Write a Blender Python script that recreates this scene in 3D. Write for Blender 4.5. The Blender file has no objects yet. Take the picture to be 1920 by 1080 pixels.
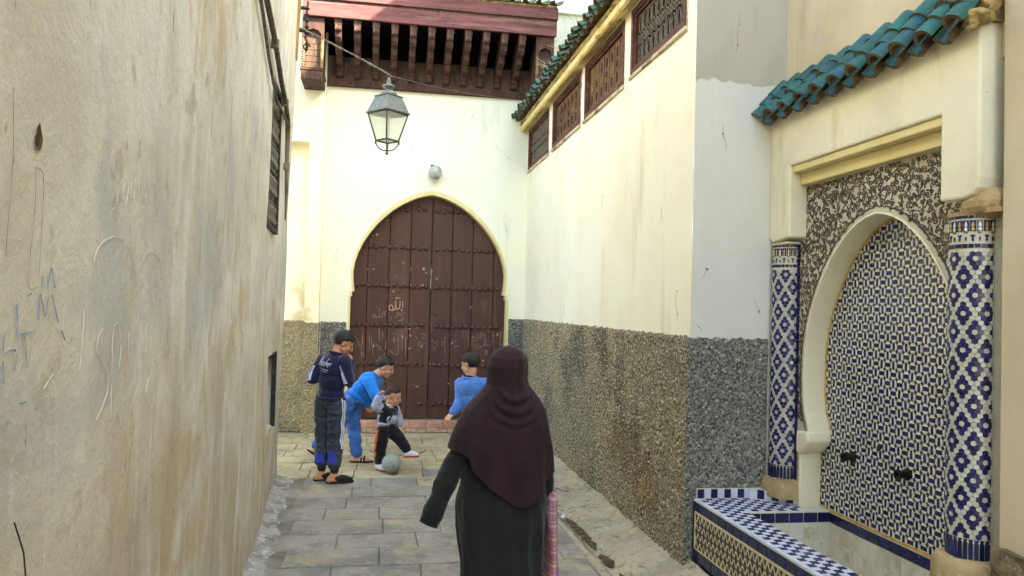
import bpy, math, random
import numpy as np
from math import sin, cos, pi, radians, sqrt, atan2
from mathutils import Vector, Matrix, noise as mnoise
from mathutils.bvhtree import BVHTree

random.seed(11)
rng = np.random.default_rng(11)
S = bpy.context.scene
C = S.collection

# ------------------------------------------------------------------ camera, sky, sun, exposure
cam_data = bpy.data.cameras.new('camera')
cam = bpy.data.objects.new('camera', cam_data)
C.objects.link(cam)
cam_data.sensor_width = 36.0
cam_data.lens = 1450 / 1920 * 36
cam_data.clip_start = 0.05
cam_data.clip_end = 1000
cam.matrix_world = Matrix(((0.98544, -0.03055, -0.16723, 0.0),
                           (-0.16789, -0.02039, -0.98559, 0.0),
                           (0.02670, 0.99933, -0.02522, 1.8),
                           (0, 0, 0, 1)))
S.camera = cam

SUN_TO = Vector((-1.0, 0.7, -0.92)).normalized()      # the way the sunlight travels
sun_elev = math.asin(-SUN_TO.z)
sun_az = atan2(-SUN_TO.x, -SUN_TO.y)
W = bpy.data.worlds.new('World')
S.world = W
W.use_nodes = True
wn = W.node_tree
bg = wn.nodes['Background']
sky = wn.nodes.new('ShaderNodeTexSky')
sky.sky_type = 'NISHITA'
sky.sun_disc = False
sky.sun_elevation = sun_elev
sky.sun_rotation = sun_az
sky.air_density = 1.0
sky.dust_density = 2.5
sky.ozone_density = 1.0
wn.links.new(sky.outputs[0], bg.inputs[0])
bg.inputs[1].default_value = 0.15
sl = bpy.data.lights.new('sun', 'SUN')
sl.energy = 4.5
sl.angle = radians(0.55)
sl.color = (1.0, 0.93, 0.80)
sun = bpy.data.objects.new('sun', sl)
C.objects.link(sun)
sun.location = (8, -6, 12)
sun.rotation_euler = SUN_TO.to_track_quat('-Z', 'Y').to_euler()
S.view_settings.view_transform = 'Standard'
S.view_settings.look = 'None'
S.view_settings.gamma = 1.0
S.view_settings.exposure = 3.1
S.view_settings.use_curve_mapping = False
S.view_settings.use_white_balance = True
S.view_settings.white_balance_temperature = 7000
S.view_settings.white_balance_tint = 6
S.cycles.use_denoising = True
S.cycles.max_bounces = 10
S.cycles.diffuse_bounces = 6

# ------------------------------------------------------------------ materials
def lin(c):
    return tuple(((x / 12.92) if x <= 0.04045 else ((x + 0.055) / 1.055) ** 2.4) for x in [v / 255 for v in c])

def mat(name, base, layers=(), rough=0.85, bump=(), rand=0.0, island=0.0, spec=0.3, metallic=0.0, sheen=0.0, shift=True, coat=0.0):
    """base colour, then layers of noise (scale, low, high, colour, amount, options), then a bump of summed noises (scale, metres)."""
    m = bpy.data.materials.new(name)
    m.use_nodes = True
    nt = m.node_tree
    N, L = nt.nodes, nt.links
    b = N['Principled BSDF']
    b.inputs['Roughness'].default_value = rough
    b.inputs['Specular IOR Level'].default_value = spec
    b.inputs['Metallic'].default_value = metallic
    if sheen: b.inputs['Sheen Weight'].default_value = sheen
    if coat: b.inputs['Coat Weight'].default_value = coat
    tc = N.new('ShaderNodeTexCoord')
    co = tc.outputs['Object']
    oi = N.new('ShaderNodeObjectInfo')
    geo = N.new('ShaderNodeNewGeometry')
    if shift and rand:
        v = N.new('ShaderNodeVectorMath'); v.operation = 'MULTIPLY_ADD'
        L.new(oi.outputs['Random'], v.inputs[0]); v.inputs[1].default_value = (13, 17, 11)
        L.new(co, v.inputs[2]); co = v.outputs[0]
    def noise(scale, detail=4.0, dist=0.0, vor=False):
        mp = N.new('ShaderNodeMapping')
        s = scale if isinstance(scale, tuple) else (scale,) * 3
        mp.inputs['Scale'].default_value = s
        L.new(co, mp.inputs[0])
        if vor:
            n = N.new('ShaderNodeTexVoronoi'); n.inputs['Scale'].default_value = 1
            L.new(mp.outputs[0], n.inputs['Vector']); return n.outputs['Distance']
        n = N.new('ShaderNodeTexNoise')
        n.inputs['Scale'].default_value = 1
        n.inputs['Detail'].default_value = detail
        n.inputs['Roughness'].default_value = 0.6
        n.inputs['Distortion'].default_value = dist
        L.new(mp.outputs[0], n.inputs['Vector'])
        return n.outputs['Fac']
    def mrange(x, a, bb, c, d):
        r = N.new('ShaderNodeMapRange'); r.clamp = True; r.interpolation_type = 'SMOOTHSTEP'
        L.new(x, r.inputs[0])
        for i, q in enumerate((a, bb, c, d)): r.inputs[1 + i].default_value = q
        return r.outputs[0]
    def mth(op, a, bb):
        n = N.new('ShaderNodeMath'); n.operation = op
        for i, q in enumerate((a, bb)):
            if isinstance(q, (int, float)): n.inputs[i].default_value = q
            else: L.new(q, n.inputs[i])
        return n.outputs[0]
    col = N.new('ShaderNodeRGB'); col.outputs[0].default_value = (*base, 1); col = col.outputs[0]
    sep = None
    for ly in layers:
        sc, lo, hi, c, amt = ly[:5]
        o = ly[5] if len(ly) > 5 else {}
        fac = mrange(noise(sc, o.get('d', 5.0), o.get('dist', 0.0), o.get('vor', False)), lo, hi, 0, amt) if sc else None
        for ax in 'XYZ':
            if ax in o:
                if sep is None:
                    sep = N.new('ShaderNodeSeparateXYZ'); L.new(tc.outputs['Object'], sep.inputs[0])
                z = sep.outputs[ax]
                r = o[ax]
                if len(r) > 2 and r[2]:
                    z = mth('ADD', z, mth('MULTIPLY', mth('SUBTRACT', noise(r[3] if len(r) > 3 else 3.0, 6), 0.5), r[2]))
                if r[0] < r[1]: f2 = mrange(z, r[0], r[1], 0, 1)
                else: f2 = mrange(z, r[1], r[0], 1, 0)
                fac = mth('MULTIPLY', fac, f2) if fac is not None else mth('MULTIPLY', f2, amt)
        mx = N.new('ShaderNodeMix'); mx.data_type = 'RGBA'
        L.new(fac, mx.inputs[0]); L.new(col, mx.inputs[6]); mx.inputs[7].default_value = (*c, 1)
        col = mx.outputs[2]
    if rand or island:
        f = None
        if rand:
            f = mth('MULTIPLY_ADD', oi.outputs['Random'], rand); f.node.inputs[2].default_value = 1 - rand / 2
        if island:
            g = mth('MULTIPLY_ADD', geo.outputs['Random Per Island'], island); g.node.inputs[2].default_value = 1 - island / 2
            f = g if f is None else mth('MULTIPLY', f, g)
        vm = N.new('ShaderNodeVectorMath'); vm.operation = 'SCALE'
        L.new(col, vm.inputs[0]); L.new(f, vm.inputs['Scale']); col = vm.outputs[0]
    L.new(col, b.inputs['Base Color'])
    if bump:
        h = None
        for sc, amp in bump:
            x = mth('MULTIPLY', noise(sc, 5.0), amp)
            h = x if h is None else mth('ADD', h, x)
        bn = N.new('ShaderNodeBump'); bn.inputs['Distance'].default_value = 1.0; bn.inputs['Strength'].default_value = 1.0
        L.new(h, bn.inputs['Height']); L.new(bn.outputs[0], b.inputs['Normal'])
    return m

def col(*c): return lin(c)

M = {}
M['left_plaster'] = mat('weathered plaster', col(207, 201, 184), [
    ((1, 1.0, 1.1), .40, .62, col(228, 224, 212), .8, {'d': 8}),
    ((1, 2.2, 2.0), .48, .66, col(188, 179, 156), .6, {'d': 9, 'dist': .4}),
    ((1, .9, .8), .53, .64, col(180, 181, 181), .65, {'d': 6, 'dist': .5}),
    ((1, 1.5, 1.0), .57, .65, col(194, 172, 130), .65, {'d': 7, 'dist': .8}),
    ((1, .9, .9), .40, .60, col(188, 173, 142), .72, {'Z': (1.75, 1.2, 1.2, 1.6), 'd': 8}),
    ((1, 4.5, 1.2), .48, .66, col(168, 151, 120), .45, {'Z': (1.8, 1.0, 1.0, 1.7), 'd': 9}),
    ((1, 5.5, .8), .54, .70, col(232, 229, 220), .6, {'d': 8}),
    ((1, 9, 1.1), .60, .72, col(162, 144, 114), .45, {'d': 8}),
    ((1, 5.0, 5.5), .58, .68, col(176, 164, 138), .6, {'d': 9}),
    ((1, 34, 9), .68, .72, col(96, 86, 72), .6, {'d': 3}),
    (52.0, .70, .75, col(110, 98, 78), .6, {'d': 4}),
    (None, 0, 0, col(150, 130, 98), .3, {'Z': (.40, .05, .5, 2.0)}),
], rough=.92, bump=[(3.0, .010), (11.0, .005), (45.0, .0030), (150.0, .0015), (400.0, .0006)], spec=.12)
M['cream'] = mat('cream paint', col(244, 240, 218), [
    (1.1, .40, .68, col(236, 228, 198), .6, {'d': 5}),
    ((3, 3, .5), .56, .72, col(214, 200, 162), .55, {'d': 6}),
    (32.0, .74, .78, col(176, 158, 118), .5),
], rough=.75, bump=[(3.0, .004), (40.0, .0006)])
M['pale'] = mat('pale gate wall paint', col(238, 238, 216), [
    (1.0, .45, .66, col(244, 240, 212), .7, {'d': 5}),
    ((3, 3, .6), .57, .70, col(196, 200, 184), .45, {'d': 6}),
    (3.0, .60, .66, col(206, 212, 214), .7, {'d': 2, 'X': (.8, 1.0), 'Z': (3.8, 4.3)}),
    (30.0, .73, .77, col(150, 140, 112), .6),
], rough=.8, bump=[(3.0, .004), (50.0, .0006)])
M['blue_wall'] = mat('pale blue paint over grey render', col(206, 205, 193), [
    (1.4, .42, .66, col(214, 212, 200), .7, {'d': 5}),
    (None, 0, 0, col(178, 172, 156), 1.0, {'Z': (3.375, 3.385, .28, 2.2)}),
    ((2, 2, 1), .45, .70, col(160, 156, 142), .7, {'Z': (3.37, 3.40, .28, 2.2), 'd': 7}),
    ((5, 5, .7), .60, .72, col(150, 158, 152), .4, {'d': 6}),
], rough=.82, bump=[(6.0, .003), (60.0, .001)])
M['beige'] = mat('beige render', col(206, 192, 160), [
    (1.2, .42, .64, col(190, 174, 140), .7, {'d': 6}),
    ((2.5, 2.5, .7), .54, .70, col(170, 150, 112), .55, {'d': 7}),
    (2.3, .60, .70, col(176, 176, 170), .5),
    (34.0, .72, .77, col(110, 92, 62), .5),
], rough=.9, bump=[(5.0, .006), (60.0, .0012)])
M['frame_white'] = mat('fountain surround plaster', col(232, 226, 196), [
    (1.8, .45, .66, col(214, 206, 176), .6, {'d': 6}),
    ((6, 6, 1.2), .58, .72, col(196, 176, 120), .45, {'d': 6}),
    (40.0, .72, .76, col(150, 136, 108), .5),
], rough=.8, bump=[(7.0, .004), (60.0, .0008)])
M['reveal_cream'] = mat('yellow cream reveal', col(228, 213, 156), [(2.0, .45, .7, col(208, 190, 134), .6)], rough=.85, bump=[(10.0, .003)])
M['dado'] = mat('rough pebbly render', col(148, 139, 114), [
    (0.9, .42, .62, col(170, 154, 116), .75, {'d': 5}),
    (1.1, .50, .62, col(96, 90, 76), .85, {'d': 6}),
    (60.0, .50, .58, col(58, 54, 44), .85, {'d': 3}),
    (52.0, .55, .61, col(220, 210, 180), .8, {'d': 3}),
    (110.0, .54, .62, col(64, 58, 46), .6, {'d': 2}),
    ((1, 1, 1), .54, .64, col(180, 142, 80), .35, {'Z': (1.2, .2, .6, 1.5)}),
], rough=.95, bump=[(38.0, .020), (90.0, .008)])
M['dado_grey'] = mat('rough grey render', col(126, 125, 115), [
    (1.3, .45, .64, col(148, 144, 126), .7, {'d': 5}),
    (60.0, .50, .58, col(52, 55, 54), .85, {'d': 3}),
    (52.0, .56, .62, col(190, 190, 180), .75, {'d': 3}),
    (150.0, .55, .65, col(50, 52, 50), .6, {'d': 2}),
], rough=.95, bump=[(38.0, .018), (90.0, .008)])
M['dado_ochre'] = mat('rough ochre render', col(156, 144, 112), [
    (1.2, .45, .64, col(130, 120, 96), .8, {'d': 5}),
    (60.0, .52, .62, col(74, 62, 38), .75, {'d': 3}),
    (50.0, .56, .64, col(206, 190, 142), .7, {'d': 3}),
], rough=.95, bump=[(38.0, .016), (90.0, .006)])
M['ochre'] = mat('ochre plaster edge', col(156, 122, 74), [(3.0, .45, .65, col(126, 94, 54), .7)], rough=.9, bump=[(20.0, .005)])
M['pilaster'] = mat('pale yellow plaster', col(246, 240, 210), [
    (1.2, .45, .66, col(242, 228, 178), .6, {'d': 5}),
    (2.4, .54, .66, col(196, 160, 92), .55, {'Z': (2.6, 1.5, .8), 'd': 6}),
], rough=.85, bump=[(6.0, .005), (50.0, .001)])
M['stone'] = mat('worn paving stone', col(156, 150, 136), [
    (1.7, .42, .60, col(126, 124, 117), .9, {'d': 7}),
    (2.4, .54, .66, col(178, 164, 128), .6, {'d': 7}),
    (6.0, .56, .66, col(112, 108, 100), .5, {'d': 9}),
    (13.0, .56, .68, col(180, 174, 158), .45, {'d': 8}),
    (30.0, .58, .68, col(96, 90, 80), .6, {'d': 6}),
    (70.0, .62, .70, col(64, 58, 50), .65, {'d': 4}),
], rough=.8, bump=[(5.0, .010), (22.0, .007), (90.0, .003)], rand=.12, spec=.18, shift=False)
M['stone_warm'] = mat('yellowish paving stone', col(178, 165, 132), [
    (1.6, .42, .60, col(154, 142, 110), .85, {'d': 7}),
    (2.2, .54, .64, col(188, 156, 98), .45, {'d': 7}),
    (7.0, .54, .64, col(128, 116, 88), .7, {'d': 9}),
    (18.0, .56, .66, col(206, 192, 152), .55, {'d': 7}),
    (60.0, .62, .70, col(84, 74, 56), .6, {'d': 4}),
], rough=.82, bump=[(5.0, .010), (22.0, .007), (90.0, .003)], rand=.12, spec=.18, shift=False)
M['mortar'] = mat('paving mortar', col(132, 126, 110), [(6.0, .42, .62, col(104, 98, 84), .8), (40.0, .6, .7, col(170, 160, 136), .5)], rough=.95, bump=[(30.0, .008)])
M['earth'] = mat('ground', col(120, 108, 86), [(2.0, .4, .6, col(96, 88, 72), .7)], rough=.95)
M['concrete'] = mat('patched concrete', col(176, 166, 140), [
    (2.5, .42, .62, col(150, 142, 120), .8, {'d': 6}),
    (5.0, .54, .64, col(196, 178, 134), .6, {'d': 6}),
    (14.0, .56, .66, col(104, 98, 82), .7, {'d': 6}),
    (60.0, .62, .70, col(66, 60, 48), .6, {'d': 3}),
    (30.0, .60, .68, col(214, 208, 190), .6, {'d': 4}),
], rough=.92, bump=[(9.0, .014), (40.0, .006), (120.0, .002)])
M['crust'] = mat('pale crusted mortar', col(162, 157, 148), [(5.0, .42, .60, col(126, 122, 114), .9, {'d': 8}), (14.0, .55, .64, col(206, 203, 196), .6, {'d': 8}), (50.0, .60, .68, col(70, 66, 58), .7, {'d': 4})], rough=.95, bump=[(14.0, .004), (60.0, .002)], spec=.05)
M['soil'] = mat('damp soil', col(100, 86, 62), [(12.0, .42, .62, col(64, 54, 38), .9), (45.0, .6, .68, col(116, 100, 70), .6)], rough=.95, bump=[(50.0, .010)])
M['brick'] = mat('pinkish step brick', col(198, 150, 128), [(7.0, .42, .64, col(176, 124, 102), .8, {'d': 6}), (20.0, .56, .68, col(208, 168, 140), .6), (50.0, .64, .72, col(90, 70, 56), .6)],
                 rough=.85, bump=[(24.0, .005)], rand=.22)
M['step_mortar'] = mat('step mortar', col(186, 160, 134), [(8.0, .45, .65, col(130, 110, 92), .8)], rough=.95, bump=[(30.0, .006)])
M['door'] = mat('oxblood door paint', col(82, 54, 44), [
    ((2, 2, .5), .42, .64, col(70, 44, 36), .8, {'d': 6}),
    ((14, 14, .8), .52, .68, col(98, 66, 54), .6, {'d': 6}),
    (1.6, .58, .70, col(112, 82, 70), .55, {'d': 7}),
    (9.0, .66, .72, col(140, 116, 100), .5, {'d': 5}),
], rough=.62, bump=[((30, 30, 1.4), .003), (12.0, .0015)], rand=.14, spec=.35)
M['stud'] = mat('painted iron stud', col(74, 44, 38), [(30.0, .5, .66, col(100, 66, 56), .7)], rough=.45, spec=.5)
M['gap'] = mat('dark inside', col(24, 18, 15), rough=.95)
M['black_void'] = mat('unlit interior board', col(18, 16, 15), rough=.95)  # near-black colour stands in for the darkness inside the wall openings
M['chalk'] = mat('chalk', col(170, 156, 146), [(60.0, .42, .62, col(150, 126, 112), .8)], rough=.95)
M['chalk_peach'] = mat('peach chalk', col(222, 176, 146), [(60.0, .42, .62, col(180, 130, 104), .7)], rough=.95)
M['chalk_wall'] = mat('white wall scrawl', col(212, 207, 194), [(40.0, .42, .60, col(190, 184, 168), .8)], rough=.95)
M['blue_ink'] = mat('blue wall scrawl', col(112, 136, 166), [(40.0, .42, .60, col(160, 164, 160), .8)], rough=.95)
M['wood_red'] = mat('faded red canopy wood', col(112, 70, 68), [
    ((1.2, 6, 14), .44, .64, col(82, 52, 50), .8, {'d': 7}),
    ((1.5, 5, 22), .54, .66, col(144, 106, 100), .55, {'d': 7}),
    ((4, 9, 40), .60, .68, col(52, 32, 30), .8, {'d': 5}),
    (6.0, .60, .70, col(74, 50, 44), .6),
], rough=.82, bump=[((3, 10, 50), .004), (40.0, .001)])
M['wood_dark'] = mat('dark red brown wood', col(82, 56, 48), [
    ((9, 9, 2), .44, .64, col(58, 40, 34), .8, {'d': 6}), ((22, 22, 3), .56, .66, col(116, 86, 72), .6, {'d': 7}), (8.0, .60, .70, col(38, 27, 23), .6)], rough=.85, bump=[((40, 40, 4), .004), (14.0, .006)])
M['wood_brown'] = mat('weathered brown wood', col(92, 72, 58), [
    ((9, 9, 2), .44, .64, col(66, 50, 40), .8, {'d': 6}),
    ((22, 22, 3), .55, .66, col(128, 96, 72), .6, {'d': 7}),
    (8.0, .60, .70, col(44, 30, 24), .6),
], rough=.85, bump=[((40, 40, 4), .003)])
M['wood_bead'] = mat('worn pale turned wood', col(150, 122, 92), [(16.0, .45, .65, col(84, 58, 42), .8)], rough=.85, bump=[(40.0, .003)])
M['frame_wood'] = mat('dark red window wood', col(98, 58, 48), [
    ((6, 2, 12), .44, .62, col(70, 38, 32), .8, {'d': 6}), ((30, 8, 30), .58, .68, col(140, 100, 84), .7, {'d': 5})], rough=.75, bump=[((20, 6, 40), .002)])
M['shutter'] = mat('brown carved shutter', col(112, 84, 58), [
    ((6, 12, 3), .44, .64, col(88, 62, 42), .8, {'d': 6}), ((10, 30, 6), .56, .66, col(142, 116, 84), .6, {'d': 6})], rough=.8, bump=[((10, 40, 8), .003)])
M['drop'] = mat('dark carved inlay', col(58, 40, 28), [(30.0, .5, .65, col(84, 60, 42), .6)], rough=.8)
M['sill'] = mat('cracked white mortar', col(206, 192, 160), [((8, 4, 8), .48, .62, col(110, 92, 74), .75, {'d': 6})], rough=.92, bump=[(30.0, .006)])
M['iron'] = mat('weathered iron grille', col(128, 120, 104), [(30.0, .45, .62, col(84, 76, 64), .8)], rough=.65, spec=.4, metallic=.2)
M['iron_dark'] = mat('black iron', col(44, 42, 38), [(30.0, .5, .65, col(90, 82, 68), .6)], rough=.6, metallic=.3)
M['cable'] = mat('grey cable', col(120, 116, 106), [(40.0, .45, .65, col(70, 66, 58), .8)], rough=.7)
M['pipe'] = mat('grey conduit', col(112, 102, 84), [((20, 20, 8), .45, .62, col(70, 62, 50), .8)], rough=.85, bump=[(40.0, .004)])
M['lamp_metal'] = mat('painted lantern metal', col(112, 118, 112), [(20.0, .45, .65, col(84, 86, 78), .6)], rough=.5, metallic=.35, spec=.5)
M['lamp_bar'] = mat('bronze lantern bar', col(86, 80, 58), [(20.0, .45, .65, col(60, 56, 42), .6)], rough=.5, metallic=.3, spec=.5)
M['eave_plaster'] = mat('yellow eave plaster', col(232, 212, 148), [
    ((4, 3, 6), .48, .64, col(200, 170, 96), .8, {'d': 6}), ((8, 5, 14), .60, .68, col(110, 92, 60), .7, {'d': 5})], rough=.9, bump=[(14.0, .010), (50.0, .003)])
M['mud'] = mat('crumbling eave mortar', col(170, 148, 96), [((12, 6, 18), .46, .62, col(90, 78, 50), .85, {'d': 6})], rough=.95, bump=[(20.0, .014)])
GLAZE = [(None)]
M['glaze'] = mat('green roof glaze', col(12, 84, 72), [
    (6.0, .45, .62, col(10, 68, 84), .8, {'d': 4}), (14.0, .56, .66, col(26, 108, 92), .6), (20.0, .56, .66, col(46, 72, 56), .75, {'d': 7}), (50.0, .60, .68, col(96, 92, 70), .7, {'d': 5})],
    rough=.42, bump=[(16.0, .004), (60.0, .0015)], rand=.6, spec=.45)
M['glaze_dull'] = mat('dull green roof glaze', col(40, 98, 78), [
    (6.0, .45, .62, col(60, 82, 58), .85, {'d': 4}), (20.0, .56, .66, col(20, 124, 112), .7), (34.0, .62, .70, col(86, 84, 60), .7)],
    rough=.45, bump=[(16.0, .003)], rand=.5, spec=.4)
M['clay'] = mat('grey brown tile clay', col(108, 92, 68), [(12.0, .44, .62, col(74, 64, 50), .85, {'d': 6}), (34.0, .60, .68, col(150, 136, 108), .6)], rough=.95, bump=[(30.0, .006)], rand=.25)
M['grout'] = mat('cream grout', col(206, 202, 182), [(9.0, .45, .65, col(186, 178, 150), .7), (40.0, .62, .7, col(120, 112, 88), .6)], rough=.85, bump=[(60.0, .0015)])
M['tile_white'] = mat('white glazed zellige', col(222, 222, 208), [(9.0, .48, .66, col(206, 202, 176), .7)], rough=.3, island=.18, rand=.1, spec=.5)
M['tile_grey'] = mat('grey white hexagon tile', col(186, 184, 168), [(14.0, .5, .66, col(164, 158, 136), .6)], rough=.32, island=.2, rand=.1, spec=.5)
M['tile_blue'] = mat('cobalt glazed zellige', col(36, 36, 92), [(30.0, .5, .66, col(26, 28, 62), .8), (80.0, .66, .72, col(120, 124, 150), .6)], rough=.25, island=.7, rand=.7, spec=.5)
M['tile_navy'] = mat('navy glazed tile', col(24, 26, 66), [(10.0, .45, .65, col(34, 40, 96), .7), (40.0, .66, .72, col(110, 116, 140), .7)], rough=.25, island=.6, rand=.6, spec=.5)
M['tile_black'] = mat('near black glazed piece', col(34, 34, 46), rough=.3, island=.6, rand=.4, spec=.5)
M['tile_yellow'] = mat('yellow glazed trim', col(190, 152, 58), [(12.0, .45, .65, col(206, 186, 116), .8)], rough=.4, island=.2, rand=.2, spec=.5)
M['tile_lightblue'] = mat('white blue checker tile', col(204, 210, 220), [(14.0, .5, .66, col(180, 186, 194), .6)], rough=.3, rand=.16, island=.16, spec=.5)
M['tile_stained'] = mat('stained white basin tile', col(206, 203, 188), [(4.0, .45, .64, col(176, 170, 146), .8, {'d': 6}), (9.0, .58, .68, col(150, 142, 118), .6, {'d': 6})], rough=.5, rand=.14, bump=[(20.0, .002)])
M['lattice_cream'] = mat('cream lattice tile', col(214, 204, 166), [(14.0, .45, .65, col(194, 180, 138), .7)], rough=.45, island=.15, spec=.4)
M['lattice_dark'] = mat('dark lattice tile', col(40, 40, 50), [(14.0, .5, .66, col(64, 60, 52), .6)], rough=.35, rand=.5, island=.5, spec=.4)
M['lattice_brown'] = mat('brown lattice tile', col(120, 74, 36), rough=.45, island=.3)
M['carved_base'] = mat('carved panel ground', col(198, 192, 174), [
    (3.0, .45, .62, col(180, 168, 146), .8, {'d': 5}), (2.5, .56, .66, col(196, 168, 108), .5), (60.0, .6, .7, col(120, 104, 84), .5)], rough=.8, bump=[(40.0, .004)])
M['carved_dark'] = mat('dark scrollwork', col(88, 80, 66), [(20.0, .5, .66, col(126, 115, 94), .7)], rough=.7, bump=[(60.0, .002)])
M['plinth'] = mat('tan stone plinth', col(176, 154, 112), [(6.0, .45, .64, col(148, 126, 88), .8, {'d': 6}), (20.0, .58, .68, col(206, 182, 142), .6)], rough=.9, bump=[(14.0, .010), (50.0, .003)])
M['rubble'] = mat('rubble masonry', col(120, 104, 74), [(5.0, .44, .62, col(84, 74, 54), .9, {'d': 6}), (14.0, .55, .65, col(160, 144, 108), .7), (30.0, .6, .68, col(50, 44, 32), .8)], rough=.97, bump=[(8.0, .05), (30.0, .02)])
M['spout'] = mat('dark bronze spout', col(36, 32, 28), [(40.0, .5, .66, col(80, 70, 52), .6)], rough=.5, metallic=.4)
M['cast_iron'] = mat('cast iron cover', col(158, 146, 112), [(20.0, .45, .65, col(124, 114, 88), .8), (60.0, .6, .7, col(160, 146, 112), .5)], rough=.75, bump=[(60.0, .003)])
M['ball'] = mat('scuffed grey green ball', col(148, 158, 146), [(7.0, .45, .64, col(124, 134, 124), .8, {'d': 6}), (20.0, .6, .7, col(180, 186, 174), .6)], rough=.7, bump=[(30.0, .002)])
M['skin'] = mat('tanned skin', col(196, 140, 106), [(9.0, .45, .65, col(180, 120, 90), .5)], rough=.55, spec=.35)
M['skin_light'] = mat('child skin', col(210, 158, 128), [(9.0, .45, .65, col(200, 136, 112), .5)], rough=.55, spec=.35)
M['hair'] = mat('short black hair', col(30, 25, 22), [(90.0, .45, .62, col(58, 48, 40), .7)], rough=.6, bump=[(160.0, .004)], spec=.4)
M['hair_brown'] = mat('short dark brown hair', col(58, 42, 30), [(90.0, .45, .62, col(86, 64, 46), .7)], rough=.65, bump=[(160.0, .004)], spec=.35)
M['eye'] = mat('dark eye', col(30, 22, 18), rough=.25, spec=.5)
M['mouth'] = mat('lips', col(168, 92, 80), rough=.5)
def cloth(name, c, c2, sc=14.0, sheen=.15, rough=.9, weave=260.0, amp=.0035):
    return mat(name, col(*c), [(sc, .44, .64, col(*c2), .7, {'d': 5})], rough=rough, bump=[(sc, amp * 2), (weave, .0006)], sheen=sheen, spec=.2)
M['navy'] = cloth('navy jacket', (30, 32, 62), (22, 24, 46))
M['jacket_white'] = cloth('pale lilac sleeve panel', (198, 204, 236), (176, 184, 222))
M['track_grey'] = cloth('slate tracksuit', (58, 66, 80), (42, 50, 64), sheen=.05, rough=.55)
M['royal'] = cloth('royal blue panel', (44, 62, 182), (36, 50, 150))
M['cuff'] = cloth('ribbed plum cuff', (46, 36, 50), (34, 26, 38))
M['white_stripe'] = mat('white stripe', col(226, 230, 240), rough=.8)
M['orange_stripe'] = mat('orange stripe', col(240, 106, 44), rough=.8)
M['letter'] = mat('pale jacket lettering', col(190, 200, 232), rough=.85)
M['blue_sweater'] = cloth('bright blue sweater', (32, 128, 222), (24, 106, 196))
M['jeans'] = mat('washed denim', col(64, 110, 178), [(5.0, .45, .62, col(46, 84, 148), .8), (7.0, .56, .66, col(120, 160, 212), .7), (40.0, .5, .7, col(54, 94, 158), .4)], rough=.9, bump=[(14.0, .008), (300.0, .0006)])
M['fleece'] = cloth('mid blue fleece', (80, 126, 200), (64, 106, 180), sheen=.4)
M['collar_dark'] = cloth('dark collar', (34, 44, 52), (26, 34, 42))
M['black_cloth'] = cloth('black cloth', (28, 27, 30), (20, 19, 22))
M['grey_sleeve'] = cloth('heather grey cotton', (164, 168, 184), (140, 144, 162))
M['dark_trouser'] = cloth('dark trousers', (48, 50, 62), (38, 40, 50))
M['sandal'] = mat('black sandal', col(30, 27, 26), [(40.0, .5, .65, col(50, 46, 44), .6)], rough=.7)
M['strap'] = mat('striped sandal strap', col(176, 176, 184), rough=.7)
M['shoe_white'] = mat('white trainer', col(214, 212, 218), [(20.0, .5, .66, col(180, 178, 190), .6)], rough=.6)
M['sole_red'] = mat('red trainer sole', col(176, 52, 56), rough=.7)
M['sock'] = mat('dark sock', col(40, 38, 44), rough=.9)
M['hijab'] = cloth('plum hijab cloth', (45, 28, 31), (35, 21, 24), sc=5.0, sheen=.06, weave=420.0, amp=.004)
M['dress'] = mat('charcoal green wool', col(29, 34, 31), [(5.0, .44, .64, col(21, 25, 24), .7, {'d': 5}), (220.0, .58, .68, col(54, 59, 53), .5)], rough=.95, bump=[(6.0, .006), (260.0, .0012)], sheen=.12, spec=.2)
M['litter'] = mat('white plastic scrap', col(206, 212, 226), [(60.0, .5, .6, col(70, 84, 130), .6)], rough=.5)
M['leaf'] = mat('dry leaf scrap', col(92, 84, 54), [(40.0, .45, .65, col(60, 56, 38), .8)], rough=.9, island=.5)
M['twig'] = mat('dry twig', col(40, 34, 28), rough=.9)
M['scratch'] = mat('scratched plaster', col(134, 120, 98), [(30.0, .4, .6, col(160, 146, 122), .8)], rough=.95)
M['straw'] = mat('dry straw', col(190, 176, 132), rough=.9)

def glass_mat():
    m = bpy.data.materials.new('lantern glass')
    m.use_nodes = True
    N, L = m.node_tree.nodes, m.node_tree.links
    b = N['Principled BSDF']
    b.inputs['Base Color'].default_value = (.95, .96, .90, 1)
    b.inputs['Roughness'].default_value = .35
    b.inputs['Transmission Weight'].default_value = .82
    b.inputs['IOR'].default_value = 1.04
    return m
M['glass'] = glass_mat()
M['globe'] = mat('frosted lamp globe', col(168, 172, 168), [(8.0, .45, .65, col(140, 144, 142), .6)], rough=.22, spec=.6, coat=.3)

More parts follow.
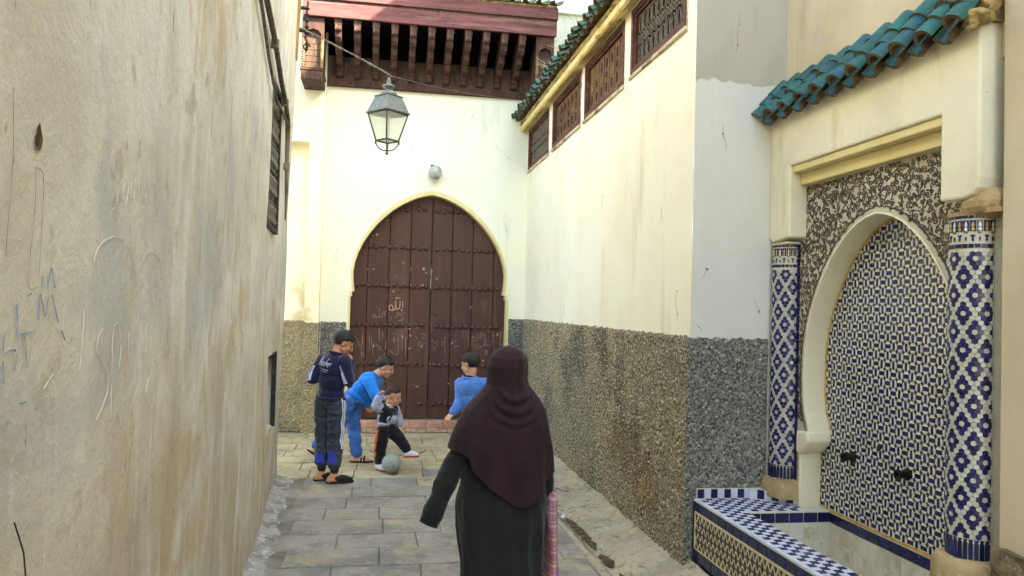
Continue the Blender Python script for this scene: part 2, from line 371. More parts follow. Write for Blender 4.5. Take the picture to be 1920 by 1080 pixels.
def plaid_mat():
    m = bpy.data.materials.new('red blue plaid weave')
    m.use_nodes = True
    N, L = m.node_tree.nodes, m.node_tree.links
    b = N['Principled BSDF']
    b.inputs['Roughness'].default_value = .55
    tc = N.new('ShaderNodeTexCoord')
    def stripes(scale, ramp):
        mp = N.new('ShaderNodeMapping'); mp.inputs['Scale'].default_value = scale
        L.new(tc.outputs['Object'], mp.inputs[0])
        sx = N.new('ShaderNodeSeparateXYZ'); L.new(mp.outputs[0], sx.inputs[0])
        ad = N.new('ShaderNodeMath'); ad.operation = 'ADD'; L.new(sx.outputs[0], ad.inputs[0])
        a2 = N.new('ShaderNodeMath'); a2.operation = 'ADD'; L.new(sx.outputs[1], a2.inputs[0]); L.new(sx.outputs[2], a2.inputs[1])
        L.new(a2.outputs[0], ad.inputs[1])
        fr = N.new('ShaderNodeMath'); fr.operation = 'FRACT'; L.new(ad.outputs[0], fr.inputs[0])
        cr = N.new('ShaderNodeValToRGB'); cr.color_ramp.interpolation = 'CONSTANT'
        while len(cr.color_ramp.elements) < len(ramp): cr.color_ramp.elements.new(.5)
        for e, (p, c) in zip(cr.color_ramp.elements, ramp): e.position = p; e.color = (*col(*c), 1)
        L.new(fr.outputs[0], cr.inputs[0])
        return cr.outputs[0]
    r1 = [(0, (168, 66, 62)), (.18, (206, 160, 130)), (.30, (70, 92, 158)), (.52, (204, 108, 58)), (.68, (110, 100, 132)), (.84, (214, 200, 196))]
    a = stripes((0, 0, 15), r1)
    c = stripes((30, 17, 0), r1)
    d = stripes((70, 70, 70), [(0, (150, 60, 56)), (.5, (200, 160, 150))])
    mx = N.new('ShaderNodeMix'); mx.data_type = 'RGBA'; mx.inputs[0].default_value = .5
    L.new(a, mx.inputs[6]); L.new(c, mx.inputs[7])
    m2 = N.new('ShaderNodeMix'); m2.data_type = 'RGBA'; m2.inputs[0].default_value = .25
    L.new(mx.outputs[2], m2.inputs[6]); L.new(d, m2.inputs[7])
    L.new(m2.outputs[2], b.inputs['Base Color'])
    return m
M['plaid'] = plaid_mat()

# ------------------------------------------------------------------ mesh helpers
ORG = {}

class MB:
    """collects vertices and faces in world coordinates"""
    def __init__(s): s.v = []; s.f = []; s.mi = []
    def add(s, vs, fs, mi=0):
        o = len(s.v)
        s.v += [tuple(v) for v in vs]
        s.f += [tuple(i + o for i in f) for f in fs]
        s.mi += [mi] * len(fs)
        return s
    def box(s, x0, x1, y0, y1, z0, z1, mi=0):
        vs = [(x, y, z) for z in (z0, z1) for y in (y0, y1) for x in (x0, x1)]
        return s.add(vs, [(0, 2, 3, 1), (4, 5, 7, 6), (0, 1, 5, 4), (2, 6, 7, 3), (0, 4, 6, 2), (1, 3, 7, 5)], mi)
    def prism(s, poly, fn, a, b, mi=0):
        """polygon of (u, v) put through fn(u, v, w) at w = a and w = b"""
        n = len(poly)
        vs = [fn(u, v, a) for u, v in poly] + [fn(u, v, b) for u, v in poly]
        fs = [tuple(range(n - 1, -1, -1)), tuple(range(n, 2 * n))] + [(i, (i + 1) % n, n + (i + 1) % n, n + i) for i in range(n)]
        return s.add(vs, fs, mi)
    def tube(s, pts, r, n=6, mi=0, closed=False):
        pts = [Vector(p) for p in pts]
        m = len(pts)
        rs = r if isinstance(r, (list, tuple)) else [r] * m
        vs = []
        prev = None
        for i, p in enumerate(pts):
            a = pts[i - 1] if (i > 0 or closed) else p
            b = pts[(i + 1) % m] if (i < m - 1 or closed) else p
            t = (b - a)
            t = t.normalized() if t.length > 1e-9 else Vector((0, 0, 1))
            if prev is None:
                q = t.orthogonal().normalized()
            else:
                q = prev - t * prev.dot(t)
                q = q.normalized() if q.length > 1e-6 else t.orthogonal().normalized()
            prev = q
            w = t.cross(q)
            vs += [p + (q * cos(2 * pi * k / n) + w * sin(2 * pi * k / n)) * rs[i] for k in range(n)]
        fs = []
        for i in range(m if closed else m - 1):
            j = (i + 1) % m
            fs += [(i * n + k, i * n + (k + 1) % n, j * n + (k + 1) % n, j * n + k) for k in range(n)]
        if not closed: fs += [tuple(range(n - 1, -1, -1)), tuple((m - 1) * n + k for k in range(n))]
        return s.add(vs, fs, mi)
    def lathe(s, prof, c=(0, 0, 0), n=16, mi=0, ax=None):
        """profile of (radius, height) turned round an axis through c (z unless ax gives a 3x3 of x, y, axis)"""
        c = Vector(c)
        ex, ey, ez = ax if ax else (Vector((1, 0, 0)), Vector((0, 1, 0)), Vector((0, 0, 1)))
        vs = [c + (ex * cos(2 * pi * k / n) + ey * sin(2 * pi * k / n)) * r + ez * h for r, h in prof for k in range(n)]
        fs = [(i * n + k, i * n + (k + 1) % n, (i + 1) * n + (k + 1) % n, (i + 1) * n + k) for i in range(len(prof) - 1) for k in range(n)]
        fs += [tuple(range(n - 1, -1, -1)), tuple((len(prof) - 1) * n + k for k in range(n))]
        return s.add(vs, fs, mi)
    def ell(s, c, rad, axes=None, nu=12, nv=8, mi=0):
        c = Vector(c)
        ex, ey, ez = axes if axes else (Vector((1, 0, 0)), Vector((0, 1, 0)), Vector((0, 0, 1)))
        vs = []
        for j in range(1, nv):
            a = pi * j / nv
            for i in range(nu):
                b = 2 * pi * i / nu
                vs.append(c + ex * (rad[0] * sin(a) * cos(b)) + ey * (rad[1] * sin(a) * sin(b)) + ez * (rad[2] * cos(a)))
        top, bot = len(vs), len(vs) + 1
        vs += [c + ez * rad[2], c - ez * rad[2]]
        fs = [(j * nu + i, (j + 1) * nu + i, (j + 1) * nu + (i + 1) % nu, j * nu + (i + 1) % nu) for j in range(nv - 2) for i in range(nu)]
        fs += [(top, i, (i + 1) % nu) for i in range(nu)] + [(bot, (nv - 2) * nu + (i + 1) % nu, (nv - 2) * nu + i) for i in range(nu)]
        return s.add(vs, fs, mi)
    def cone(s, p0, r0, p1, r1, n=12):
        """a limb: two balls and the taper between them"""
        p0, p1 = Vector(p0), Vector(p1)
        d = p1 - p0
        L = d.length
        if L < 1e-6: return s.ell(p0, (r0,) * 3)
        t = d / L
        q = t.orthogonal().normalized(); w = t.cross(q)
        prof = []
        for k in range(0, 5):
            a = -pi / 2 + (pi / 2) * k / 4
            prof.append((r0 * cos(a) + 1e-5, r0 * sin(a)))
        for k in range(0, 5):
            a = (pi / 2) * k / 4
            prof.append((r1 * cos(a) + 1e-5, L + r1 * sin(a)))
        return s.lathe(prof, p0, n, 0, (q, w, t))
    def strip(s, pts, nrm, w, h=.0015, mi=0):
        """a flat stroke with thickness: pts on a surface, nrm the surface normal (vector or list), w width (number or list)"""
        pts = [Vector(p) for p in pts]
        m = len(pts)
        vs = []
        for i, p in enumerate(pts):
            t = (pts[min(i + 1, m - 1)] - pts[max(i - 1, 0)])
            nn = Vector(nrm[i]) if isinstance(nrm, list) else Vector(nrm)
            sd = t.cross(nn)
            sd = sd.normalized() if sd.length > 1e-9 else Vector((1, 0, 0))
            ww = (w[i] if isinstance(w, list) else w) / 2
            vs += [p - sd * ww, p + sd * ww, p + sd * ww * .8 + nn * h, p - sd * ww * .8 + nn * h]
        fs = []
        for i in range(m - 1):
            a, b = 4 * i, 4 * (i + 1)
            fs += [(a + k, a + (k + 1) % 4, b + (k + 1) % 4, b + k) for k in range(4)]
        fs += [(0, 1, 2, 3), (4 * (m - 1) + 3, 4 * (m - 1) + 2, 4 * (m - 1) + 1, 4 * (m - 1))]
        return s.add(vs, fs, mi)
    def mesh(s, name, mats, org=(0, 0, 0), smooth=False, fix=True):
        me = bpy.data.meshes.new(name)
        o = Vector(org)
        me.from_pydata([(v[0] - o.x, v[1] - o.y, v[2] - o.z) for v in s.v], [], s.f)
        mats = mats if isinstance(mats, (list, tuple)) else [mats]
        for m in mats: me.materials.append(M[m] if isinstance(m, str) else m)
        if len(mats) > 1: me.polygons.foreach_set('material_index', s.mi)
        if smooth: me.polygons.foreach_set('use_smooth', [True] * len(me.polygons))
        if fix and len(s.f) < 60000:
            import bmesh
            b = bmesh.new(); b.from_mesh(me); bmesh.ops.recalc_face_normals(b, faces=b.faces); b.to_mesh(me); b.free()
        me.update()
        return me

def link(name, me, parent=None, loc=None, rot=None):
    o = bpy.data.objects.new(name, me)
    C.objects.link(o)
    if parent is not None:
        o.parent = parent
        ORG[o.name] = ORG[parent.name]
    else:
        ORG[o.name] = Vector((0, 0, 0))
    if loc is not None: o.location = Vector(loc) - ORG[o.name] if parent is not None else Vector(loc)
    if rot is not None: o.rotation_euler = rot
    return o

def tag(o, label=None, cat=None, group=None, kind=None):
    if label: o['label'] = label
    if cat: o['category'] = cat
    if group: o['group'] = group
    if kind: o['kind'] = kind
    return o

def thing(name, label, cat, loc=(0, 0, 0), group=None):
    o = bpy.data.objects.new(name, None)
    C.objects.link(o)
    o.empty_display_size = .2
    o.location = loc
    ORG[o.name] = Vector(loc)
    return tag(o, label, cat, group)

def bevel(o, w, seg=2):
    m = o.modifiers.new('bevel', 'BEVEL'); m.width = w; m.segments = seg; m.limit_method = 'ANGLE'; m.angle_limit = radians(35)
    return o

def part(name, mb, mats, parent, smooth=False, bev=0, kind=None, label=None):
    o = link(name, mb.mesh(name, mats, ORG[parent.name], smooth), parent)
    if bev: bevel(o, bev)
    if kind: o['kind'] = kind
    if label: o['label'] = label
    return o

def solo(name, mb, mats, label, cat, loc, smooth=False, bev=0, group=None):
    o = link(name, mb.mesh(name, mats, loc, smooth), None, loc)
    ORG[o.name] = Vector(loc)
    if bev: bevel(o, bev)
    return tag(o, label, cat, group)

def struct(name, mb, mats, smooth=False, kind='structure', bev=0):
    o = link(name, mb.mesh(name, mats, (0, 0, 0), smooth))
    o['kind'] = kind
    if bev: bevel(o, bev)
    return o

def piece(name, me, parent, loc, rot=(0, 0, 0), scale=None):
    o = link(name, me, parent, loc, rot)
    if scale: o.scale = scale
    return o

def local_mesh(name, mb, mats, smooth=False, angle=None):
    me = mb.mesh(name, mats, (0, 0, 0), smooth or angle is not None)
    if angle: me.set_sharp_from_angle(angle=radians(angle))
    return me

def smoothstep(a, b, x):
    t = min(1, max(0, (x - a) / (b - a))); return t * t * (3 - 2 * t)

def interp(tab, x):
    return float(np.interp(x, [t[0] for t in tab], [t[1] for t in tab]))

def fbm(x, y, z, s=1.0, oct=3):
    return mnoise.fractal(Vector((x * s, y * s, z * s)), 0.8, 2.0, oct)

def holed(ub, vb, holes, fn, depth, step=None, edges=True):
    """a wall face over u, v with rectangular holes; fn(u, v, d) gives the point at depth d; reveals are added"""
    us, vs = set(ub), set(vb)
    for a, b, c, d in holes: us |= {a, b}; vs |= {c, d}
    def sub(st):
        st = sorted(st)
        if not step: return st
        out = []
        for a, b in zip(st, st[1:]):
            n = max(1, int(round((b - a) / step)))
            out += [a + (b - a) * k / n for k in range(n)]
        return out + [st[-1]]
    us, vs = sub(us), sub(vs)
    mb = MB()
    idx = {}
    verts = []
    def vid(i, j):
        if (i, j) not in idx:
            idx[(i, j)] = len(verts); verts.append(fn(us[i], vs[j], 0))
        return idx[(i, j)]
    fs = []
    for i in range(len(us) - 1):
        for j in range(len(vs) - 1):
            cu, cv = (us[i] + us[i + 1]) / 2, (vs[j] + vs[j + 1]) / 2
            if any(a < cu < b and c < cv < d for a, b, c, d in holes): continue
            fs.append((vid(i, j), vid(i + 1, j), vid(i + 1, j + 1), vid(i, j + 1)))
    mb.add(verts, fs)
    if edges:
        for a, b, c, d in holes:
            for (u0, v0), (u1, v1) in (((a, c), (b, c)), ((b, c), (b, d)), ((b, d), (a, d)), ((a, d), (a, c))):
                mb.add([fn(u0, v0, 0), fn(u1, v1, 0), fn(u1, v1, depth), fn(u0, v0, depth)], [(0, 1, 2, 3)])
    return mb

def rough_sheet(u0, u1, v0, v1, step, fn, amp, seed=0, top_ragged=0.0):
    """a sheet of rough render: a grid whose points are pushed out by fine noise, with a rim back to the wall"""
    nu, nv = max(2, int((u1 - u0) / step)), max(2, int((v1 - v0) / step))
    mb = MB()
    vs = []
    r = random.Random(seed)
    for j in range(nv + 1):
        for i in range(nu + 1):
            u = u0 + (u1 - u0) * i / nu; v = v0 + (v1 - v0) * j / nv
            d = amp * (.55 + .45 * mnoise.noise(Vector((u * 37 + seed, v * 37, seed)))) + amp * .8 * (r.random() - .5) + amp * .8 * mnoise.noise(Vector((u * 5, v * 5, seed)))
            d = max(.002, d)
            if j == nv: v += top_ragged * mnoise.noise(Vector((u * 23, seed, 1)))
            if j in (0, nv) or i in (0, nu): d *= .5
            vs.append(fn(u, v, -d))
    fs = [(j * (nu + 1) + i, j * (nu + 1) + i + 1, (j + 1) * (nu + 1) + i + 1, (j + 1) * (nu + 1) + i) for j in range(nv) for i in range(nu)]
    rim = [(0, j) for j in range(nv, -1, -1)][::-1]
    top = []
    for i in range(nu + 1):
        u = u0 + (u1 - u0) * i / nu
        top.append(fn(u, v1 + top_ragged * mnoise.noise(Vector((u * 23, seed, 1))), .01))
    b = len(vs)
    vs += top
    fs += [(nv * (nu + 1) + i, nv * (nu + 1) + i + 1, b + i + 1, b + i) for i in range(nu)]
    mb.add(vs, fs)
    return mb

# traced scrawls: (along, up) in metres on their wall or door
DOOR_PEACH=[[(0.188,1.902),(0.237,1.891),(0.284,1.897)],[(0.319,1.847),(0.323,1.799),(0.32,1.751)],[(0.28,1.858),(0.285,1.798),(0.272,1.743),(0.247,1.731)],[(0.216,1.857),(0.222,1.796),(0.217,1.742),(0.188,1.713),(0.146,1.719),(0.125,1.745),(0.135,1.782),(0.162,1.789),(0.181,1.765),(0.18,1.72)],[(0.247,1.731),(0.217,1.742)]]
DOOR_WHITE=[[(0.072,1.744),(0.071,1.672),(0.069,1.609)],[(0.042,1.701),(0.041,1.647),(0.031,1.608)],[(-0.011,1.736),(-0.005,1.67),(-0.011,1.616)],[(0.031,1.608),(-0.011,1.612),(-0.058,1.608),(-0.1,1.605),(-0.103,1.631),(-0.084,1.656),(-0.068,1.638),(-0.07,1.608)],[(0.353,1.697),(0.356,1.673)],[(0.324,1.678),(0.316,1.642),(0.28,1.641),(0.267,1.665),(0.291,1.677)],[(0.243,1.688),(0.25,1.64),(0.233,1.615),(0.209,1.609)],[(0.159,1.626),(0.162,1.578)],[(0.331,1.618),(0.33,1.575),(0.27,1.57),(0.252,1.58)],[(0.293,1.611),(0.296,1.575)],[(-0.362,1.332),(-0.327,1.315),(-0.301,1.255),(-0.276,1.196),(-0.252,1.184),(-0.236,1.233),(-0.236,1.352)],[(-0.249,1.101),(-0.245,1.041)],[(-0.22,1.113),(-0.214,1.029)],[(-0.145,1.354),(-0.136,1.246),(-0.137,1.139)],[(-0.115,1.319),(-0.099,1.187),(-0.071,1.044)],[(-0.006,1.453),(0.003,1.261)],[(0.043,1.406),(0.05,1.286)],[(-0.047,1.236),(-0.028,1.188),(0.001,1.201),(-0.003,1.147),(0.027,1.141),(0.022,1.183)],[(0.101,1.263),(0.087,1.118),(0.071,1.058)],[(0.029,1.069),(0.013,1.033)],[(0.193,1.367),(0.228,1.386)],[(0.218,1.325),(0.195,1.283),(0.225,1.289),(0.214,1.241)],[(0.271,1.339),(0.277,1.194),(0.273,1.079),(0.237,1.073),(0.189,1.102),(0.152,1.143)],[(0.325,1.358),(0.329,1.255),(0.331,1.147)],[(0.373,1.341),(0.379,1.196),(0.379,1.045)],[(0.503,1.404),(0.524,1.332),(0.554,1.32)],[(0.588,1.381),(0.624,1.388),(0.662,1.359),(0.657,1.31),(0.614,1.333)],[(0.562,1.26),(0.569,1.211),(0.618,1.2),(0.629,1.237),(0.665,1.249)],[(0.592,1.272),(0.596,1.212)],[(0.588,1.193),(0.63,1.186),(0.605,1.212)],[(0.766,1.312),(0.759,1.275),(0.792,1.264),(0.799,1.203),(0.783,1.148),(0.813,1.149)],[(0.833,1.289),(0.838,1.216),(0.818,1.179)],[(0.948,1.328),(0.947,1.23),(0.953,1.109)],[(0.907,1.278),(0.915,1.205)],[(0.93,1.327),(0.978,1.341)],[(1.209,1.406),(1.205,1.333)],[(1.258,1.407),(1.263,1.322)],[(1.295,1.42),(1.293,1.31),(1.291,1.212)],[(1.196,1.431),(1.233,1.437)],[(1.258,1.432),(1.294,1.439)],[(1.358,1.36),(1.348,1.287),(1.385,1.3)],[(1.438,1.399),(1.439,1.337),(1.476,1.35),(1.481,1.412)],[(1.537,1.389),(1.542,1.29),(1.545,1.241)],[(1.641,1.44),(1.647,1.342),(1.637,1.255),(1.598,1.23),(1.548,1.235),(1.511,1.222)],[(1.654,1.44),(1.659,1.342)],[(1.555,1.432),(1.592,1.445),(1.629,1.434)],[(1.45,1.196),(1.493,1.201),(1.474,1.209)],[(1.773,1.418),(1.772,1.319),(1.771,1.233)],[(1.761,1.412),(1.773,1.437),(1.786,1.418),(1.767,1.406)],[(1.797,1.246),(1.827,1.271)],[(1.55,1.168),(1.558,1.082)],[(1.574,1.168),(1.579,1.094)],[(1.053,1.293),(1.127,1.282)],[(1.068,1.19),(1.153,1.222)]]
WALL_WHITE=[[(1.887,2.136),(1.872,2.116),(1.868,2.098),(1.88,2.087),(1.908,2.077),(1.927,2.064),(1.933,2.048),(1.93,2.025),(1.917,2.007),(1.9,1.998)],[(2.005,2.081),(1.98,2.066),(1.973,2.05),(1.979,2.032),(1.996,2.024),(2.01,2.036),(2.016,2.062),(2.012,2.102),(2.005,2.081),(2.017,2.064),(2.031,2.038)],[(2.044,2.083),(2.044,2.068),(2.055,2.049),(2.071,2.045),(2.079,2.061),(2.075,2.1)],[(2.081,2.069),(2.087,2.06)],[(2.097,2.166),(2.107,2.125),(2.113,2.086),(2.127,2.057)],[(2.12,2.07),(2.142,2.123),(2.164,2.054)],[(2.179,2.108),(2.175,2.084),(2.187,2.065),(2.206,2.078),(2.204,2.108),(2.178,2.109)],[(2.23,2.112),(2.245,2.083)],[(2.269,2.186),(2.276,2.11)],[(2.256,2.098),(2.268,2.104)],[(1.884,1.732),(1.843,1.712),(1.844,1.677),(1.91,1.636),(1.933,1.591),(1.905,1.552),(1.86,1.525)],[(1.99,1.738),(1.958,1.73),(1.949,1.696),(1.957,1.614),(1.974,1.48)],[(2.091,1.709),(2.098,1.648)],[(1.99,1.738),(2.022,1.692),(2.015,1.628)],[(2.282,1.724),(2.291,1.649)],[(1.548,1.627),(1.592,1.652)],[(2.346,1.714),(2.348,1.676)],[(2.483,1.71),(2.488,1.657)],[(1.54,1.453),(1.54,1.439)],[(1.745,1.772),(1.739,1.706),(1.732,1.645)],[(2.329,1.572),(2.291,1.531),(2.345,1.495)],[(2.032,1.509),(2.062,1.472)],[(1.796,1.847),(1.798,1.887),(1.841,1.919),(1.91,1.937),(1.999,1.941),(2.075,1.924),(2.107,1.892)],[(2.216,1.898),(2.256,1.922),(2.349,1.927),(2.423,1.901),(2.451,1.854)]]
WALL_BLUE=[[(1.518,1.834),(1.514,1.813)],[(1.541,1.813),(1.555,1.85),(1.579,1.814)],[(1.51,1.755),(1.509,1.803),(1.541,1.762),(1.554,1.813),(1.597,1.758),(1.641,1.713)],[(1.411,1.784),(1.42,1.73),(1.422,1.667)],[(1.375,1.654),(1.369,1.698),(1.394,1.707),(1.422,1.703),(1.417,1.672)],[(1.452,1.729),(1.472,1.672)],[(1.435,1.732),(1.5,1.736)],[(1.455,1.798),(1.472,1.802)],[(1.448,1.613),(1.475,1.613)],[(1.365,1.57),(1.404,1.59)],[(1.367,1.754),(1.366,1.707)]]

# ================================================================== GROUND
mb = MB(); mb.box(-200, 200, -200, 200, -.6, -.06); struct('ground', mb, 'earth')
mb = MB(); mb.box(-4.2, 1.62, -6, 11.3, -.059, -.014); pave = struct('pavement', mb, 'mortar')

def stone_mesh(w, l, r):
    """a worn paving stone w by l: wobbly outline, rounded shoulders, a slightly dished top"""
    out = []
    nw, nl = 3, 2
    for k in range(nw): out.append((-w / 2 + w * k / nw, -l / 2))
    for k in range(nl): out.append((w / 2, -l / 2 + l * k / nl))
    for k in range(nw): out.append((w / 2 - w * k / nw, l / 2))
    for k in range(nl): out.append((-w / 2, l / 2 - l * k / nl))
    out = [(x + r.uniform(-.0035, .0035), y + r.uniform(-.0035, .0035)) for x, y in out]
    n = len(out)
    vs = [(x, y, -.03) for x, y in out] + [(x * .995, y * .99, -.010) for x, y in out] + [(x * (1 - .011 / w), y * (1 - .011 / l), r.uniform(-.002, .002)) for x, y in out] + [(0, 0, r.uniform(-.004, .001))]
    fs = [(i, (i + 1) % n, n + (i + 1) % n, n + i) for i in range(n)] + [(n + i, n + (i + 1) % n, 2 * n + (i + 1) % n, 2 * n + i) for i in range(n)] + [(2 * n + i, 2 * n + (i + 1) % n, 3 * n) for i in range(n)]
    return MB().add(vs, fs)

def shifted(mb, dx, dy, dz, tx, ty):
    mb.v = [(x + dx, yy + dy, z + dz + tx * yy + ty * x) for x, yy, z in mb.v]
    return mb

r = random.Random(5)
y = 2.35
row = 0
while y < 10.94:
    d = .385 + r.uniform(-.02, .02)
    if y + d > 10.90: d = max(.2, 10.97 - y)
    yc = y + d / 2
    left = -.60 - .054 * (yc - 2) if yc < 8.2 else -3.3
    x = left + .14 + r.uniform(0, .1) if yc < 8.2 else left
    x = x - (row % 2) * .30
    while x < 1.52:
        w = r.choice([.46, .54, .6, .66, .72, .78])
        x1 = min(x + w, 1.53 + r.uniform(-.02, .02))
        xa = max(x, left + (.06 if yc < 8.2 else 0))
        if x1 - xa > .12:
            me = local_mesh('paving_stone', shifted(stone_mesh(x1 - xa - .005, d - .005, r), (xa + x1) / 2, yc, r.uniform(-.003, .003), r.uniform(-.008, .008), r.uniform(-.005, .005)), 'stone_warm' if yc > 8.25 + r.uniform(-.45, .3) else 'stone')
            o = piece('paving_stone', me, pave, (0, 0, 0))
        x = x1 if x1 < 1.5 else 9
    y += d
    row += 1

# concrete strip with a broken gutter along the cream house
mb = MB()
ys = np.arange(1.5, 11.2, .06)
prof0 = [(1.535, -.05), (1.545, .004), (1.60, -.004), (1.635, -.03), (1.69, -.042), (1.75, -.012), (1.80, .012), (1.88, .022), (1.96, .035), (2.02, .055), (2.07, .085), (2.11, .13)]
vs = []
for yv in ys:
    for k, (px, pz) in enumerate(prof0):
        g = .014 * mnoise.noise(Vector((yv * 3.2, k * 1.7, 3))) + .008 * mnoise.noise(Vector((yv * 11, k * 2.3, 7)))
        sh = .045 * mnoise.noise(Vector((yv * .8, 1, 1))) * (1 if 1 < k < 9 else 0)
        vs.append((px + sh + g * .6 - .012 * (yv - 5) * (1 if 1 < k < 7 else 0), yv, pz + (g if k > 1 else g * .2)))
n = len(prof0)
mb.add(vs, [(i * n + k, i * n + k + 1, (i + 1) * n + k + 1, (i + 1) * n + k) for i in range(len(ys) - 1) for k in range(n - 1)])
struct('gutter', mb, 'concrete', smooth=True)
# crusted mortar along the foot of the weathered wall
mb = MB()
ys = np.arange(1.0, 8.26, .05)
vs = []
for yv in ys:
    for k, (px, pz) in enumerate(((-.02, .05), (.012, .020), (.045, .008), (.085, .005), (.12, -.002), (.15, -.016))):
        vs.append((-.825 - .054 * (yv - 5.313) + px + (.05 * mnoise.noise(Vector((yv * 5, k, 3))) if k > 2 else 0), yv, pz + .004 * mnoise.noise(Vector((yv * 6, k * 3, 1)))))
mb.add(vs, [(i * 6 + k, i * 6 + k + 1, (i + 1) * 6 + k + 1, (i + 1) * 6 + k) for i in range(len(ys) - 1) for k in range(5)])
struct('wall_foot_mortar', mb, 'crust', smooth=True)
# damp soil lying in the broken stretches of the gutter
mb = MB()
for y0, y1 in ((5.35, 5.62), (5.75, 6.62), (4.3, 5.2), (7.4, 7.8)):
    m = 44
    vs = []
    for i in range(m + 1):
        yy = y0 + (y1 - y0) * i / m
        e = sin(pi * i / m) ** .6
        cx = 1.685 - .012 * (yy - 5) + .04 * mnoise.noise(Vector((yy * 2, 4, 4)))
        wl = max(.006, (.045 + .035 * mnoise.noise(Vector((yy * 13, 1, 0))) + .02 * mnoise.noise(Vector((yy * 40, 1, 5)))) * e)
        wr = max(.006, (.050 + .045 * mnoise.noise(Vector((yy * 12, 2, 0))) + .025 * mnoise.noise(Vector((yy * 37, 2, 5)))) * e)
        vs += [(cx - wl, yy, -.028), (cx, yy, -.018 + .006 * mnoise.noise(Vector((yy * 20, 3, 0)))), (cx + wr, yy, -.022)]
    mb.add(vs, [(3 * i + k, 3 * i + k + 1, 3 * i + k + 4, 3 * i + k + 3) for i in range(m) for k in range(2)])
struct('gutter_soil', mb, 'soil', smooth=True, kind='stuff')
mb = MB()
r = random.Random(31)
for k in range(70):
    yy = r.uniform(4.4, 7.6); xx = 1.68 - .012 * (yy - 5) + r.gauss(0, .05); a = r.uniform(0, 6.3); s = r.uniform(.006, .022)
    z = .012
    if xx < 1.56: z = .006
    mb.add([(xx + s * cos(a), yy + s * sin(a), z), (xx - s * .4 * sin(a), yy + s * .4 * cos(a), z + .006), (xx - s * cos(a), yy - s * sin(a), z + .002), (xx + s * .4 * sin(a), yy - s * .4 * cos(a), z + .003)], [(0, 1, 2, 3)])
struct('leaf_litter', mb, 'leaf', kind='stuff')

# ================================================================== WEATHERED WALL (left)
LEAN = .011
def lwx(y, z): return -.825 - .054 * (y - 5.313) + LEAN * z
def lw_bump(y, z): return .016 * mnoise.noise(Vector((y * .9, z * .8, 2.2))) + .006 * mnoise.noise(Vector((y * 3.1, z * 2.4, 5.2))) 
def lw(u, v, d):
    """u along the alley, d into the wall; past the far corner the face turns away"""
    e = 8.14
    if u <= e: return (lwx(u, v) + lw_bump(u, v) - d, u, v)
    a = (u - e) / .10
    if a <= pi / 2: return (lwx(e, v) + lw_bump(u, v) - .10 * (1 - cos(a)) - d * cos(a), e + .10 * sin(a) - d * sin(a), v)
    return (lwx(e, v) - .10 - (u - e - .10 * pi / 2) - d * 0, e + .10 - d, v)
lwall = thing('weathered_wall', 'tall stained plaster wall with scrawls along the left of the alley', 'wall', (-.83, 5.3, 0))
LTOP = 5.9
mb = holed([-6, 1, 8.0, 8.05, 8.1, 8.14, 8.18, 8.22, 8.26, 8.30, 11.5], [0, LTOP], [(5.78, 6.40, 2.345, 3.44), (6.50, 7.12, .71, 1.35)], lw, .16, step=.09)
mb.add([(-6, -6, LTOP), (-6, 8.2, LTOP), lw(8.14, LTOP, 0), lw(-6, LTOP, 0)], [(0, 1, 2, 3)])
part('plaster_face', mb, 'left_plaster', lwall, smooth=True)
# window with its iron grille
wf = MB()
for (a, b, c, d) in ((5.775, 5.815, 2.33, 3.45), (6.365, 6.405, 2.33, 3.45), (5.815, 6.365, 2.33, 2.37), (5.815, 6.365, 3.41, 3.45)):
    x = lwx(6.1, 2.9)
    wf.box(x - .07, x + .012, a, b, c, d)
win = part('grille_window', wf, 'iron_dark', lwall, bev=.004)
x = lwx(6.1, 2.9)
mb = MB(); mb.box(x - .165, x - .15, 5.78, 6.40, 2.345, 3.44); part('shade_board', mb, 'black_void', win)
g = MB()
for k in range(7):
    yy = 5.86 + k * .077
    g.tube([(x - .02, yy, 2.37), (x - .02, yy, 3.41)], .007, 5)
for zz in (2.55, 2.8, 3.0, 3.2):
    g.tube([(x - .012, 5.815, zz), (x - .012, 6.365, zz)], .008, 5)
for k in range(6):
    for zz in (2.46, 2.68, 2.9, 3.1, 3.3):
        yy = 5.90 + k * .077
        g.tube([(x - .005 + .012 * (i % 2), yy + .028 * cos(i * pi / 4) , zz + .07 * sin(i * pi / 4)) for i in range(8)], .005, 4, closed=True)
part('iron_grille', g, 'iron', win, kind='stuff')
x = lwx(6.8, 1.0)
mb = MB(); mb.box(x - .165, x - .15, 6.50, 7.12, .71, 1.35); low = part('recess_shade_board', mb, 'black_void', lwall)  # near-black sheet for the dark inside of the low opening
mb = MB()
mb.box(x - .03, x + .006, 7.085, 7.125, .70, 1.36); mb.box(x - .03, x + .006, 6.495, 6.52, .70, 1.36); mb.box(x - .03, x + .004, 6.52, 7.085, 1.33, 1.36)
part('recess_frame', mb, 'iron_dark', low)
# ochre rim and eave of the wall's far upper corner
mb = MB()
poly = []
for k in range(9):
    z = 4.24 + k * .16
    poly.append((.055 + .05 * (k / 8) + .012 * mnoise.noise(Vector((z * 4, 0, 0))), z))
pl = [(-.12, z) for _, z in poly[::-1]]
x0 = lwx(8.14, 4.8)
mb.prism(poly + pl, lambda u, v, w: (x0 - .035 + u, w, v), 7.93, 8.06)
part('ochre_rim', mb, 'ochre', lwall, bev=.012)
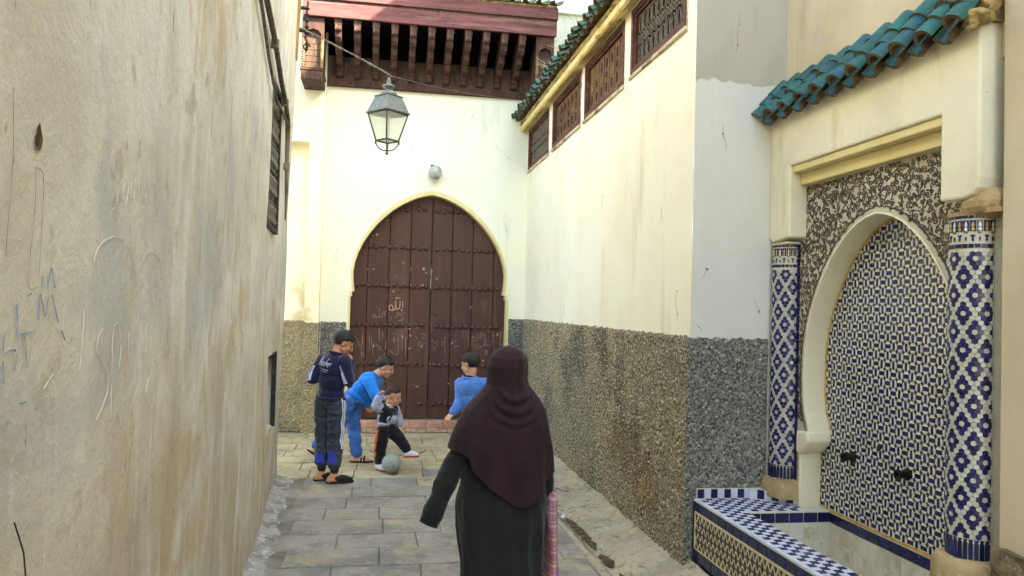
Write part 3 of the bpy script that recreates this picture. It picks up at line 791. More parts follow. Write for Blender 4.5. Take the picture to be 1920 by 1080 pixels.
# scrawls: thin chalk and ink strokes, and scratches
def smooth_line(l, n=6):
    """Catmull-Rom through the traced points"""
    P = [l[0]] + list(l) + [l[-1]]
    out = []
    for a, b, c, d in zip(P, P[1:], P[2:], P[3:]):
        for q in range(n):
            t = q / n
            out.append(tuple(.5 * (2 * b[k] + (c[k] - a[k]) * t + (2 * a[k] - 5 * b[k] + 4 * c[k] - d[k]) * t * t + (3 * b[k] - a[k] - 3 * c[k] + d[k]) * t ** 3) for k in (0, 1)))
    return out + [l[-1]]
def broken(P, seed, cut=-.42, f=4.5):
    """drop the pieces where the chalk skipped"""
    runs, run = [], []
    for i, p in enumerate(P):
        if mnoise.noise(Vector((i * f * .13, seed * 3.7, 2.1))) < cut:
            if len(run) > 1: runs.append(run)
            run = []
        else: run.append(p)
    if len(run) > 1: runs.append(run)
    return runs
def wall_strokes(lines, w, name, mt, h=.0012, cut=-.42):
    mb = MB()
    for k, l in enumerate(lines):
        for rn in broken(smooth_line(l), k, cut):
            P = [Vector(lw(yy, zz, -.0028)) for yy, zz in rn]
            mb.strip(P, (1, .05, 0), [w * (.35 + 1.1 * abs(mnoise.noise(Vector((i * .45, k * 3.1, 1))))) for i in range(len(P))], h)
    part(name, mb, mt, lwall, kind='stuff')
wall_strokes(WALL_WHITE, .0046, 'white_scrawl', 'chalk_wall')
wall_strokes(WALL_BLUE, .0044, 'blue_scrawl', 'blue_ink')
r = random.Random(3)
scr = []
for k in range(46):
    yy, zz = r.uniform(1.5, 7.6), r.uniform(.3, 4.0)
    L_ = r.choice([.015, .02, .03, .04, .06, .10])
    scr.append([(yy, zz), (yy + L_ * r.uniform(-.05, .05), zz - L_ * .5), (yy + L_ * r.uniform(-.08, .08), zz - L_)])
scr += [[(1.34, 2.13), (1.36, 2.02), (1.355, 1.86)], [(1.45, 2.02), (1.46, 1.95), (1.455, 1.82), (1.50, 1.815)], [(1.45, 2.02), (1.49, 2.0), (1.50, 1.83)],
        [(1.36, 2.52), (1.41, 2.45)], [(3.74, 2.75), (3.73, 2.4), (3.70, 2.05)], [(4.2, 2.3), (4.18, 2.0), (4.16, 1.7)]]
wall_strokes(scr, .0016, 'scratch', 'scratch', .0006, -.9)
# hole knocked in the plaster
mb = MB()
c0 = Vector(lw(1.452, 2.075, 0))
outl = [(0, .032), (.007, .018), (.018, -.005), (.010, -.03), (.0, -.036), (-.012, -.028), (-.016, -.006), (-.008, .004), (-.004, .024)]
n = len(outl)
mb.add([(c0.x + .0015, c0.y + a * .62, c0.z + b * .55) for a, b in outl] + [(c0.x + .004, c0.y + a * .85, c0.z + b * .75) for a, b in outl], [tuple(range(n))] + [(i, (i + 1) % n, n + (i + 1) % n, n + i) for i in range(n)])
part('plaster_hole', mb, 'soil', lwall)

# conduit and cables running down the wall
cond = thing('wall_conduit', 'grey conduit pipe and frayed cable running down over the grilled window on the stained wall', 'pipe', (-.80, 6.5, 2.5))
def onl(y, z, o=.03): return (lwx(y, z) + lw_bump(y, z) + o, y, z)
mb = MB(); mb.tube([onl(4.4, 3.66), onl(4.9, 3.63), onl(5.5, 3.58), onl(6.1, 3.49), onl(6.6, 3.45), onl(7.0, 3.41), onl(7.09, 3.36), onl(7.11, 3.25), onl(7.10, 3.0), onl(7.11, 2.75), onl(7.10, 2.52)],
                   [.019, .019, .019, .019, .02, .022, .024, .022, .018, .014, .006], 8)
part('pipe_run', mb, 'pipe', cond, smooth=True)
mb = MB(); mb.tube([onl(4.3, 3.56, .02), onl(4.7, 3.50, .025), onl(5.2, 3.40, .02), onl(5.55, 3.30, .03), onl(5.9, 3.28, .02), onl(6.3, 3.30, .03), onl(6.75, 3.36, .02), onl(7.05, 3.36, .03)], .012, 6)
part('cable_run', mb, 'cable', cond, smooth=True)
mb = MB()
for yy, zz in ((5.5, 3.575), (6.6, 3.445), (7.10, 3.0)):
    p = onl(yy, zz, 0); mb.box(p[0] - .02, p[0] + .055, yy - .02, yy + .02, zz - .03, zz + .03)
part('pipe_clip', mb, 'iron', cond, bev=.004)
tw = MB()
for pts in ([(1.435, 1.415), (1.45, 1.36), (1.447, 1.28), (1.442, 1.2)], [(1.447, 1.30), (1.438, 1.24), (1.43, 1.2)], [(1.446, 1.27), (1.456, 1.22)]):
    tw.tube([onl(a, b, .006 + .01 * i) for i, (a, b) in enumerate(pts)], .0014, 5)
solo('dry_twig', tw, 'twig', 'thin dark twig sticking out low on the stained plaster wall', 'twig', (-.6, 1.44, 1.2))

# ================================================================== GATE WALL (end of the alley)
gwall = thing('gate_wall', 'pale wall with a pointed horseshoe arch at the end of the alley', 'wall', (.7, 11.2, 0))
GY = 11.2
AC = .70
ARCH = [(.0, 1.15), (1.90, 1.15), (1.901, 1.13), (1.97, 1.13), (1.971, 1.098), (2.05, 1.108), (2.12, 1.116), (2.26, 1.122), (2.40, 1.10), (2.55, 1.055), (2.70, .99), (2.84, .91), (2.98, .81), (3.10, .70), (3.20, .59), (3.29, .46), (3.36, .33), (3.41, .21), (3.44, .10), (3.455, .0)]
zz = [a for a, _ in ARCH]; hw = [b for _, b in ARCH]
mb = MB()
def gface(x, z, d=0): return (x, GY + d + .004 * mnoise.noise(Vector((x * 1.5, z * 1.5, 9))), z)
XL, XRr = -.84, 4.6
TOPZ = 4.97
for i in range(len(zz) - 1):
    a, b = zz[i], zz[i + 1]
    if b - a < .002: continue
    mb.add([gface(XL, a), gface(AC - hw[i], a), gface(AC - hw[i + 1], b), gface(XL, b)], [(0, 1, 2, 3)])
    mb.add([gface(AC + hw[i], a), gface(XRr, a), gface(XRr, b), gface(AC + hw[i + 1], b)], [(0, 1, 2, 3)])
mb.add([gface(XL, 3.455), gface(AC, 3.455), gface(XRr, 3.455), gface(XRr, TOPZ), gface(AC, TOPZ), gface(XL, TOPZ)], [(0, 1, 4, 5), (1, 2, 3, 4)])
mb.add([gface(2.30, TOPZ), gface(XRr, TOPZ), gface(XRr, 6.20), gface(2.30, 6.20)], [(0, 1, 2, 3)])
mb.box(2.30, 4.6, 11.12, 11.35, 6.20, 6.27)
mb.add([(2.30, 11.16, 6.27), (4.6, 11.16, 6.27), (4.6, 11.16, 7.6), (2.30, 11.16, 7.6)], [(0, 1, 2, 3)])
mb.add([(-3.4, 11.25, 5.95), (2.30, 11.25, 5.95), (2.30, 11.25, 7.6), (-3.4, 11.25, 7.6)], [(0, 1, 2, 3)])
mb.box(-3.4, 4.6, 11.62, 11.9, 0, 7.6)
part('painted_face', mb, 'pale', gwall)
zl = [(AC - h, z) for z, h in ARCH]; zr = [(AC + h, z) for z, h in ARCH[::-1][1:]]
path = zl + zr
inner = []
for i, (xa, za) in enumerate(path):
    a, b = path[max(0, i - 1)], path[min(len(path) - 1, i + 1)]
    t = Vector((b[0] - a[0], b[1] - a[1])).normalized()
    top = max(0, -(t.y if xa < AC else -t.y) + 1) if za > 2 else 0
    w_ = .030 + .030 * smoothstep(2.4, 3.3, za)
    if za < 1.98: inner.append((xa + (.03 if xa < AC else -.03), za))
    else: inner.append((xa + t.y * w_, za - t.x * w_))
mb = MB()
for i in range(len(path) - 1):
    (xa, za), (xb, zb), (xc, zc), (xd, zd) = path[i], path[i + 1], inner[i + 1], inner[i]
    mb.add([(xa, GY - .010, za), (xb, GY - .010, zb), (xc, GY - .010, zc), (xd, GY - .010, zd)], [(0, 1, 2, 3)])
    mb.add([(xa, GY - .010, za), (xb, GY - .010, zb), (xb, GY + .01, zb), (xa, GY + .01, za)], [(0, 1, 2, 3)])
    mb.add([(xd, GY - .010, zd), (xc, GY - .010, zc), (xc, GY + .17, zc), (xd, GY + .17, zd)], [(0, 1, 2, 3)])
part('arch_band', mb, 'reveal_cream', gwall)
# pilaster and the blind recess left of the gate
mb = holed([-3.4, -.835], [-.2, 4.9], [(-2.6, -1.03, -.2, 4.02)], lambda u, v, d: (u, 10.98 + d, v), .18, step=.5)
mb.add([(-.835, 10.98, 0), (-.835, 11.21, 0), (-.835, 11.21, 4.9), (-.835, 10.98, 4.9)], [(0, 1, 2, 3)])
mb.add([(-2.61, 11.16, 0), (-1.02, 11.16, 0), (-1.02, 11.16, 4.03), (-2.61, 11.16, 4.03)], [(0, 1, 2, 3)])
mb.add([(-3.4, 10.98, 4.9), (-.835, 10.98, 4.9), (-.835, 11.3, 4.9), (-3.4, 11.3, 4.9)], [(0, 1, 2, 3)])
mb.add([(-3.4, 11.1, 4.9), (-.835, 11.1, 4.9), (-.835, 11.1, 5.95), (-3.4, 11.1, 5.95)], [(0, 1, 2, 3)])
mb.add([(-3.4, 10.98, 0), (-3.4, 11.3, 0), (-3.4, 11.3, 6), (-3.4, 10.98, 6)], [(0, 1, 2, 3)])
part('pilaster', mb, 'pilaster', gwall)
# dado of rough render
mb = rough_sheet(-.99 - .04, -.838, 0, 1.52, .02, lambda u, v, d: (u, 10.98 + d, v), .014, 3, .012)
mb2 = rough_sheet(-2.6, -1.045, 0, 1.54, .03, lambda u, v, d: (u, 11.16 + d, v), .014, 4, .012)
mb.add(mb2.v, mb2.f)
part('rough_dado', mb, 'dado_ochre', gwall)
mb = rough_sheet(10.99, 11.19, 0, 1.52, .02, lambda u, v, d: (-.835 - d, u, v), .012, 5, .01)
mb2 = rough_sheet(-.82, -.462, 0, 1.53, .02, lambda u, v, d: (u, GY + d, v), .014, 6, .012)
mb.add(mb2.v, mb2.f)
mb2 = rough_sheet(1.86, 2.08, 0, 1.63, .02, lambda u, v, d: (u, GY + d, v), .014, 7, .012)
mb.add(mb2.v, mb2.f)
part('grey_dado', mb, 'dado_grey', gwall)

# door leaves: boards and studs
PLANKS = [[-.52, -.195, .11, .415, .715], [.725, 1.02, 1.325, 1.64, 1.92]]
stud_mb = MB()
prof = [(.036, 0), (.034, .012), (.026, .024), (.012, .031)]
stud_mb.lathe(prof, (0, 0, 0), 9, 0, (Vector((1, 0, 0)), Vector((0, 0, 1)), Vector((0, -1, 0))))
stud_me = local_mesh('stud', stud_mb, 'stud', smooth=True)
DY = 11.345
ROWS = [3.19, 2.63, 2.07, 1.50, .935, .375]
r = random.Random(8)
for li, xs in enumerate(PLANKS):
    mb = MB(); mb.box(xs[0], xs[-1], DY + .045, DY + .075, .15, 3.55)
    leaf = part('door_leaf', mb, 'gap', gwall)
    for a, b in zip(xs, xs[1:]):
        w = b - a - .007
        mbp = MB(); mbp.box(-w / 2, w / 2, -.022, .022, -1.68, 1.68)
        o = piece('plank', local_mesh('plank', mbp, 'door'), leaf, ((a + b) / 2, DY + .022 + r.uniform(-.002, .002), .155 + 1.68))
        bevel(o, .006, 1)
    for ri, zr_ in enumerate(ROWS):
        lo, hi = (-.42, .665) if li == 0 else (.80, 1.83)
        half = interp(ARCH, zr_) - .06
        lo, hi = max(lo, AC - half), min(hi, AC + half)
        if li == 1: zr_ -= .008
        xx = lo
        while xx <= hi:
            if not (ri == 5 and r.random() < .45) and r.random() > .02:
                piece('stud', stud_me, leaf, (xx + r.uniform(-.008, .008), DY - .001, zr_ + r.uniform(-.009, .009)), (0, r.uniform(0, 3), 0))
            xx += .0905
# dividing seam line cover, nail holes, chalk words
mb = MB()
for xx, z_ in ((.80, 1.655), (.785, 1.66), (.815, 1.652)): mb.ell((xx, DY - .001, z_), (.02, .003, .007))
for xx, z_ in ((1.03, 1.86), (1.02, 1.77), (.715, .93), (.72, 1.49)): mb.ell((xx, DY - .001, z_), (.009, .003, .014))
part('board_hole', mb, 'gap', gwall, kind='stuff')
def door_strokes(lines, w, name, mt, cut=-.45):
    mb = MB()
    for k, l in enumerate(lines):
        for rn in broken(smooth_line(l, 4), k + 50, cut):
            mb.strip([Vector((a, DY - .003, b)) for a, b in rn], (0, -1, 0), [w * (.5 + .9 * abs(mnoise.noise(Vector((i * .6, k * 2.3, 4))))) for i in range(len(rn))], .001)
    part(name, mb, mt, gwall, kind='stuff')
door_strokes(DOOR_PEACH, .014, 'peach_chalk_word', 'chalk_peach', -.6)
door_strokes(DOOR_WHITE, .0075, 'white_chalk_words', 'chalk')
r = random.Random(17)
mb = MB()
for k in range(60):
    xx, z_ = r.uniform(-.3, 1.75), r.choice([r.uniform(.3, 1.5), r.uniform(1.2, 3.2)])
    s = r.choice([.004, .005, .007, .014])
    if r.random() < .2 and k < 20: z_ = 2.3
    mb.ell((xx, DY - .001, z_), (s, .0015, s * r.uniform(.8, 1.6)), nu=7, nv=4)
for xx, z_, s in ((.43, 2.33, .012), (.61, 2.33, .020), (.43, 2.09, .012), (.60, 2.09, .016), (.43, 1.16, .012)):
    mb.ell((xx, DY - .002, z_), (s, .002, s), nu=8, nv=5)
part('plaster_spots', mb, 'chalk', gwall, kind='stuff')
mb = MB()
for z_, h_ in ((2.18, .05), (2.27, .07), (2.09, .05)):
    mb.box(.7165, .7235, DY + .002, DY + .02, z_ - h_, z_ + h_)
part('seam_patch', mb, 'chalk_wall', gwall, kind='stuff')

# door step of pink bricks
mb = MB(); mb.box(-.50, 1.92, 11.0, 11.36, -.04, .135)
step = part('door_step', mb, 'step_mortar', gwall, bev=.006)
r = random.Random(4)
x = -.50
while x < 1.9:
    w = min(r.uniform(.22, .26), 1.925 - x)
    b = MB(); b.box(-w / 2 + .004, w / 2 - .004, -.09, .09, -.042, .042)
    o = piece('brick', local_mesh('brick', b, 'brick'), step, (x + w / 2, 11.072 + r.uniform(-.005, .005), .112 + r.uniform(-.003, .003)), (r.uniform(-.01, .01), 0, r.uniform(-.01, .01)))
    bevel(o, .008, 2)
    x += w
b0 = None
x = -.5
while x < 1.9:
    w = min(.30, 1.925 - x)
    b = MB(); b.box(-w / 2 + .004, w / 2 - .004, -.10, .10, -.03, .03)
    o = piece('brick', local_mesh('brick', b, 'step_mortar'), step, (x + w / 2, 11.072 + r.uniform(-.006, .006), .034 + r.uniform(-.003, .003)))
    bevel(o, .008, 2)
    x += w

# round drain cover in the paving
man = thing('drain_cover', 'round ribbed iron drain cover in the paving before the gate', 'drain cover', (.27, 9.7, 0))
mb = MB(); mb.lathe([(.33, -.02), (.33, .010), (.30, .012), (.295, .006), (.01, .006)], (.27, 9.7, 0), 40)
part('cover_plate', mb, 'cast_iron', man)
mb = MB()
for k in range(-6, 7):
    xx = k * .044
    h = sqrt(max(0, .285 ** 2 - xx * xx))
    mb.box(.27 + xx - .010, .27 + xx + .010, 9.7 - h, 9.7 + h, .004, .013)
part('rib', mb, 'cast_iron', man)
mb = MB(); mb.lathe([(.345, -.02), (.345, .006), (.333, .006), (.333, -.02)], (.27, 9.7, 0), 40); part('cover_seat', mb, 'mortar', man)

# hairline cracks and chips in the paint
def crack_lines(fn, spots, seed, nrm, mt='scratch'):
    r_ = random.Random(seed)
    mb = MB()
    for (u, v, L_, ang) in spots:
        pts, a = [(u, v)], ang
        for k in range(int(L_ / .03)):
            a += r_.uniform(-.6, .6); a = ang + (a - ang) * .8
            pts.append((pts[-1][0] + .03 * cos(a), pts[-1][1] + .03 * sin(a)))
        mb.strip([fn(*p) for p in pts], nrm, [.0012 + .0022 * r_.random() for _ in pts], .0008)
        for k in range(2):
            p = r_.choice(pts); s_ = r_.uniform(.004, .010)
            c = [(p[0] + s_ * cos(t) * r_.uniform(.6, 1.3), p[1] + s_ * sin(t) * r_.uniform(.6, 1.3)) for t in np.linspace(0, 6.28, 7)[:-1]]
            mb.add([fn(*q) for q in c], [tuple(range(6))])
    return mb
part('paint_crack', crack_lines(lambda u, v: Vector((u, GY - .007, v)), [(1.6, 4.2, .3, -1.4), (-.3, 3.9, .2, -1.2), (1.3, 4.7, .25, -1.8), (.1, 4.4, .1, -.4), (1.75, 3.2, .3, -1.5), (-.6, 2.6, .3, -1.6), (1.1, 3.9, .06, -1), (.4, 4.1, .05, -2)], 5, (0, -1, 0)), 'scratch', gwall, kind='stuff')
# globe lamp over the gate
lamp = thing('globe_lamp', 'small frosted globe lamp on the wall above the arched gate', 'lamp', (.72, 11.2, 3.71))
ax = (Vector((1, 0, 0)), Vector((0, 0, 1)), Vector((0, -1, 0)))
mb = MB(); mb.lathe([(.082, 0), (.082, .03), (.07, .045)], (.72, 11.197, 3.71), 20, 0, ax); part('lamp_base', mb, 'lamp_metal', lamp, smooth=False)
mb = MB(); mb.ell((.72, 11.09, 3.71), (.098, .085, .1), nu=20, nv=14); part('globe', mb, 'globe', lamp, smooth=True)
mb = MB(); mb.box(.66, .70, 11.15, 11.199, 3.80, 3.83); part('lamp_bracket', mb, 'iron_dark', lamp, bev=.003)

# ================================================================== CREAM HOUSE (right)
house = thing('cream_house', 'cream house with four small windows high under a green tiled eave', 'house', (2.09, 5.0, 0))
HX, HY = 2.09, 5.0
WIN = [(9.77, 11.15, 3.815, 4.41), (8.15, 9.53, 3.815, 4.41), (6.61, 7.97, 3.815, 4.41), (5.18, 6.42, 3.835, 4.41)]
def hb(u, v): return smoothstep(5.0, 5.35, u) * .008 * mnoise.noise(Vector((u * .9, v * .9, 3.3))) + .003 * mnoise.noise(Vector((u * 4, v * 4, 2)))
mb = holed([5.0, 11.25], [0, 4.62], WIN, lambda u, v, d: (HX + d - (hb(u, v) if d == 0 else 0), u, v), .16, step=.16)
part('cream_face', mb, 'cream', house)
mb = MB()
mb.add([(HX, 5.0, 0), (2.80, 5.0, 0), (2.80, 5.0, 6.6), (HX, 5.0, 6.6)], [(0, 1, 2, 3)])
mb.add([(HX + .003, 5.0, 4.63), (HX + .003, 5.6, 4.63), (HX + .003, 5.6, 6.6), (HX + .003, 5.0, 6.6)], [(0, 1, 2, 3)])
part('painted_return', mb, 'blue_wall', house)
mb = rough_sheet(4.985, 11.18, .06, 1.632, .018, lambda u, v, d: (HX - .011 + d, u, v), .017, 11, .026)
part('pebbly_dado', mb, 'dado', house)
mb = rough_sheet(HX - .022, 2.66, .05, 1.628, .018, lambda u, v, d: (u, HY + d, v), .012, 12, .026)
part('grey_dado', mb, 'dado_grey', house)
# unseen upper storey behind the tiled roof, sized to shade the alley
mb = MB(); mb.box(3.40, 3.8, 4.8, 12.5, 4.6, 8.95); part('unseen_storey', mb, 'cream', house)
mb = MB(); mb.add([(2.02, 5.0, 4.62), (2.02, 11.3, 4.62), (3.45, 11.3, 5.45), (3.45, 5.0, 5.45)], [(0, 1, 2, 3)]); mb.box(2.1, 3.4, 5.02, 11.3, 4.55, 4.6)
part('roof_bed', mb, 'mud', house)

def window_unit(a, b, c, d, kind, seed):
    x = HX
    fr = MB()
    t = .05
    fr.box(x - .012, x + .10, a, b, c, c + t); fr.box(x - .012, x + .10, a, b, d - t, d)
    fr.box(x - .012, x + .10, a, a + t, c + t, d - t); fr.box(x - .012, x + .10, b - t, b, c + t, d - t)
    f = part('window_frame', fr, 'frame_wood', house, bev=.006)
    fr = MB(); s = .022
    a2, b2, c2, d2 = a + t, b - t, c + t, d - t
    fr.box(x + .004, x + .09, a2, b2, c2, c2 + s); fr.box(x + .004, x + .09, a2, b2, d2 - s, d2)
    fr.box(x + .004, x + .09, a2, a2 + s, c2 + s, d2 - s); fr.box(x + .004, x + .09, b2 - s, b2, c2 + s, d2 - s)
    o = part('inner_moulding', fr, 'frame_wood', f, bev=.005)
    # cracked mortar sill and rim
    m = MB(); m.box(x - .022, x + .02, a - .02, b + .02, c - .035, c - .002); m.box(x - .006, x + .02, a - .022, a - .002, c - .002, d + .01); m.box(x - .006, x + .02, b + .002, b + .022, c - .002, d + .01)
    part('mortar_rim', m, 'sill', f, bev=.006)
    a3, b3, c3, d3 = a2 + s, b2 - s, c2 + s, d2 - s
    if kind == 'grille':
        m = MB(); m.box(x + .145, x + .155, a, b, c, d); part('shade_board', m, 'black_void', f)
        g = MB()
        n = int((b3 - a3) / .105)
        p = (b3 - a3) / n
        gx = x + .035
        for zc in (c3 + .006, d3 - .006): g.tube([(gx, a3, zc), (gx, b3, zc)], .007, 5)
        for k in range(n):
            yc = a3 + p * (k + .5)
            hh = (d3 - c3)
            lo = [(gx, yc + .030 * cos(q), c3 + .085 + .072 * sin(q)) for q in np.linspace(0, 2 * pi, 14)[:-1]]
            hi = [(gx, yc + .030 * cos(q), d3 - .085 + .072 * sin(q)) for q in np.linspace(0, 2 * pi, 14)[:-1]]
            g.tube(lo, .0055, 5, closed=True); g.tube(hi, .0055, 5, closed=True)
            for sgn in (-1, 1):
                for zc in (c3 + hh * .5 + .022, c3 + hh * .5 - .022):
                    ring = [(gx - .004, yc + sgn * .027 + .019 * cos(q), zc + .019 * sin(q)) for q in np.linspace(0, 2 * pi, 9)[:-1]]
                    g.tube(ring, .005, 4, closed=True)
            g.tube([(gx, a3 + p * k, c3), (gx, a3 + p * k, d3)], .0055, 5)
        part('iron_grille', g, 'iron', f, kind='stuff')
    else:
        m = MB(); m.box(x + .035, x + .06, a2, b2, c2, d2); sh = part('shutter', m, 'shutter', f)
        m = MB()
        n = 7
        r = random.Random(seed)
        for k in range(n):
            yc = a3 + (b3 - a3) * (k + .5) / n
            for zc, up in ((c3 + .10, 1), (d3 - .11, -1)):
                if r.random() < .15: continue
                q = .03
                poly = [(yc + .018 * sin(t_) * (1 + .35 * up * cos(t_)), zc + .05 * cos(t_)) for t_ in np.linspace(0, 2 * pi, 12)[:-1]]
                m.prism(poly, lambda u, v, w: (w, u, v), x + .034, x + .026)
            if k % 2 == 1:
                for e in range(5):
                    a_ = e * 2 * pi / 5
                    poly = [(yc + .022 * cos(a_) + .009 * cos(t_), (c3 + d3) / 2 + .022 * sin(a_) + .009 * sin(t_)) for t_ in np.linspace(0, 2 * pi, 7)[:-1]]
                    m.prism(poly, lambda u, v, w: (w, u, v), x + .034, x + .026)
        part('carved_inlay', m, 'drop', sh, kind='stuff')
        m = MB()
        for k in range(n + 1):
            yc = a3 + (b3 - a3) * k / n
            m.box(x + .029, x + .0345, yc - .004, yc + .004, c3, d3)
        m.box(x + .0285, x + .0345, a3, b3, (c3 + d3) / 2 - .05, (c3 + d3) / 2 - .044); m.box(x + .0285, x + .0345, a3, b3, (c3 + d3) / 2 + .044, (c3 + d3) / 2 + .05)
        part('carved_rail', m, 'shutter', sh, kind='stuff')
for (w_, k_) in zip(WIN, ('grille', 'shutter', 'shutter', 'grille')): window_unit(*w_, k_, int(w_[0] * 10))

part('paint_crack', crack_lines(lambda u, v: Vector((HX - hb(u, v) - .0025, u, v)), [(10.9, 3.76, .22, -1.2), (10.3, 3.74, .12, -.6), (9.2, 3.77, .18, -1.3), (8.0, 3.7, .45, -1.5), (6.5, 3.8, .3, -1.45), (7.2, 2.9, .12, -1.2), (5.6, 2.6, .14, -1.7), (9.6, 2.4, .25, -1.5), (5.25, 1.95, .25, -1.5), (8.7, 1.9, .2, -1.4)], 9, (-1, 0, 0)), 'scratch', house, kind='stuff')
part('paint_crack', crack_lines(lambda u, v: Vector((u, HY - .002, v)), [(2.3, 3.1, .2, -1.5), (2.55, 1.9, .14, -1.2), (2.2, 2.1, .1, -2), (2.13, 1.72, .08, -.3), (2.4, 3.9, .3, -1.3)], 13, (0, -1, 0)), 'scratch', house, kind='stuff')
# eave: plaster cornice, crumbling mortar, rows of green tiles
mb = MB()
prof = [(HX + .02, 4.44), (1.985, 4.395), (1.965, 4.41), (1.955, 4.455), (1.965, 4.47), (HX + .02, 4.50)]
ys = np.arange(4.98, 11.26, .1)
n = len(prof)
vs = []
for yv in ys:
    for k, (px, pz) in enumerate(prof):
        e = .006 * mnoise.noise(Vector((yv * 3, k, 1))) if 0 < k < 5 else 0
        vs.append((px + e, yv, pz + e * .7))
mb.add(vs, [(i * n + k, i * n + (k + 1) % n, (i + 1) * n + (k + 1) % n, (i + 1) * n + k) for i in range(len(ys) - 1) for k in range(n)])
mb.add(vs[:n], [tuple(range(n))]); mb.add(vs[-n:], [tuple(range(n))])
part('cornice', mb, 'eave_plaster', house)
mb = MB()
ys = np.arange(4.98, 11.26, .05)
vs = []
for yv in ys:
    for (px, pz) in ((1.975, 4.468), (1.955, 4.50), (1.965, 4.545), (2.0, 4.58)):
        vs.append((px + .012 * mnoise.noise(Vector((yv * 9, pz * 30, 1))), yv, pz + .010 * mnoise.noise(Vector((yv * 7, pz * 30, 4)))))
mb.add(vs, [(i * 4 + k, i * 4 + k + 1, (i + 1) * 4 + k + 1, (i + 1) * 4 + k) for i in range(len(ys) - 1) for k in range(3)])
part('eave_mortar', mb, 'mud', house)

def barrel(L, r0, r1, up=True, seg=6, t=.013, arc=pi):
    """a half-round tile along +x (open end at x = 0), glazed outside (slot 0), bare clay inside and at its ends (slot 1)"""
    mb = MB()
    vs = []
    for x, rr in ((0, r0), (L, r1)):
        for q in (rr, rr - t):
            for k in range(seg + 1):
                a = (pi - arc) / 2 + arc * k / seg
                vs.append((x, q * cos(a), q * sin(a) * (1 if up else -1)))
    n = seg + 1
    A, B, D, E_ = 0, n, 2 * n, 3 * n
    for k in range(seg):
        mb.f.append((A + k, A + k + 1, D + k + 1, D + k)); mb.mi.append(0 if up else 1)
        mb.f.append((B + k, B + k + 1, E_ + k + 1, E_ + k)); mb.mi.append(1 if up else 0)
        mb.f.append((A + k, A + k + 1, B + k + 1, B + k)); mb.mi.append(1)
        mb.f.append((D + k, D + k + 1, E_ + k + 1, E_ + k)); mb.mi.append(1)
    for k in (0, seg):
        mb.f.append((A + k, B + k, E_ + k, D + k)); mb.mi.append(1)
    mb.v = vs
    return mb
cover_me = local_mesh('roof_tile', barrel(.40, .062, .050), ['glaze_dull', 'clay'], angle=48)
pan_me = local_mesh('roof_tile', barrel(.40, .066, .056, False, 5), ['glaze_dull', 'clay'])
r = random.Random(21)
yy = 5.06
while yy < 11.2:
    piece('roof_tile', cover_me, house, (1.845 + r.uniform(-.02, .02), yy + r.uniform(-.008, .008), 4.585 + r.uniform(-.008, .008)), (r.uniform(-.05, .05), -.40 + r.uniform(-.05, .05), r.uniform(-.05, .05)))
    piece('roof_tile', pan_me, house, (1.875 + r.uniform(-.02, .02), yy + .095, 4.59 + r.uniform(-.006, .006)), (r.uniform(-.05, .05), -.38, r.uniform(-.04, .04)))
    piece('roof_tile', cover_me, house, (2.12, yy, 4.70), (0, -.42, r.uniform(-.05, .05)))
    yy += .19
# dry weeds rooted between the tiles
for i, (y0, s) in enumerate(((9.0, 1.0), (8.35, .8), (7.6, .8))):
    w = MB()
    rr = random.Random(40 + i)
    for k in range(9):
        h = rr.uniform(.12, .28) * s; dx, dy = rr.uniform(-.10, .04), rr.uniform(-.12, .12)
        w.tube([(1.90, y0 + dy * .2, 4.60), (1.90 + dx * .5, y0 + dy * .6, 4.60 + h * .6), (1.90 + dx * 1.4, y0 + dy * 1.3, 4.60 + h * .85)], [.003, .0025, .001], 4)
    lb = ['tuft of dry straw among the green eave tiles nearest the wooden canopy', 'short dry straw tuft midway along the green tiled eave', 'thin dry straw tuft on the green eave nearest the corner'][i]
    solo('dry_weed', w, 'straw', lb, 'weed', (1.9, y0, 4.6), group='dry weeds on the tiled eave')

# ================================================================== WOODEN CANOPY over the gate
can = thing('wooden_canopy', 'carved red brown wooden canopy with brackets projecting over the gate', 'canopy', (.62, 11.1, 4.86))
CX0, CX1, CY = -1.12, 2.30, 10.40
mb = MB(); mb.box(CX0, CX1, CY, CY + .05, 5.575, 5.77); fas = part('fascia_board', mb, 'wood_red', can, bev=.006)
mb = MB(); mb.box(CX0 - .01, CX1 + .01, CY - .025, CY + .05, 5.80, 5.93); part('fascia_board', mb, 'wood_red', can, bev=.008)
mb = MB(); mb.box(CX0, CX1, CY + .012, CY + .06, 5.772, 5.798); part('fascia_fillet', mb, 'wood_brown', can)
mb = MB(); mb.box(CX0 - .01, CX1 + .01, CY - .012, CY + .05, 5.932, 5.965); part('fascia_fillet', mb, 'wood_red', can, bev=.005)
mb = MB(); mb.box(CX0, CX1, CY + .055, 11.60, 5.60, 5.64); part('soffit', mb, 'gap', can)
mb = MB(); mb.box(-.86, 2.20, 11.12, 11.22, 4.872, 4.965); part('wall_beam', mb, 'wood_dark', can, bev=.008)
mb = MB(); mb.box(-.86, 2.20, 11.135, 11.215, 4.967, 4.985); part('beam_fillet', mb, 'wood_brown', can)
r = random.Random(2)
xs = np.linspace(-.86, 2.14, 13)
for a, b in zip(xs, xs[1:]):
    m = MB(); m.box(a + .003, b - .003, 11.165 + r.uniform(0, .004), 11.19, 4.987, 5.30 + r.uniform(-.01, .01))
    part('back_board', m, 'wood_brown', can, bev=.003)
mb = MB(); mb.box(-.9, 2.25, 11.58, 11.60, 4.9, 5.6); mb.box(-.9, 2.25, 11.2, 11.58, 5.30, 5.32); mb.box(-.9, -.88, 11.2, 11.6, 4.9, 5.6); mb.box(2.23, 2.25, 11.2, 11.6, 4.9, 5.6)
part('shade_lining', mb, 'gap', can)  # near-black box puts the shade of the void behind the struts into colour
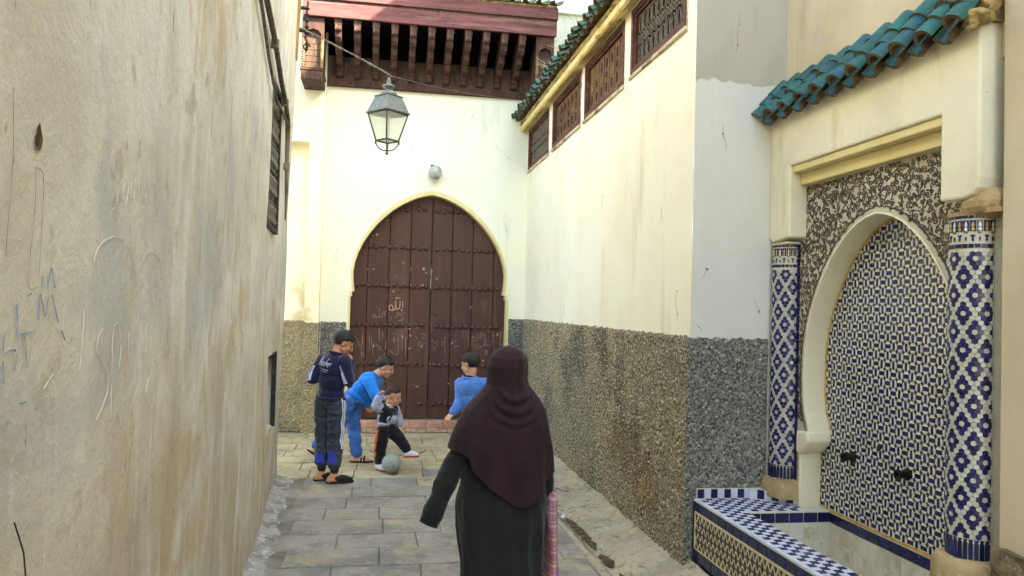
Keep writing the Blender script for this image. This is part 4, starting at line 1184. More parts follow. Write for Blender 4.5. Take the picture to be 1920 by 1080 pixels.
# eleven carved struts between the fascia and the wall beam
SP = [(10.452, 5.60), (10.452, 5.44), (10.47, 5.425), (10.50, 5.42), (10.515, 5.36), (10.56, 5.32), (10.63, 5.33), (10.67, 5.29), (10.69, 5.23), (10.75, 5.20), (10.82, 5.22), (10.86, 5.19), (10.885, 5.13), (10.94, 5.115),
      (11.0, 5.13), (11.03, 5.11), (11.035, 5.06), (11.06, 5.05), (11.06, 4.988), (11.16, 4.988), (11.16, 5.28), (11.0, 5.42), (10.8, 5.54), (10.62, 5.60)]
mb = MB(); mb.prism([(a - 11.1, b - 5.3) for a, b in SP], lambda u, v, w: (w, u, v), -.043, .043)
mb.box(-.050, .050, 10.448 - 11.1, 10.50 - 11.1, 5.50 - 5.3, 5.598 - 5.3)
mb.box(-.022, .022, 11.045 - 11.1, 11.059 - 11.1, 5.0 - 5.3, 5.045 - 5.3)
strut_me = local_mesh('strut', mb, 'wood_dark')
for k in range(11):
    o = piece('strut', strut_me, can, (-.665 + .2495 * k, 11.1, 5.3), (0, r.uniform(-.012, .012), 0)); bevel(o, .006, 1)
def cheek(x0, x1, bottom):
    m = MB()
    zt = 5.572
    m.box(x0 + .02, x1 - .02, 10.52, 11.08, bottom, zt)              # body set back
    ck = part('cheek', m, 'wood_dark', can, bev=.006)
    m = MB()
    n = 10
    xm, hwid = (x0 + x1) / 2, (x1 - x0) / 2 - .035
    poly = [(x0, zt), (x0, 5.30)] + [(xm - hwid, 5.30)] + [(xm - hwid * cos(pi * k / n), 5.32 + .09 * sin(pi * k / n) + .012 * (k % 2)) for k in range(n + 1)] + [(xm + hwid, 5.30), (x1, 5.30), (x1, zt)]
    m.prism(poly, lambda u, v, w: (u, w, v), 10.455, 10.515)
    part('arched_lintel', m, 'wood_dark', ck, bev=.004)
    m = MB(); m.box(x0, x1, 10.45, 11.0, bottom - .12, bottom); m.box(x0 - .012, x1 + .012, 10.44, 11.0, bottom, bottom + .03)
    part('bracket_base', m, 'wood_dark', ck, bev=.01)
    m = MB()
    for xx in (x0 + .02, x1 - .02):
        z = bottom + .045
        while z < 5.29:
            m.lathe([(.014, 0), (.024, .008), (.024, .022), (.014, .03)], (xx, 10.483, z), 8)
            z += .032
    part('beaded_colonette', m, 'wood_bead', ck, kind='stuff')
    m = MB()
    z = bottom + .05
    while z < 5.28:
        m.box(x0 + .045, x1 - .045, 10.505, 10.519, z, z + .075); z += .08
    part('cheek_slat', m, 'wood_brown', ck, bev=.003)
cheek(-1.125, -.845, 4.86)
cheek(2.03, 2.28, 4.92)
ccov = local_mesh('roof_tile', barrel(.42, .068, .056), ['glaze_dull', 'clay'], angle=48)
cpan = local_mesh('roof_tile', barrel(.42, .070, .060, False, 5), ['glaze_dull', 'clay'])
xx = -1.06
while xx < 2.35:
    piece('roof_tile', ccov, can, (xx, 10.29 + r.uniform(-.015, .015), 6.055 + r.uniform(-.006, .006)), (0, -.32 + r.uniform(-.03, .03), pi / 2 + r.uniform(-.03, .03)))
    piece('roof_tile', cpan, can, (xx + .096, 10.32 + r.uniform(-.015, .015), 6.04), (0, -.32, pi / 2))
    xx += .192
mb = MB(); mb.add([(CX0, 10.40, 6.02), (CX1, 10.40, 6.02), (CX1, 11.3, 6.35), (CX0, 11.3, 6.35)], [(0, 1, 2, 3)]); mb.box(CX0, CX1, 10.41, 10.5, 5.966, 6.0); part('roof_bed', mb, 'mud', can)

# ================================================================== BEIGE HOUSE carrying the fountain
bh = thing('beige_house', 'tall beige rendered house wall behind and beside the tiled fountain', 'house', (2.76, 3.0, 0))
mb = MB()
vs = []
ys = [-7 + .25 * k for k in range(41)]
ys = [v for v in ys if v < 3.02] + [3.022]
zs = [.77 + .2 * k for k in range(38)]
for j, z in enumerate(zs):
    for yv in ys:
        zz_ = z + (.022 * mnoise.noise(Vector((yv * 7, 1, 1))) if j == 0 else 0)
        vs.append((2.722 + .008 * mnoise.noise(Vector((yv, z, 4))), yv, zz_))
n = len(ys)
mb.add(vs, [(j * n + i, j * n + i + 1, (j + 1) * n + i + 1, (j + 1) * n + i) for j in range(len(zs) - 1) for i in range(n - 1)])
mb.add([(2.722, 3.022, .77), (2.82, 3.022, .77), (2.82, 3.022, 2.33), (2.722, 3.022, 2.33)], [(0, 1, 2, 3)])
part('render_face', mb, 'beige', bh)
mb = MB(); mb.add([(2.765, 3.0, 3.0), (2.765, 5.02, 3.0), (2.765, 5.02, 8.4), (2.765, 3.0, 8.4)], [(0, 1, 2, 3)])
mb.box(2.80, 3.2, -7, 5.02, 2.9, 8.4); mb.box(3.05, 3.2, -7, 5.1, -.05, 2.9)
part('upper_render', mb, 'beige', bh)
mb = MB()
def rub(u, v, d): return (2.70 - .05 * (1 - v) + d + .05 * mnoise.noise(Vector((u * 6, v * 6, 2))), u, v)
m2 = rough_sheet(-7, 3.04, -.05, .80, .06, lambda u, v, d: (2.715 + d * 3 + .04 * mnoise.noise(Vector((u * 5, v * 6, 2))), u, v), .02, 77, .03)
part('rubble_base', m2, 'rubble', bh)

# ================================================================== WALL FOUNTAIN
ft = thing('wall_fountain', 'blue and white tiled wall fountain in an arched niche under a green tiled hood', 'fountain', (2.7, 4.05, 0))
FX, PX, TX = 2.655, 2.78, 2.925
FC = 4.0
FA = [(.50, .757), (.94, .757), (.941, .757), (1.0, .64), (1.08, .665), (1.16, .70), (1.27, .722), (1.40, .726), (1.52, .722), (1.62, .708), (1.72, .685), (1.82, .648), (1.90, .608), (1.98, .560), (2.06, .508), (2.14, .445), (2.21, .378), (2.27, .305), (2.32, .23), (2.355, .155), (2.378, .08), (2.390, .0)]
# plaster surround
mb = MB()
U = [(3.09, 3.19), (3.09, 2.45), (3.10, 2.405), (3.13, 2.375), (3.18, 2.362), (3.335, 2.366), (3.335, 2.79), (4.735, 2.79), (4.735, 2.315), (4.96, 2.295), (5.0, 2.33), (5.0, 3.19)]
mb.prism(U, lambda u, v, w: (w, u, v), FX, 2.795)
part('surround', mb, 'frame_white', ft, bev=.012)
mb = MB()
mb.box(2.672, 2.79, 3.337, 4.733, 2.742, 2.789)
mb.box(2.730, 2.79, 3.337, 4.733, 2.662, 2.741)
part('stepped_moulding', mb, 'reveal_cream', ft, bev=.008)  # yellowish shading under the lintel is put into the moulding's colour
# spandrel ground with the arch cut out, reveal of the arch
mb = MB()
Zs = [z for z, _ in FA]; Hs = [h for _, h in FA]
Y0, Y1 = 3.12, 4.98
for i in range(len(FA) - 1):
    a, b = Zs[i], Zs[i + 1]
    mb.add([(PX, Y0, a), (PX, FC - Hs[i], a), (PX, FC - Hs[i + 1], b), (PX, Y0, b)], [(0, 1, 2, 3)])
    mb.add([(PX, FC + Hs[i], a), (PX, Y1, a), (PX, Y1, b), (PX, FC + Hs[i + 1], b)], [(0, 1, 2, 3)])
mb.add([(PX, Y0, 2.39), (PX, FC, 2.39), (PX, Y1, 2.39), (PX, Y1, 2.70), (PX, FC, 2.70), (PX, Y0, 2.70)], [(0, 1, 4, 5), (1, 2, 3, 4)])
spd = part('carved_panel', mb, 'carved_base', ft)
mb = MB()
path = [(FC - h, z) for z, h in FA] + [(FC + h, z) for z, h in FA[::-1][1:]]
fine = []
for (a, b), (c, d) in zip(path, path[1:]):
    for q in range(3): fine.append((a + (c - a) * q / 3, b + (d - b) * q / 3))
fine.append(path[-1])
def nrm2(P, i):
    a = P[max(0, i - 1)]; b = P[min(len(P) - 1, i + 1)]
    t = Vector((b[0] - a[0], b[1] - a[1])).normalized(); return Vector((-t.y, t.x))   # outward for this direction
lip = []
vs = []
for i, (yv, zv) in enumerate(fine):
    nn = nrm2(fine, i)
    for off, xx in ((.014, PX - .001), (.014, PX - .007), (.002, PX - .008), (0, PX), (0, TX - .002)):
        vs.append((xx, yv + nn.x * off, zv + nn.y * off))
m5 = 5
mb.add(vs, [(i * m5 + k, i * m5 + k + 1, (i + 1) * m5 + k + 1, (i + 1) * m5 + k) for i in range(len(fine) - 1) for k in range(m5 - 1)])
part('arch_reveal', mb, 'frame_white', ft, smooth=False)
# imposts and jambs of the niche
for sgn in (1, -1):
    def mp(u, v, w, s=sgn): return (w, FC + s * u, v)
    mb = MB(); mb.prism([(.745, .50), (.765, .50), (.765, .93), (.745, .93)], mp, 2.768, TX - .004)
    part('jamb', mb, 'frame_white', ft, bev=.008)
    mb = MB(); mb.prism([(.625, .985), (.65, .95), (.69, .915), (.73, .89), (.775, .89), (.775, 1.035), (.64, 1.045)], mp, 2.750, TX - .006)
    part('impost', mb, 'frame_white', ft, bev=.015)
# scrollwork: curling stems and leaves standing proud of the panel
def inside(yv, zv, mgn=.0):
    if not (3.335 < yv < 4.80 and 1.10 < zv < 2.655): return False
    if zv < 2.33 and yv > 4.73 and zv > 2.30: return False
    h = interp(FA, zv) if zv < 2.39 else -1
    d = abs(yv - FC)
    if h > 0 and d < h + .052 + mgn: return False
    if h <= 0 and zv < 2.39 + .05 + mgn and d < .1: return False
    for z2, h2 in FA[6:]:
        if (d - h2) ** 2 + (zv - z2) ** 2 < (.050 + mgn) ** 2: return False
    return True
sc = MB()
r = random.Random(55)
cent = []
tries = 0
while len(cent) < 560 and tries < 24000:
    tries += 1
    yv, zv = r.uniform(3.33, 4.80), r.uniform(1.05, 2.66)
    if not inside(yv, zv, -.012): continue
    if any((yv - a) ** 2 + (zv - b) ** 2 < .0345 ** 2 for a, b in cent): continue
    cent.append((yv, zv))
for (yv, zv) in cent:
    sg = r.choice((-1, 1)); a0 = r.uniform(0, 2 * pi); R0 = r.uniform(.012, .0195)
    pts = []
    turns = r.uniform(1.0, 1.45)
    for k in range(17):
        t = k / 16
        rr = R0 * (1 - .74 * t)
        a = a0 + sg * turns * 2 * pi * t
        pts.append((yv + rr * cos(a), zv + rr * sin(a)))
    ta = a0 - sg * pi / 2
    tail = []
    for k in range(1, 7):
        s_ = k / 6 * r.uniform(.025, .055)
        b_ = ta - sg * (.4 - 1.5 * k / 6) * .6
        tail.append((pts[0][0] + s_ * cos(b_), pts[0][1] + s_ * sin(b_)))
    line = tail[::-1] + pts
    line = [p for p in line if inside(*p, -.006)]
    if len(line) < 5: continue
    n = len(line)
    wd = [.0016 + .0046 * sin(pi * min(1, (i + .6) / n)) for i in range(n)]
    wd[-1] = .006
    sc.strip([(PX - .0005, a, b) for a, b in line], (-1, 0, 0), wd, .004)
    for k in range(2):
        a = r.uniform(0, 2 * pi); cy, cz = yv + .022 * cos(a), zv + .022 * sin(a)
        if not inside(cy, cz, -.006): continue
        b_ = r.uniform(0, 2 * pi); L_ = r.uniform(.007, .013)
        leaf = [(cy + L_ * cos(b_), cz + L_ * sin(b_)), (cy + .005 * cos(b_ + 1.4), cz + .005 * sin(b_ + 1.4)), (cy - L_ * .6 * cos(b_ + .5), cz - L_ * .6 * sin(b_ + .5)), (cy + .006 * cos(b_ - 1.6), cz + .006 * sin(b_ - 1.6))]
        sc.prism(leaf, lambda u, v, w: (w, u, v), PX - .004, PX - .0002)
part('scrollwork', sc, 'carved_dark', spd, kind='stuff')
mb = MB()
wav = []
L_ = 0
for i, (yv, zv) in enumerate(fine):
    if i: L_ += sqrt((yv - fine[i - 1][0]) ** 2 + (zv - fine[i - 1][1]) ** 2)
dense = []
for (a, b), (c, d) in zip(fine, fine[1:]):
    n = max(1, int(sqrt((c - a) ** 2 + (d - b) ** 2) / .006))
    for q in range(n): dense.append((a + (c - a) * q / n, b + (d - b) * q / n))
s_ = 0
for i, (yv, zv) in enumerate(dense):
    if i: s_ += sqrt((yv - dense[i - 1][0]) ** 2 + (zv - dense[i - 1][1]) ** 2)
    nn = nrm2(dense, i); o = .042 + .006 * abs(sin(s_ * pi / .05))
    wav.append((PX - .0005, yv + nn.x * o, zv + nn.y * o))
mb.strip(wav, (-1, 0, 0), .008, .004)
part('scalloped_border', mb, 'carved_dark', spd, kind='stuff')
mb = MB()
for zc in (2.18, 1.96, 1.74): mb.box(PX - .003, PX, 3.34, FC - interp(FA, zc) - .05, zc - .003, zc + .003)
mb.box(PX - .003, PX, 3.70, 3.704, 2.42, 2.655)
part('panel_joint', mb, 'grout', spd)

# zellige panel
mb = MB(); mb.add([(TX, 3.18, .50), (TX, 4.82, .50), (TX, 4.82, 2.42), (TX, 3.18, 2.42)], [(0, 1, 2, 3)])
zp = part('zellige_panel', mb, 'grout', ft)
CS = .0535
def chip(poly, name=None):
    return poly
hx, hz = .0245, .0095
dia = .0128
Hblue = [(-.0238, -.0122), (.0238, -.0122), (.0238, .0122), (-.0238, .0122)]
Hw1 = [(-.0240, .0136), (.0240, .0136), (.0120, .0262), (-.0120, .0262)]
Hw2 = [(a, -b) for a, b in Hw1[::-1]]
def rot90(p): return [(-b, a) for a, b in p]
Vblue = rot90([(-.0240, -.0105), (.0240, -.0105), (.0240, .0105), (-.0240, .0105)])
Vw1 = rot90([(-.0240, .0120), (.0240, .0120), (.0120, .0262), (-.0120, .0262)])
Vw2 = [(-a, -b) for a, b in Vw1]
Dia = [(-.0128, 0), (0, -.0158), (.0128, 0), (0, .0158)]
def tile_hw(z): return .785 if z < 1.02 else interp(FA, z) + .012
def in_tile(yv, zv):
    if zv < .545 or zv > 2.37: return False
    return abs(yv - FC) < tile_hw(zv) - .026
rt = random.Random(91)
wh, dk, bl = MB(), MB(), []
def chip_add(m, poly, cy, cz, hgt=.0026):
    n = len(poly)
    t1, t2 = rt.uniform(-.05, .05), rt.uniform(-.05, .05)
    hgt += rt.uniform(-.0005, .0006)
    m.add([(TX, cy + a, cz + b) for a, b in poly] + [(TX - hgt + t1 * a + t2 * b, cy + a * .94, cz + b * .94) for a, b in poly], [tuple(range(n, 2 * n))] + [(i, (i + 1) % n, n + (i + 1) % n, n + i) for i in range(n)])
ni, nj = int(1.66 / CS), int(1.9 / CS)
for i in range(ni):
    for j in range(nj):
        cy, cz = 3.20 + CS * (i + .5), .535 + CS * (j + .5)
        if in_tile(cy, cz):
            if (i + j) % 2 == 0:
                bl.append((cy, cz, 0)); chip_add(wh, Hw1, cy, cz); chip_add(wh, Hw2, cy, cz)
            else:
                bl.append((cy, cz, 1)); chip_add(wh, Vw1, cy, cz); chip_add(wh, Vw2, cy, cz)
        qy, qz = 3.20 + CS * i, .535 + CS * j
        if in_tile(qy, qz): chip_add(dk, Dia, qy, qz)
part('white_tiles', wh, 'tile_white', zp, kind='stuff')
part('dark_lozenges', dk, 'tile_black', zp, kind='stuff')
def chip_mesh(poly, name, mt):
    m = MB(); n = len(poly)
    m.add([(0, a, b) for a, b in poly] + [(-.0028, a * .94, b * .94) for a, b in poly], [tuple(range(n, 2 * n))] + [(i, (i + 1) % n, n + (i + 1) % n, n + i) for i in range(n)])
    return local_mesh(name, m, mt)
hm, vm_ = chip_mesh(Hblue, 'blue_tile', 'tile_blue'), chip_mesh(Vblue, 'blue_tile', 'tile_blue')
vis = [b for b in bl if b[0] > 3.52 + .0 * b[1] or b[1] > 1.2]
vis.sort(key=lambda b: b[2] * 10 + (b[0] - 0) * 1.0 + .1 * abs(b[1] - 1.6))
rest = MB()
for k, (cy, cz, o) in enumerate(vis):
    if k < 299: piece('blue_tile', vm_ if o else hm, zp, (TX, cy, cz), (r.uniform(-.03, .03), r.uniform(-.05, .05), r.uniform(-.05, .05)))
    else: chip_add(rest, Vblue if o else Hblue, cy, cz)
for (cy, cz, o) in bl:
    if not (cy > 3.52 or cz > 1.2): chip_add(rest, Vblue if o else Hblue, cy, cz)
part('blue_tiles', rest, 'tile_blue', zp, kind='stuff')
# yellow edging of the zellige, dark line beside it
mb, m2 = MB(), MB()
edge = [(yv, zv) for yv, zv in dense if zv > 1.05]
for m_, off, w_ in ((mb, -.010, .014), (m2, .004, .008)):
    P = []
    for i, (yv, zv) in enumerate(edge):
        nn = nrm2(edge, i); P.append((TX - .001, yv + nn.x * off, zv + nn.y * off))
    m_.strip(P[::3] + [P[-1]], (-1, 0, 0), w_, .004)
mb.box(TX - .005, TX, 3.2, 4.78, .528, .546)
part('yellow_edging', mb, 'tile_yellow', zp); part('dark_edging', m2, 'tile_black', zp)
# spouts
for yv, zv, L2 in ((4.40, .93, .07), (3.895, .93, .075), (4.15, 1.03, .0)):
    m = MB()
    if L2:
        m.lathe([(.034, 0), (.034, .010), (.022, .016), (.020, .045), (.027, .05), (.028, .07), (.017, .071), (.014, .045)], (TX - .002, yv, zv), 14, 0, (Vector((0, 1, 0)), Vector((0, 0, 1)), Vector((-1, 0, 0))))
        part('spout', m, 'spout', ft, smooth=False)
    else:
        m.ell((TX - .002, yv, zv), (.005, .022, .018)); part('chipped_hole', m, 'spout', ft)

# columns clad in hexagon tiles
NH = 28
RC = .1085
def column(cx, cy, zb, zt, as_parts, name='column'):
    core = MB(); core.lathe([(RC - .0025, zb), (RC - .0025, zt)], (cx, cy, 0), 56)
    colm = part(name, core, 'grout', ft, smooth=False)
    def cp(u, z, d): return (cx + (RC + d) * cos(u), cy + (RC + d) * sin(u), z)
    def cpiece(m, poly, u0, z0, hgt=.002):
        n = len(poly)
        t1, t2 = rt.uniform(-.05, .05), rt.uniform(-.05, .05)
        m.add([cp(u0 + a / RC, z0 + b, -.0015) for a, b in poly] + [cp(u0 + a / RC * .95, z0 + b * .95, hgt + t1 * a + t2 * b) for a, b in poly], [tuple(range(n, 2 * n))] + [(i, (i + 1) % n, n + (i + 1) % n, n + i) for i in range(n)])
    du = 2 * pi / NH
    rowh = .0212
    hexp = [(.0222 / 2 * a, .0282 / 2 * b) for a, b in ((0, 1), (1, .5), (1, -.5), (0, -1), (-1, -.5), (-1, .5))]
    hexp = [(a * 1.075, b * .975) for a, b in hexp]
    hm_ = MB(); hn = 6
    hm_.add([(-.0015, a, b) for a, b in hexp] + [(.0022, a * .95, b * .95) for a, b in hexp], [tuple(range(hn, 2 * hn))] + [(i, (i + 1) % hn, hn + (i + 1) % hn, hn + i) for i in range(hn)])
    hmesh = local_mesh('hexagon_tile', hm_, 'tile_blue')
    wm, bm_ = MB(), MB()
    z0 = zb + .10
    z1 = zt - .155
    nrow = int((z1 - z0) / rowh)
    cand = []
    for q in range(nrow):
        for k in range(NH):
            x2 = 2 * k + (q % 2)               # half-steps
            # flower centres at rows 4n, columns 4m + 2(n odd)
            blue = False
            for rowc in (q - q % 4, q - q % 4 + 4):
                dr = q - rowc
                offs = (rowc // 4 % 2) * 4
                dx = (x2 - offs) % 8
                if dx > 4: dx -= 8
                if (abs(dr), abs(dx)) in ((2, 0), (1, 1), (0, 2)): blue = True
            u = du * x2 / 2
            zc = z0 + rowh * (q + .5)
            nx, ny = cos(u), sin(u)
            vx, vy = -cx, -cy
            facing = (nx * vx + ny * vy) / sqrt(vx * vx + vy * vy)
            if nx > .55: continue                # buried in the wall
            if blue: cand.append((facing, u, zc))
            else: cpiece(wm, hexp, u, zc)
    cand.sort(reverse=True)
    for k, (f_, u, zc) in enumerate(cand):
        if as_parts and k < 299: piece('hexagon_tile', hmesh, colm, cp(u, zc, 0), (0, r.uniform(-.03, .03), u))
        else: cpiece(bm_, hexp, u, zc)
    part('white_hexagons', wm, 'tile_grey', colm, kind='stuff')
    part('blue_hexagons', bm_, 'tile_blue', colm, kind='stuff')
    # bottom band of upright dark tiles, top bands
    m = MB(); dn = 30
    for k in range(dn):
        cpiece(m, [(-.0095, -.046), (.0095, -.046), (.0095, .03), (.005, .037), (.009, .046), (-.009, .046), (-.005, .037), (-.0095, .03)], 2 * pi * k / dn, zb + .049)
    part('upright_band', m, 'tile_navy', colm, kind='stuff')
    m = MB()
    for k in range(26): cpiece(m, [(-.0115, -.0095), (.0115, -.0095), (.0115, .0095), (-.0115, .0095)], 2 * pi * k / 26, zt - .143)
    for k in range(26): cpiece(m, [(-.0115, -.007), (.0115, -.007), (.0115, .007), (-.0115, .007)], 2 * pi * k / 26, zt - .008)
    part('square_band', m, 'tile_navy', colm, kind='stuff')
    m, w, yl = MB(), MB(), MB()
    NB = 24
    for k in range(NB):
        u = 2 * pi * k / NB
        bal = [(-.0055, -.022), (.0055, -.022), (.007, -.012), (.0025, -.006), (.0065, .006), (.004, .016), (0, .024), (-.004, .016), (-.0065, .006), (-.0025, -.006), (-.007, -.012)]
        cpiece(yl if k % 2 else w, bal, u, zt - .052, .0026)
        cpiece(m, [(-.0128, -.026), (.0128, -.026), (.0128, .026), (-.0128, .026)], u, zt - .050, .0008)
        if k % 2: cpiece(m, [(-.005, -.026), (0, -.032), (.005, -.026), (.003, -.014), (.011, .0), (-.011, .0), (-.003, -.014)], u, zt - .092, .0026)
        else:
            cpiece(m, [(0, -.014), (.005, -.002), (0, .010), (-.005, -.002)], u, zt - .108, .0026)
            cpiece(m, [(-.012, .004), (0, -.004), (.012, .004), (0, .0005)], u, zt - .082, .0026)
    part('band_ground', m, 'tile_blue', colm, kind='stuff'); part('band_baluster', w, 'tile_white', colm, kind='stuff'); part('band_finial', yl, 'tile_yellow', colm, kind='stuff')
    return colm
c_r = column(2.762, 3.232, .70, 2.285, True)
c_l = column(2.765, 4.93, .69, 2.275, False)
# navy strips beside the columns
mb = MB()
z = .70
while z < 2.24:
    mb.box(PX - .014, PX + .004, 4.803, 4.823, z, z + .052); z += .055
part('navy_strip', mb, 'tile_navy', ft, kind='stuff')
mb = MB()
z = .74
while z < 2.15:
    mb.box(2.765, 2.772, 3.118, 3.128, z, z + .052); z += .055
mb.box(2.772, 2.80, 3.03, 3.12, .70, 2.33)
part('edge_strip', mb, 'tile_grey', ft, kind='stuff')
# column plinths and the corbel over the near column
for cy, zb, zt in ((3.232, .50, .705), (4.93, .575, .70)):
    m = MB()
    ring = []
    n = 20
    for h, rr in ((zb, .175), (zt - .05, .172), (zt - .012, .155), (zt, .12)):
        for k in range(n):
            a = 2 * pi * k / n
            g = 1 + .05 * mnoise.noise(Vector((cos(a) * 2, sin(a) * 2, h * 8 + cy)))
            sq = 1 / max(abs(cos(a)), abs(sin(a))) ** .35
            ring.append((2.775 + rr * g * sq * cos(a) * .92, cy + rr * g * sq * sin(a), h))
    m.add(ring, [(i * n + k, i * n + (k + 1) % n, (i + 1) * n + (k + 1) % n, (i + 1) * n + k) for i in range(3) for k in range(n)] + [tuple(3 * n + k for k in range(n))])
    part('plinth', m, 'plinth', ft, smooth=True)
m = MB()
m.ell((2.765, 3.16, 2.345), (.10, .125, .085), nu=16, nv=10)
m.box(2.70, 2.80, 3.03, 3.34, 2.288, 2.312)
part('corbel', m, 'plinth', ft)
m = MB(); m.box(2.675, 2.80, 4.80, 4.995, 2.277, 2.294); part('corbel', m, 'frame_white', ft, bev=.006)

# tiled hood
hood = MB()
hood.prism([(2.62, 3.16), (2.77, 3.16), (2.77, 3.36), (2.75, 3.35)], lambda u, v, w: (u, w, v), 3.06, 5.0)
hb_ = part('hood_bed', hood, 'mud', ft)
fc_me = local_mesh('roof_tile', barrel(.145, .060, .051, seg=7, t=.020), ['glaze', 'clay'], angle=48)
fp_me = local_mesh('roof_tile', barrel(.145, .062, .054, False, 6, .020), ['glaze', 'clay'], angle=48)
sl_ = atan2(.30, .205)
for k in range(11):
    yv = 3.13 + .187 * k
    for q in range(3):
        bx, bz = 2.556 + .060 * q, 3.108 + .078 * q
        if k < 11 and yv < 5.03:
            piece('roof_tile', fc_me, hb_, (bx - .012 + r.uniform(-.006, .006), yv + r.uniform(-.008, .008), bz + .038 + r.uniform(-.005, .005)), (r.uniform(-.06, .06), -sl_ + .14 + r.uniform(-.05, .05), r.uniform(-.05, .05)))
        if yv + .0935 < 5.0:
            piece('roof_tile', fp_me, hb_, (bx + .008 + r.uniform(-.005, .005), yv + .0935, bz + .028), (r.uniform(-.05, .05), -sl_ + .12 + r.uniform(-.04, .04), r.uniform(-.04, .04)))
m = MB()
m.ell((2.635, 3.07, 3.175), (.075, .045, .035), nu=18, nv=12); m.ell((2.69, 3.06, 3.235), (.055, .045, .045), nu=18, nv=12); m.ell((2.605, 3.085, 3.145), (.03, .04, .03), nu=12, nv=8)
m.v = [tuple(Vector(v) + Vector((1, 1, 1)) * (.022 * mnoise.noise(Vector(v) * 22))) for v in m.v]
part('mortar_lump', m, 'mud', hb_)

# basin
BX0, BX1, BZ = 2.13, 2.335, .54
mb = MB()
mb.box(BX0, BX1, 2.2, 4.985, 0, BZ - .004)
mb.box(BX1, 2.93, 4.63, 4.985, 0, BZ - .004)
mb.box(BX1, 2.93, 2.2, 4.63, 0, .24)
mb.box(BX1, 2.93, 2.2, 3.02, .24, BZ - .004)
bas = part('basin', mb, 'grout', ft, bev=.004)
def tile_box(w, l, h, name, mt):
    m = MB()
    m.add([(-w / 2, -l / 2, 0), (w / 2, -l / 2, 0), (w / 2, l / 2, 0), (-w / 2, l / 2, 0)] + [(a * .94, b * .94, h) for a, b in ((-w / 2, -l / 2), (w / 2, -l / 2), (w / 2, l / 2), (-w / 2, l / 2))],
          [(4, 5, 6, 7), (0, 1, 5, 4), (1, 2, 6, 5), (2, 3, 7, 6), (3, 0, 4, 7)])
    return local_mesh(name, m, mt)
tb, tw_ = tile_box(.0440, .0440, .004, 'checker_tile', 'tile_blue'), tile_box(.0440, .0440, .004, 'checker_tile', 'tile_lightblue')
P_ = .0460
n_par = 0
for i in range(13):
    for j in range(46):
        x = BX0 + .030 + P_ * (i + .5); yv = 4.975 - P_ * (j + .5)
        if x > 2.80: continue
        if x > BX1 and yv < 4.63 + P_ / 2: continue
        if x < BX1 and x + P_ / 2 > BX1 + .012: continue
        if yv > 4.78 and x > 2.545 + (4.96 - yv) * 1.2 : continue
        piece('checker_tile', tb if (i + j) % 2 else tw_, bas, (x, yv, BZ - .004), (r.uniform(-.015, .015), r.uniform(-.015, .015), r.uniform(-.02, .02)))
te = tile_box(.026, .050, .005, 'edge_tile', 'tile_lightblue')
for j in range(48): piece('edge_tile', te, bas, (BX0 + .014, 4.955 - .052 * j, BZ - .003), (0, -.12 + r.uniform(-.03, .03), r.uniform(-.03, .03)))
# front: navy courses, lattice field
def vt(w, l, h, name, mt, axis):
    """tile standing on a wall facing -x ('x') or -y ('y')"""
    m = MB()
    c = [(-w / 2, -l / 2), (w / 2, -l / 2), (w / 2, l / 2), (-w / 2, l / 2)]
    f = (lambda a, b, d: (-d, a, b)) if axis == 'x' else (lambda a, b, d: (a, -d, b))
    m.add([f(a, b, 0) for a, b in c] + [f(a * .95, b * .95, h) for a, b in c], [(4, 5, 6, 7), (0, 1, 5, 4), (1, 2, 6, 5), (2, 3, 7, 6), (3, 0, 4, 7)])
    return local_mesh(name, m, mt)
nt_ = vt(.098, .060, .004, 'navy_tile', 'tile_navy', 'x'); nb_ = vt(.098, .095, .004, 'navy_tile', 'tile_navy', 'x'); ns_ = vt(.022, .145, .004, 'navy_tile', 'tile_navy', 'x')
for j in range(26):
    yv = 4.93 - .101 * j
    piece('navy_tile', nt_, bas, (BX0, yv, .498), (0, r.uniform(-.02, .02), 0))
    piece('navy_tile', nb_, bas, (BX0, yv, .165), (0, r.uniform(-.02, .02), 0))
for zc in (.395, .29): piece('navy_tile', ns_, bas, (BX0, 4.968, zc + (.0 if zc > .3 else -.01)))
m = MB(); m.box(BX0 - .005, BX0, 2.3, 4.952, .452, .464); m.box(BX0 - .005, BX0, 2.3, 4.952, .216, .228); m.box(BX0 - .005, BX0, 4.94, 4.952, .23, .45)
m.box(BX0 - .0015, BX0, 2.3, 4.94, .228, .452)
part('lattice_ground', m, 'lattice_cream', bas)
DW, DH = .058, .112
dm = vt(.1, .1, .004, 'lozenge', 'lattice_dark', 'x')
mz = MB(); lp = [(-.0175, 0), (0, -.037), (.0175, 0), (0, .037)]
mz.add([(0, a, b) for a, b in lp] + [(-.004, a * .93, b * .93) for a, b in lp], [(4, 5, 6, 7), (0, 1, 5, 4), (1, 2, 6, 5), (2, 3, 7, 6), (3, 0, 4, 7)])
loz = local_mesh('lozenge', mz, 'lattice_dark')
sm_, bw = MB(), MB()
cnt = 0
for j in range(44):
    for q in range(5):
        yv = 4.915 - DW * j - (DW / 2 if q % 2 else 0)
        zc = .228 + DH * q / 2
        if zc + .043 > .452 or zc - .043 < .228:
            s_ = 1 if zc < .3 else -1
            tri = [(-.0175, 0), (.0175, 0), (0, .037 * s_)]
            sm_.prism(tri, lambda u, v, w, yv=yv, zc=zc: (w, yv + u, zc + v), BX0 - .0015, BX0 - .005)
        elif yv > 2.9:
            piece('lozenge', loz, bas, (BX0 - .0015, yv, zc))
        bp = [(-.0055, 0), (0, -.011), (.0055, 0), (0, .011)]
        if .24 < zc < .44: bw.prism(bp, lambda u, v, w, yv=yv, zc=zc: (w, yv + DW / 2 + u, zc + v), BX0 - .0016, BX0 - .0045)
part('half_lozenges', sm_, 'lattice_dark', bas, kind='stuff'); part('brown_lozenges', bw, 'lattice_brown', bas, kind='stuff')
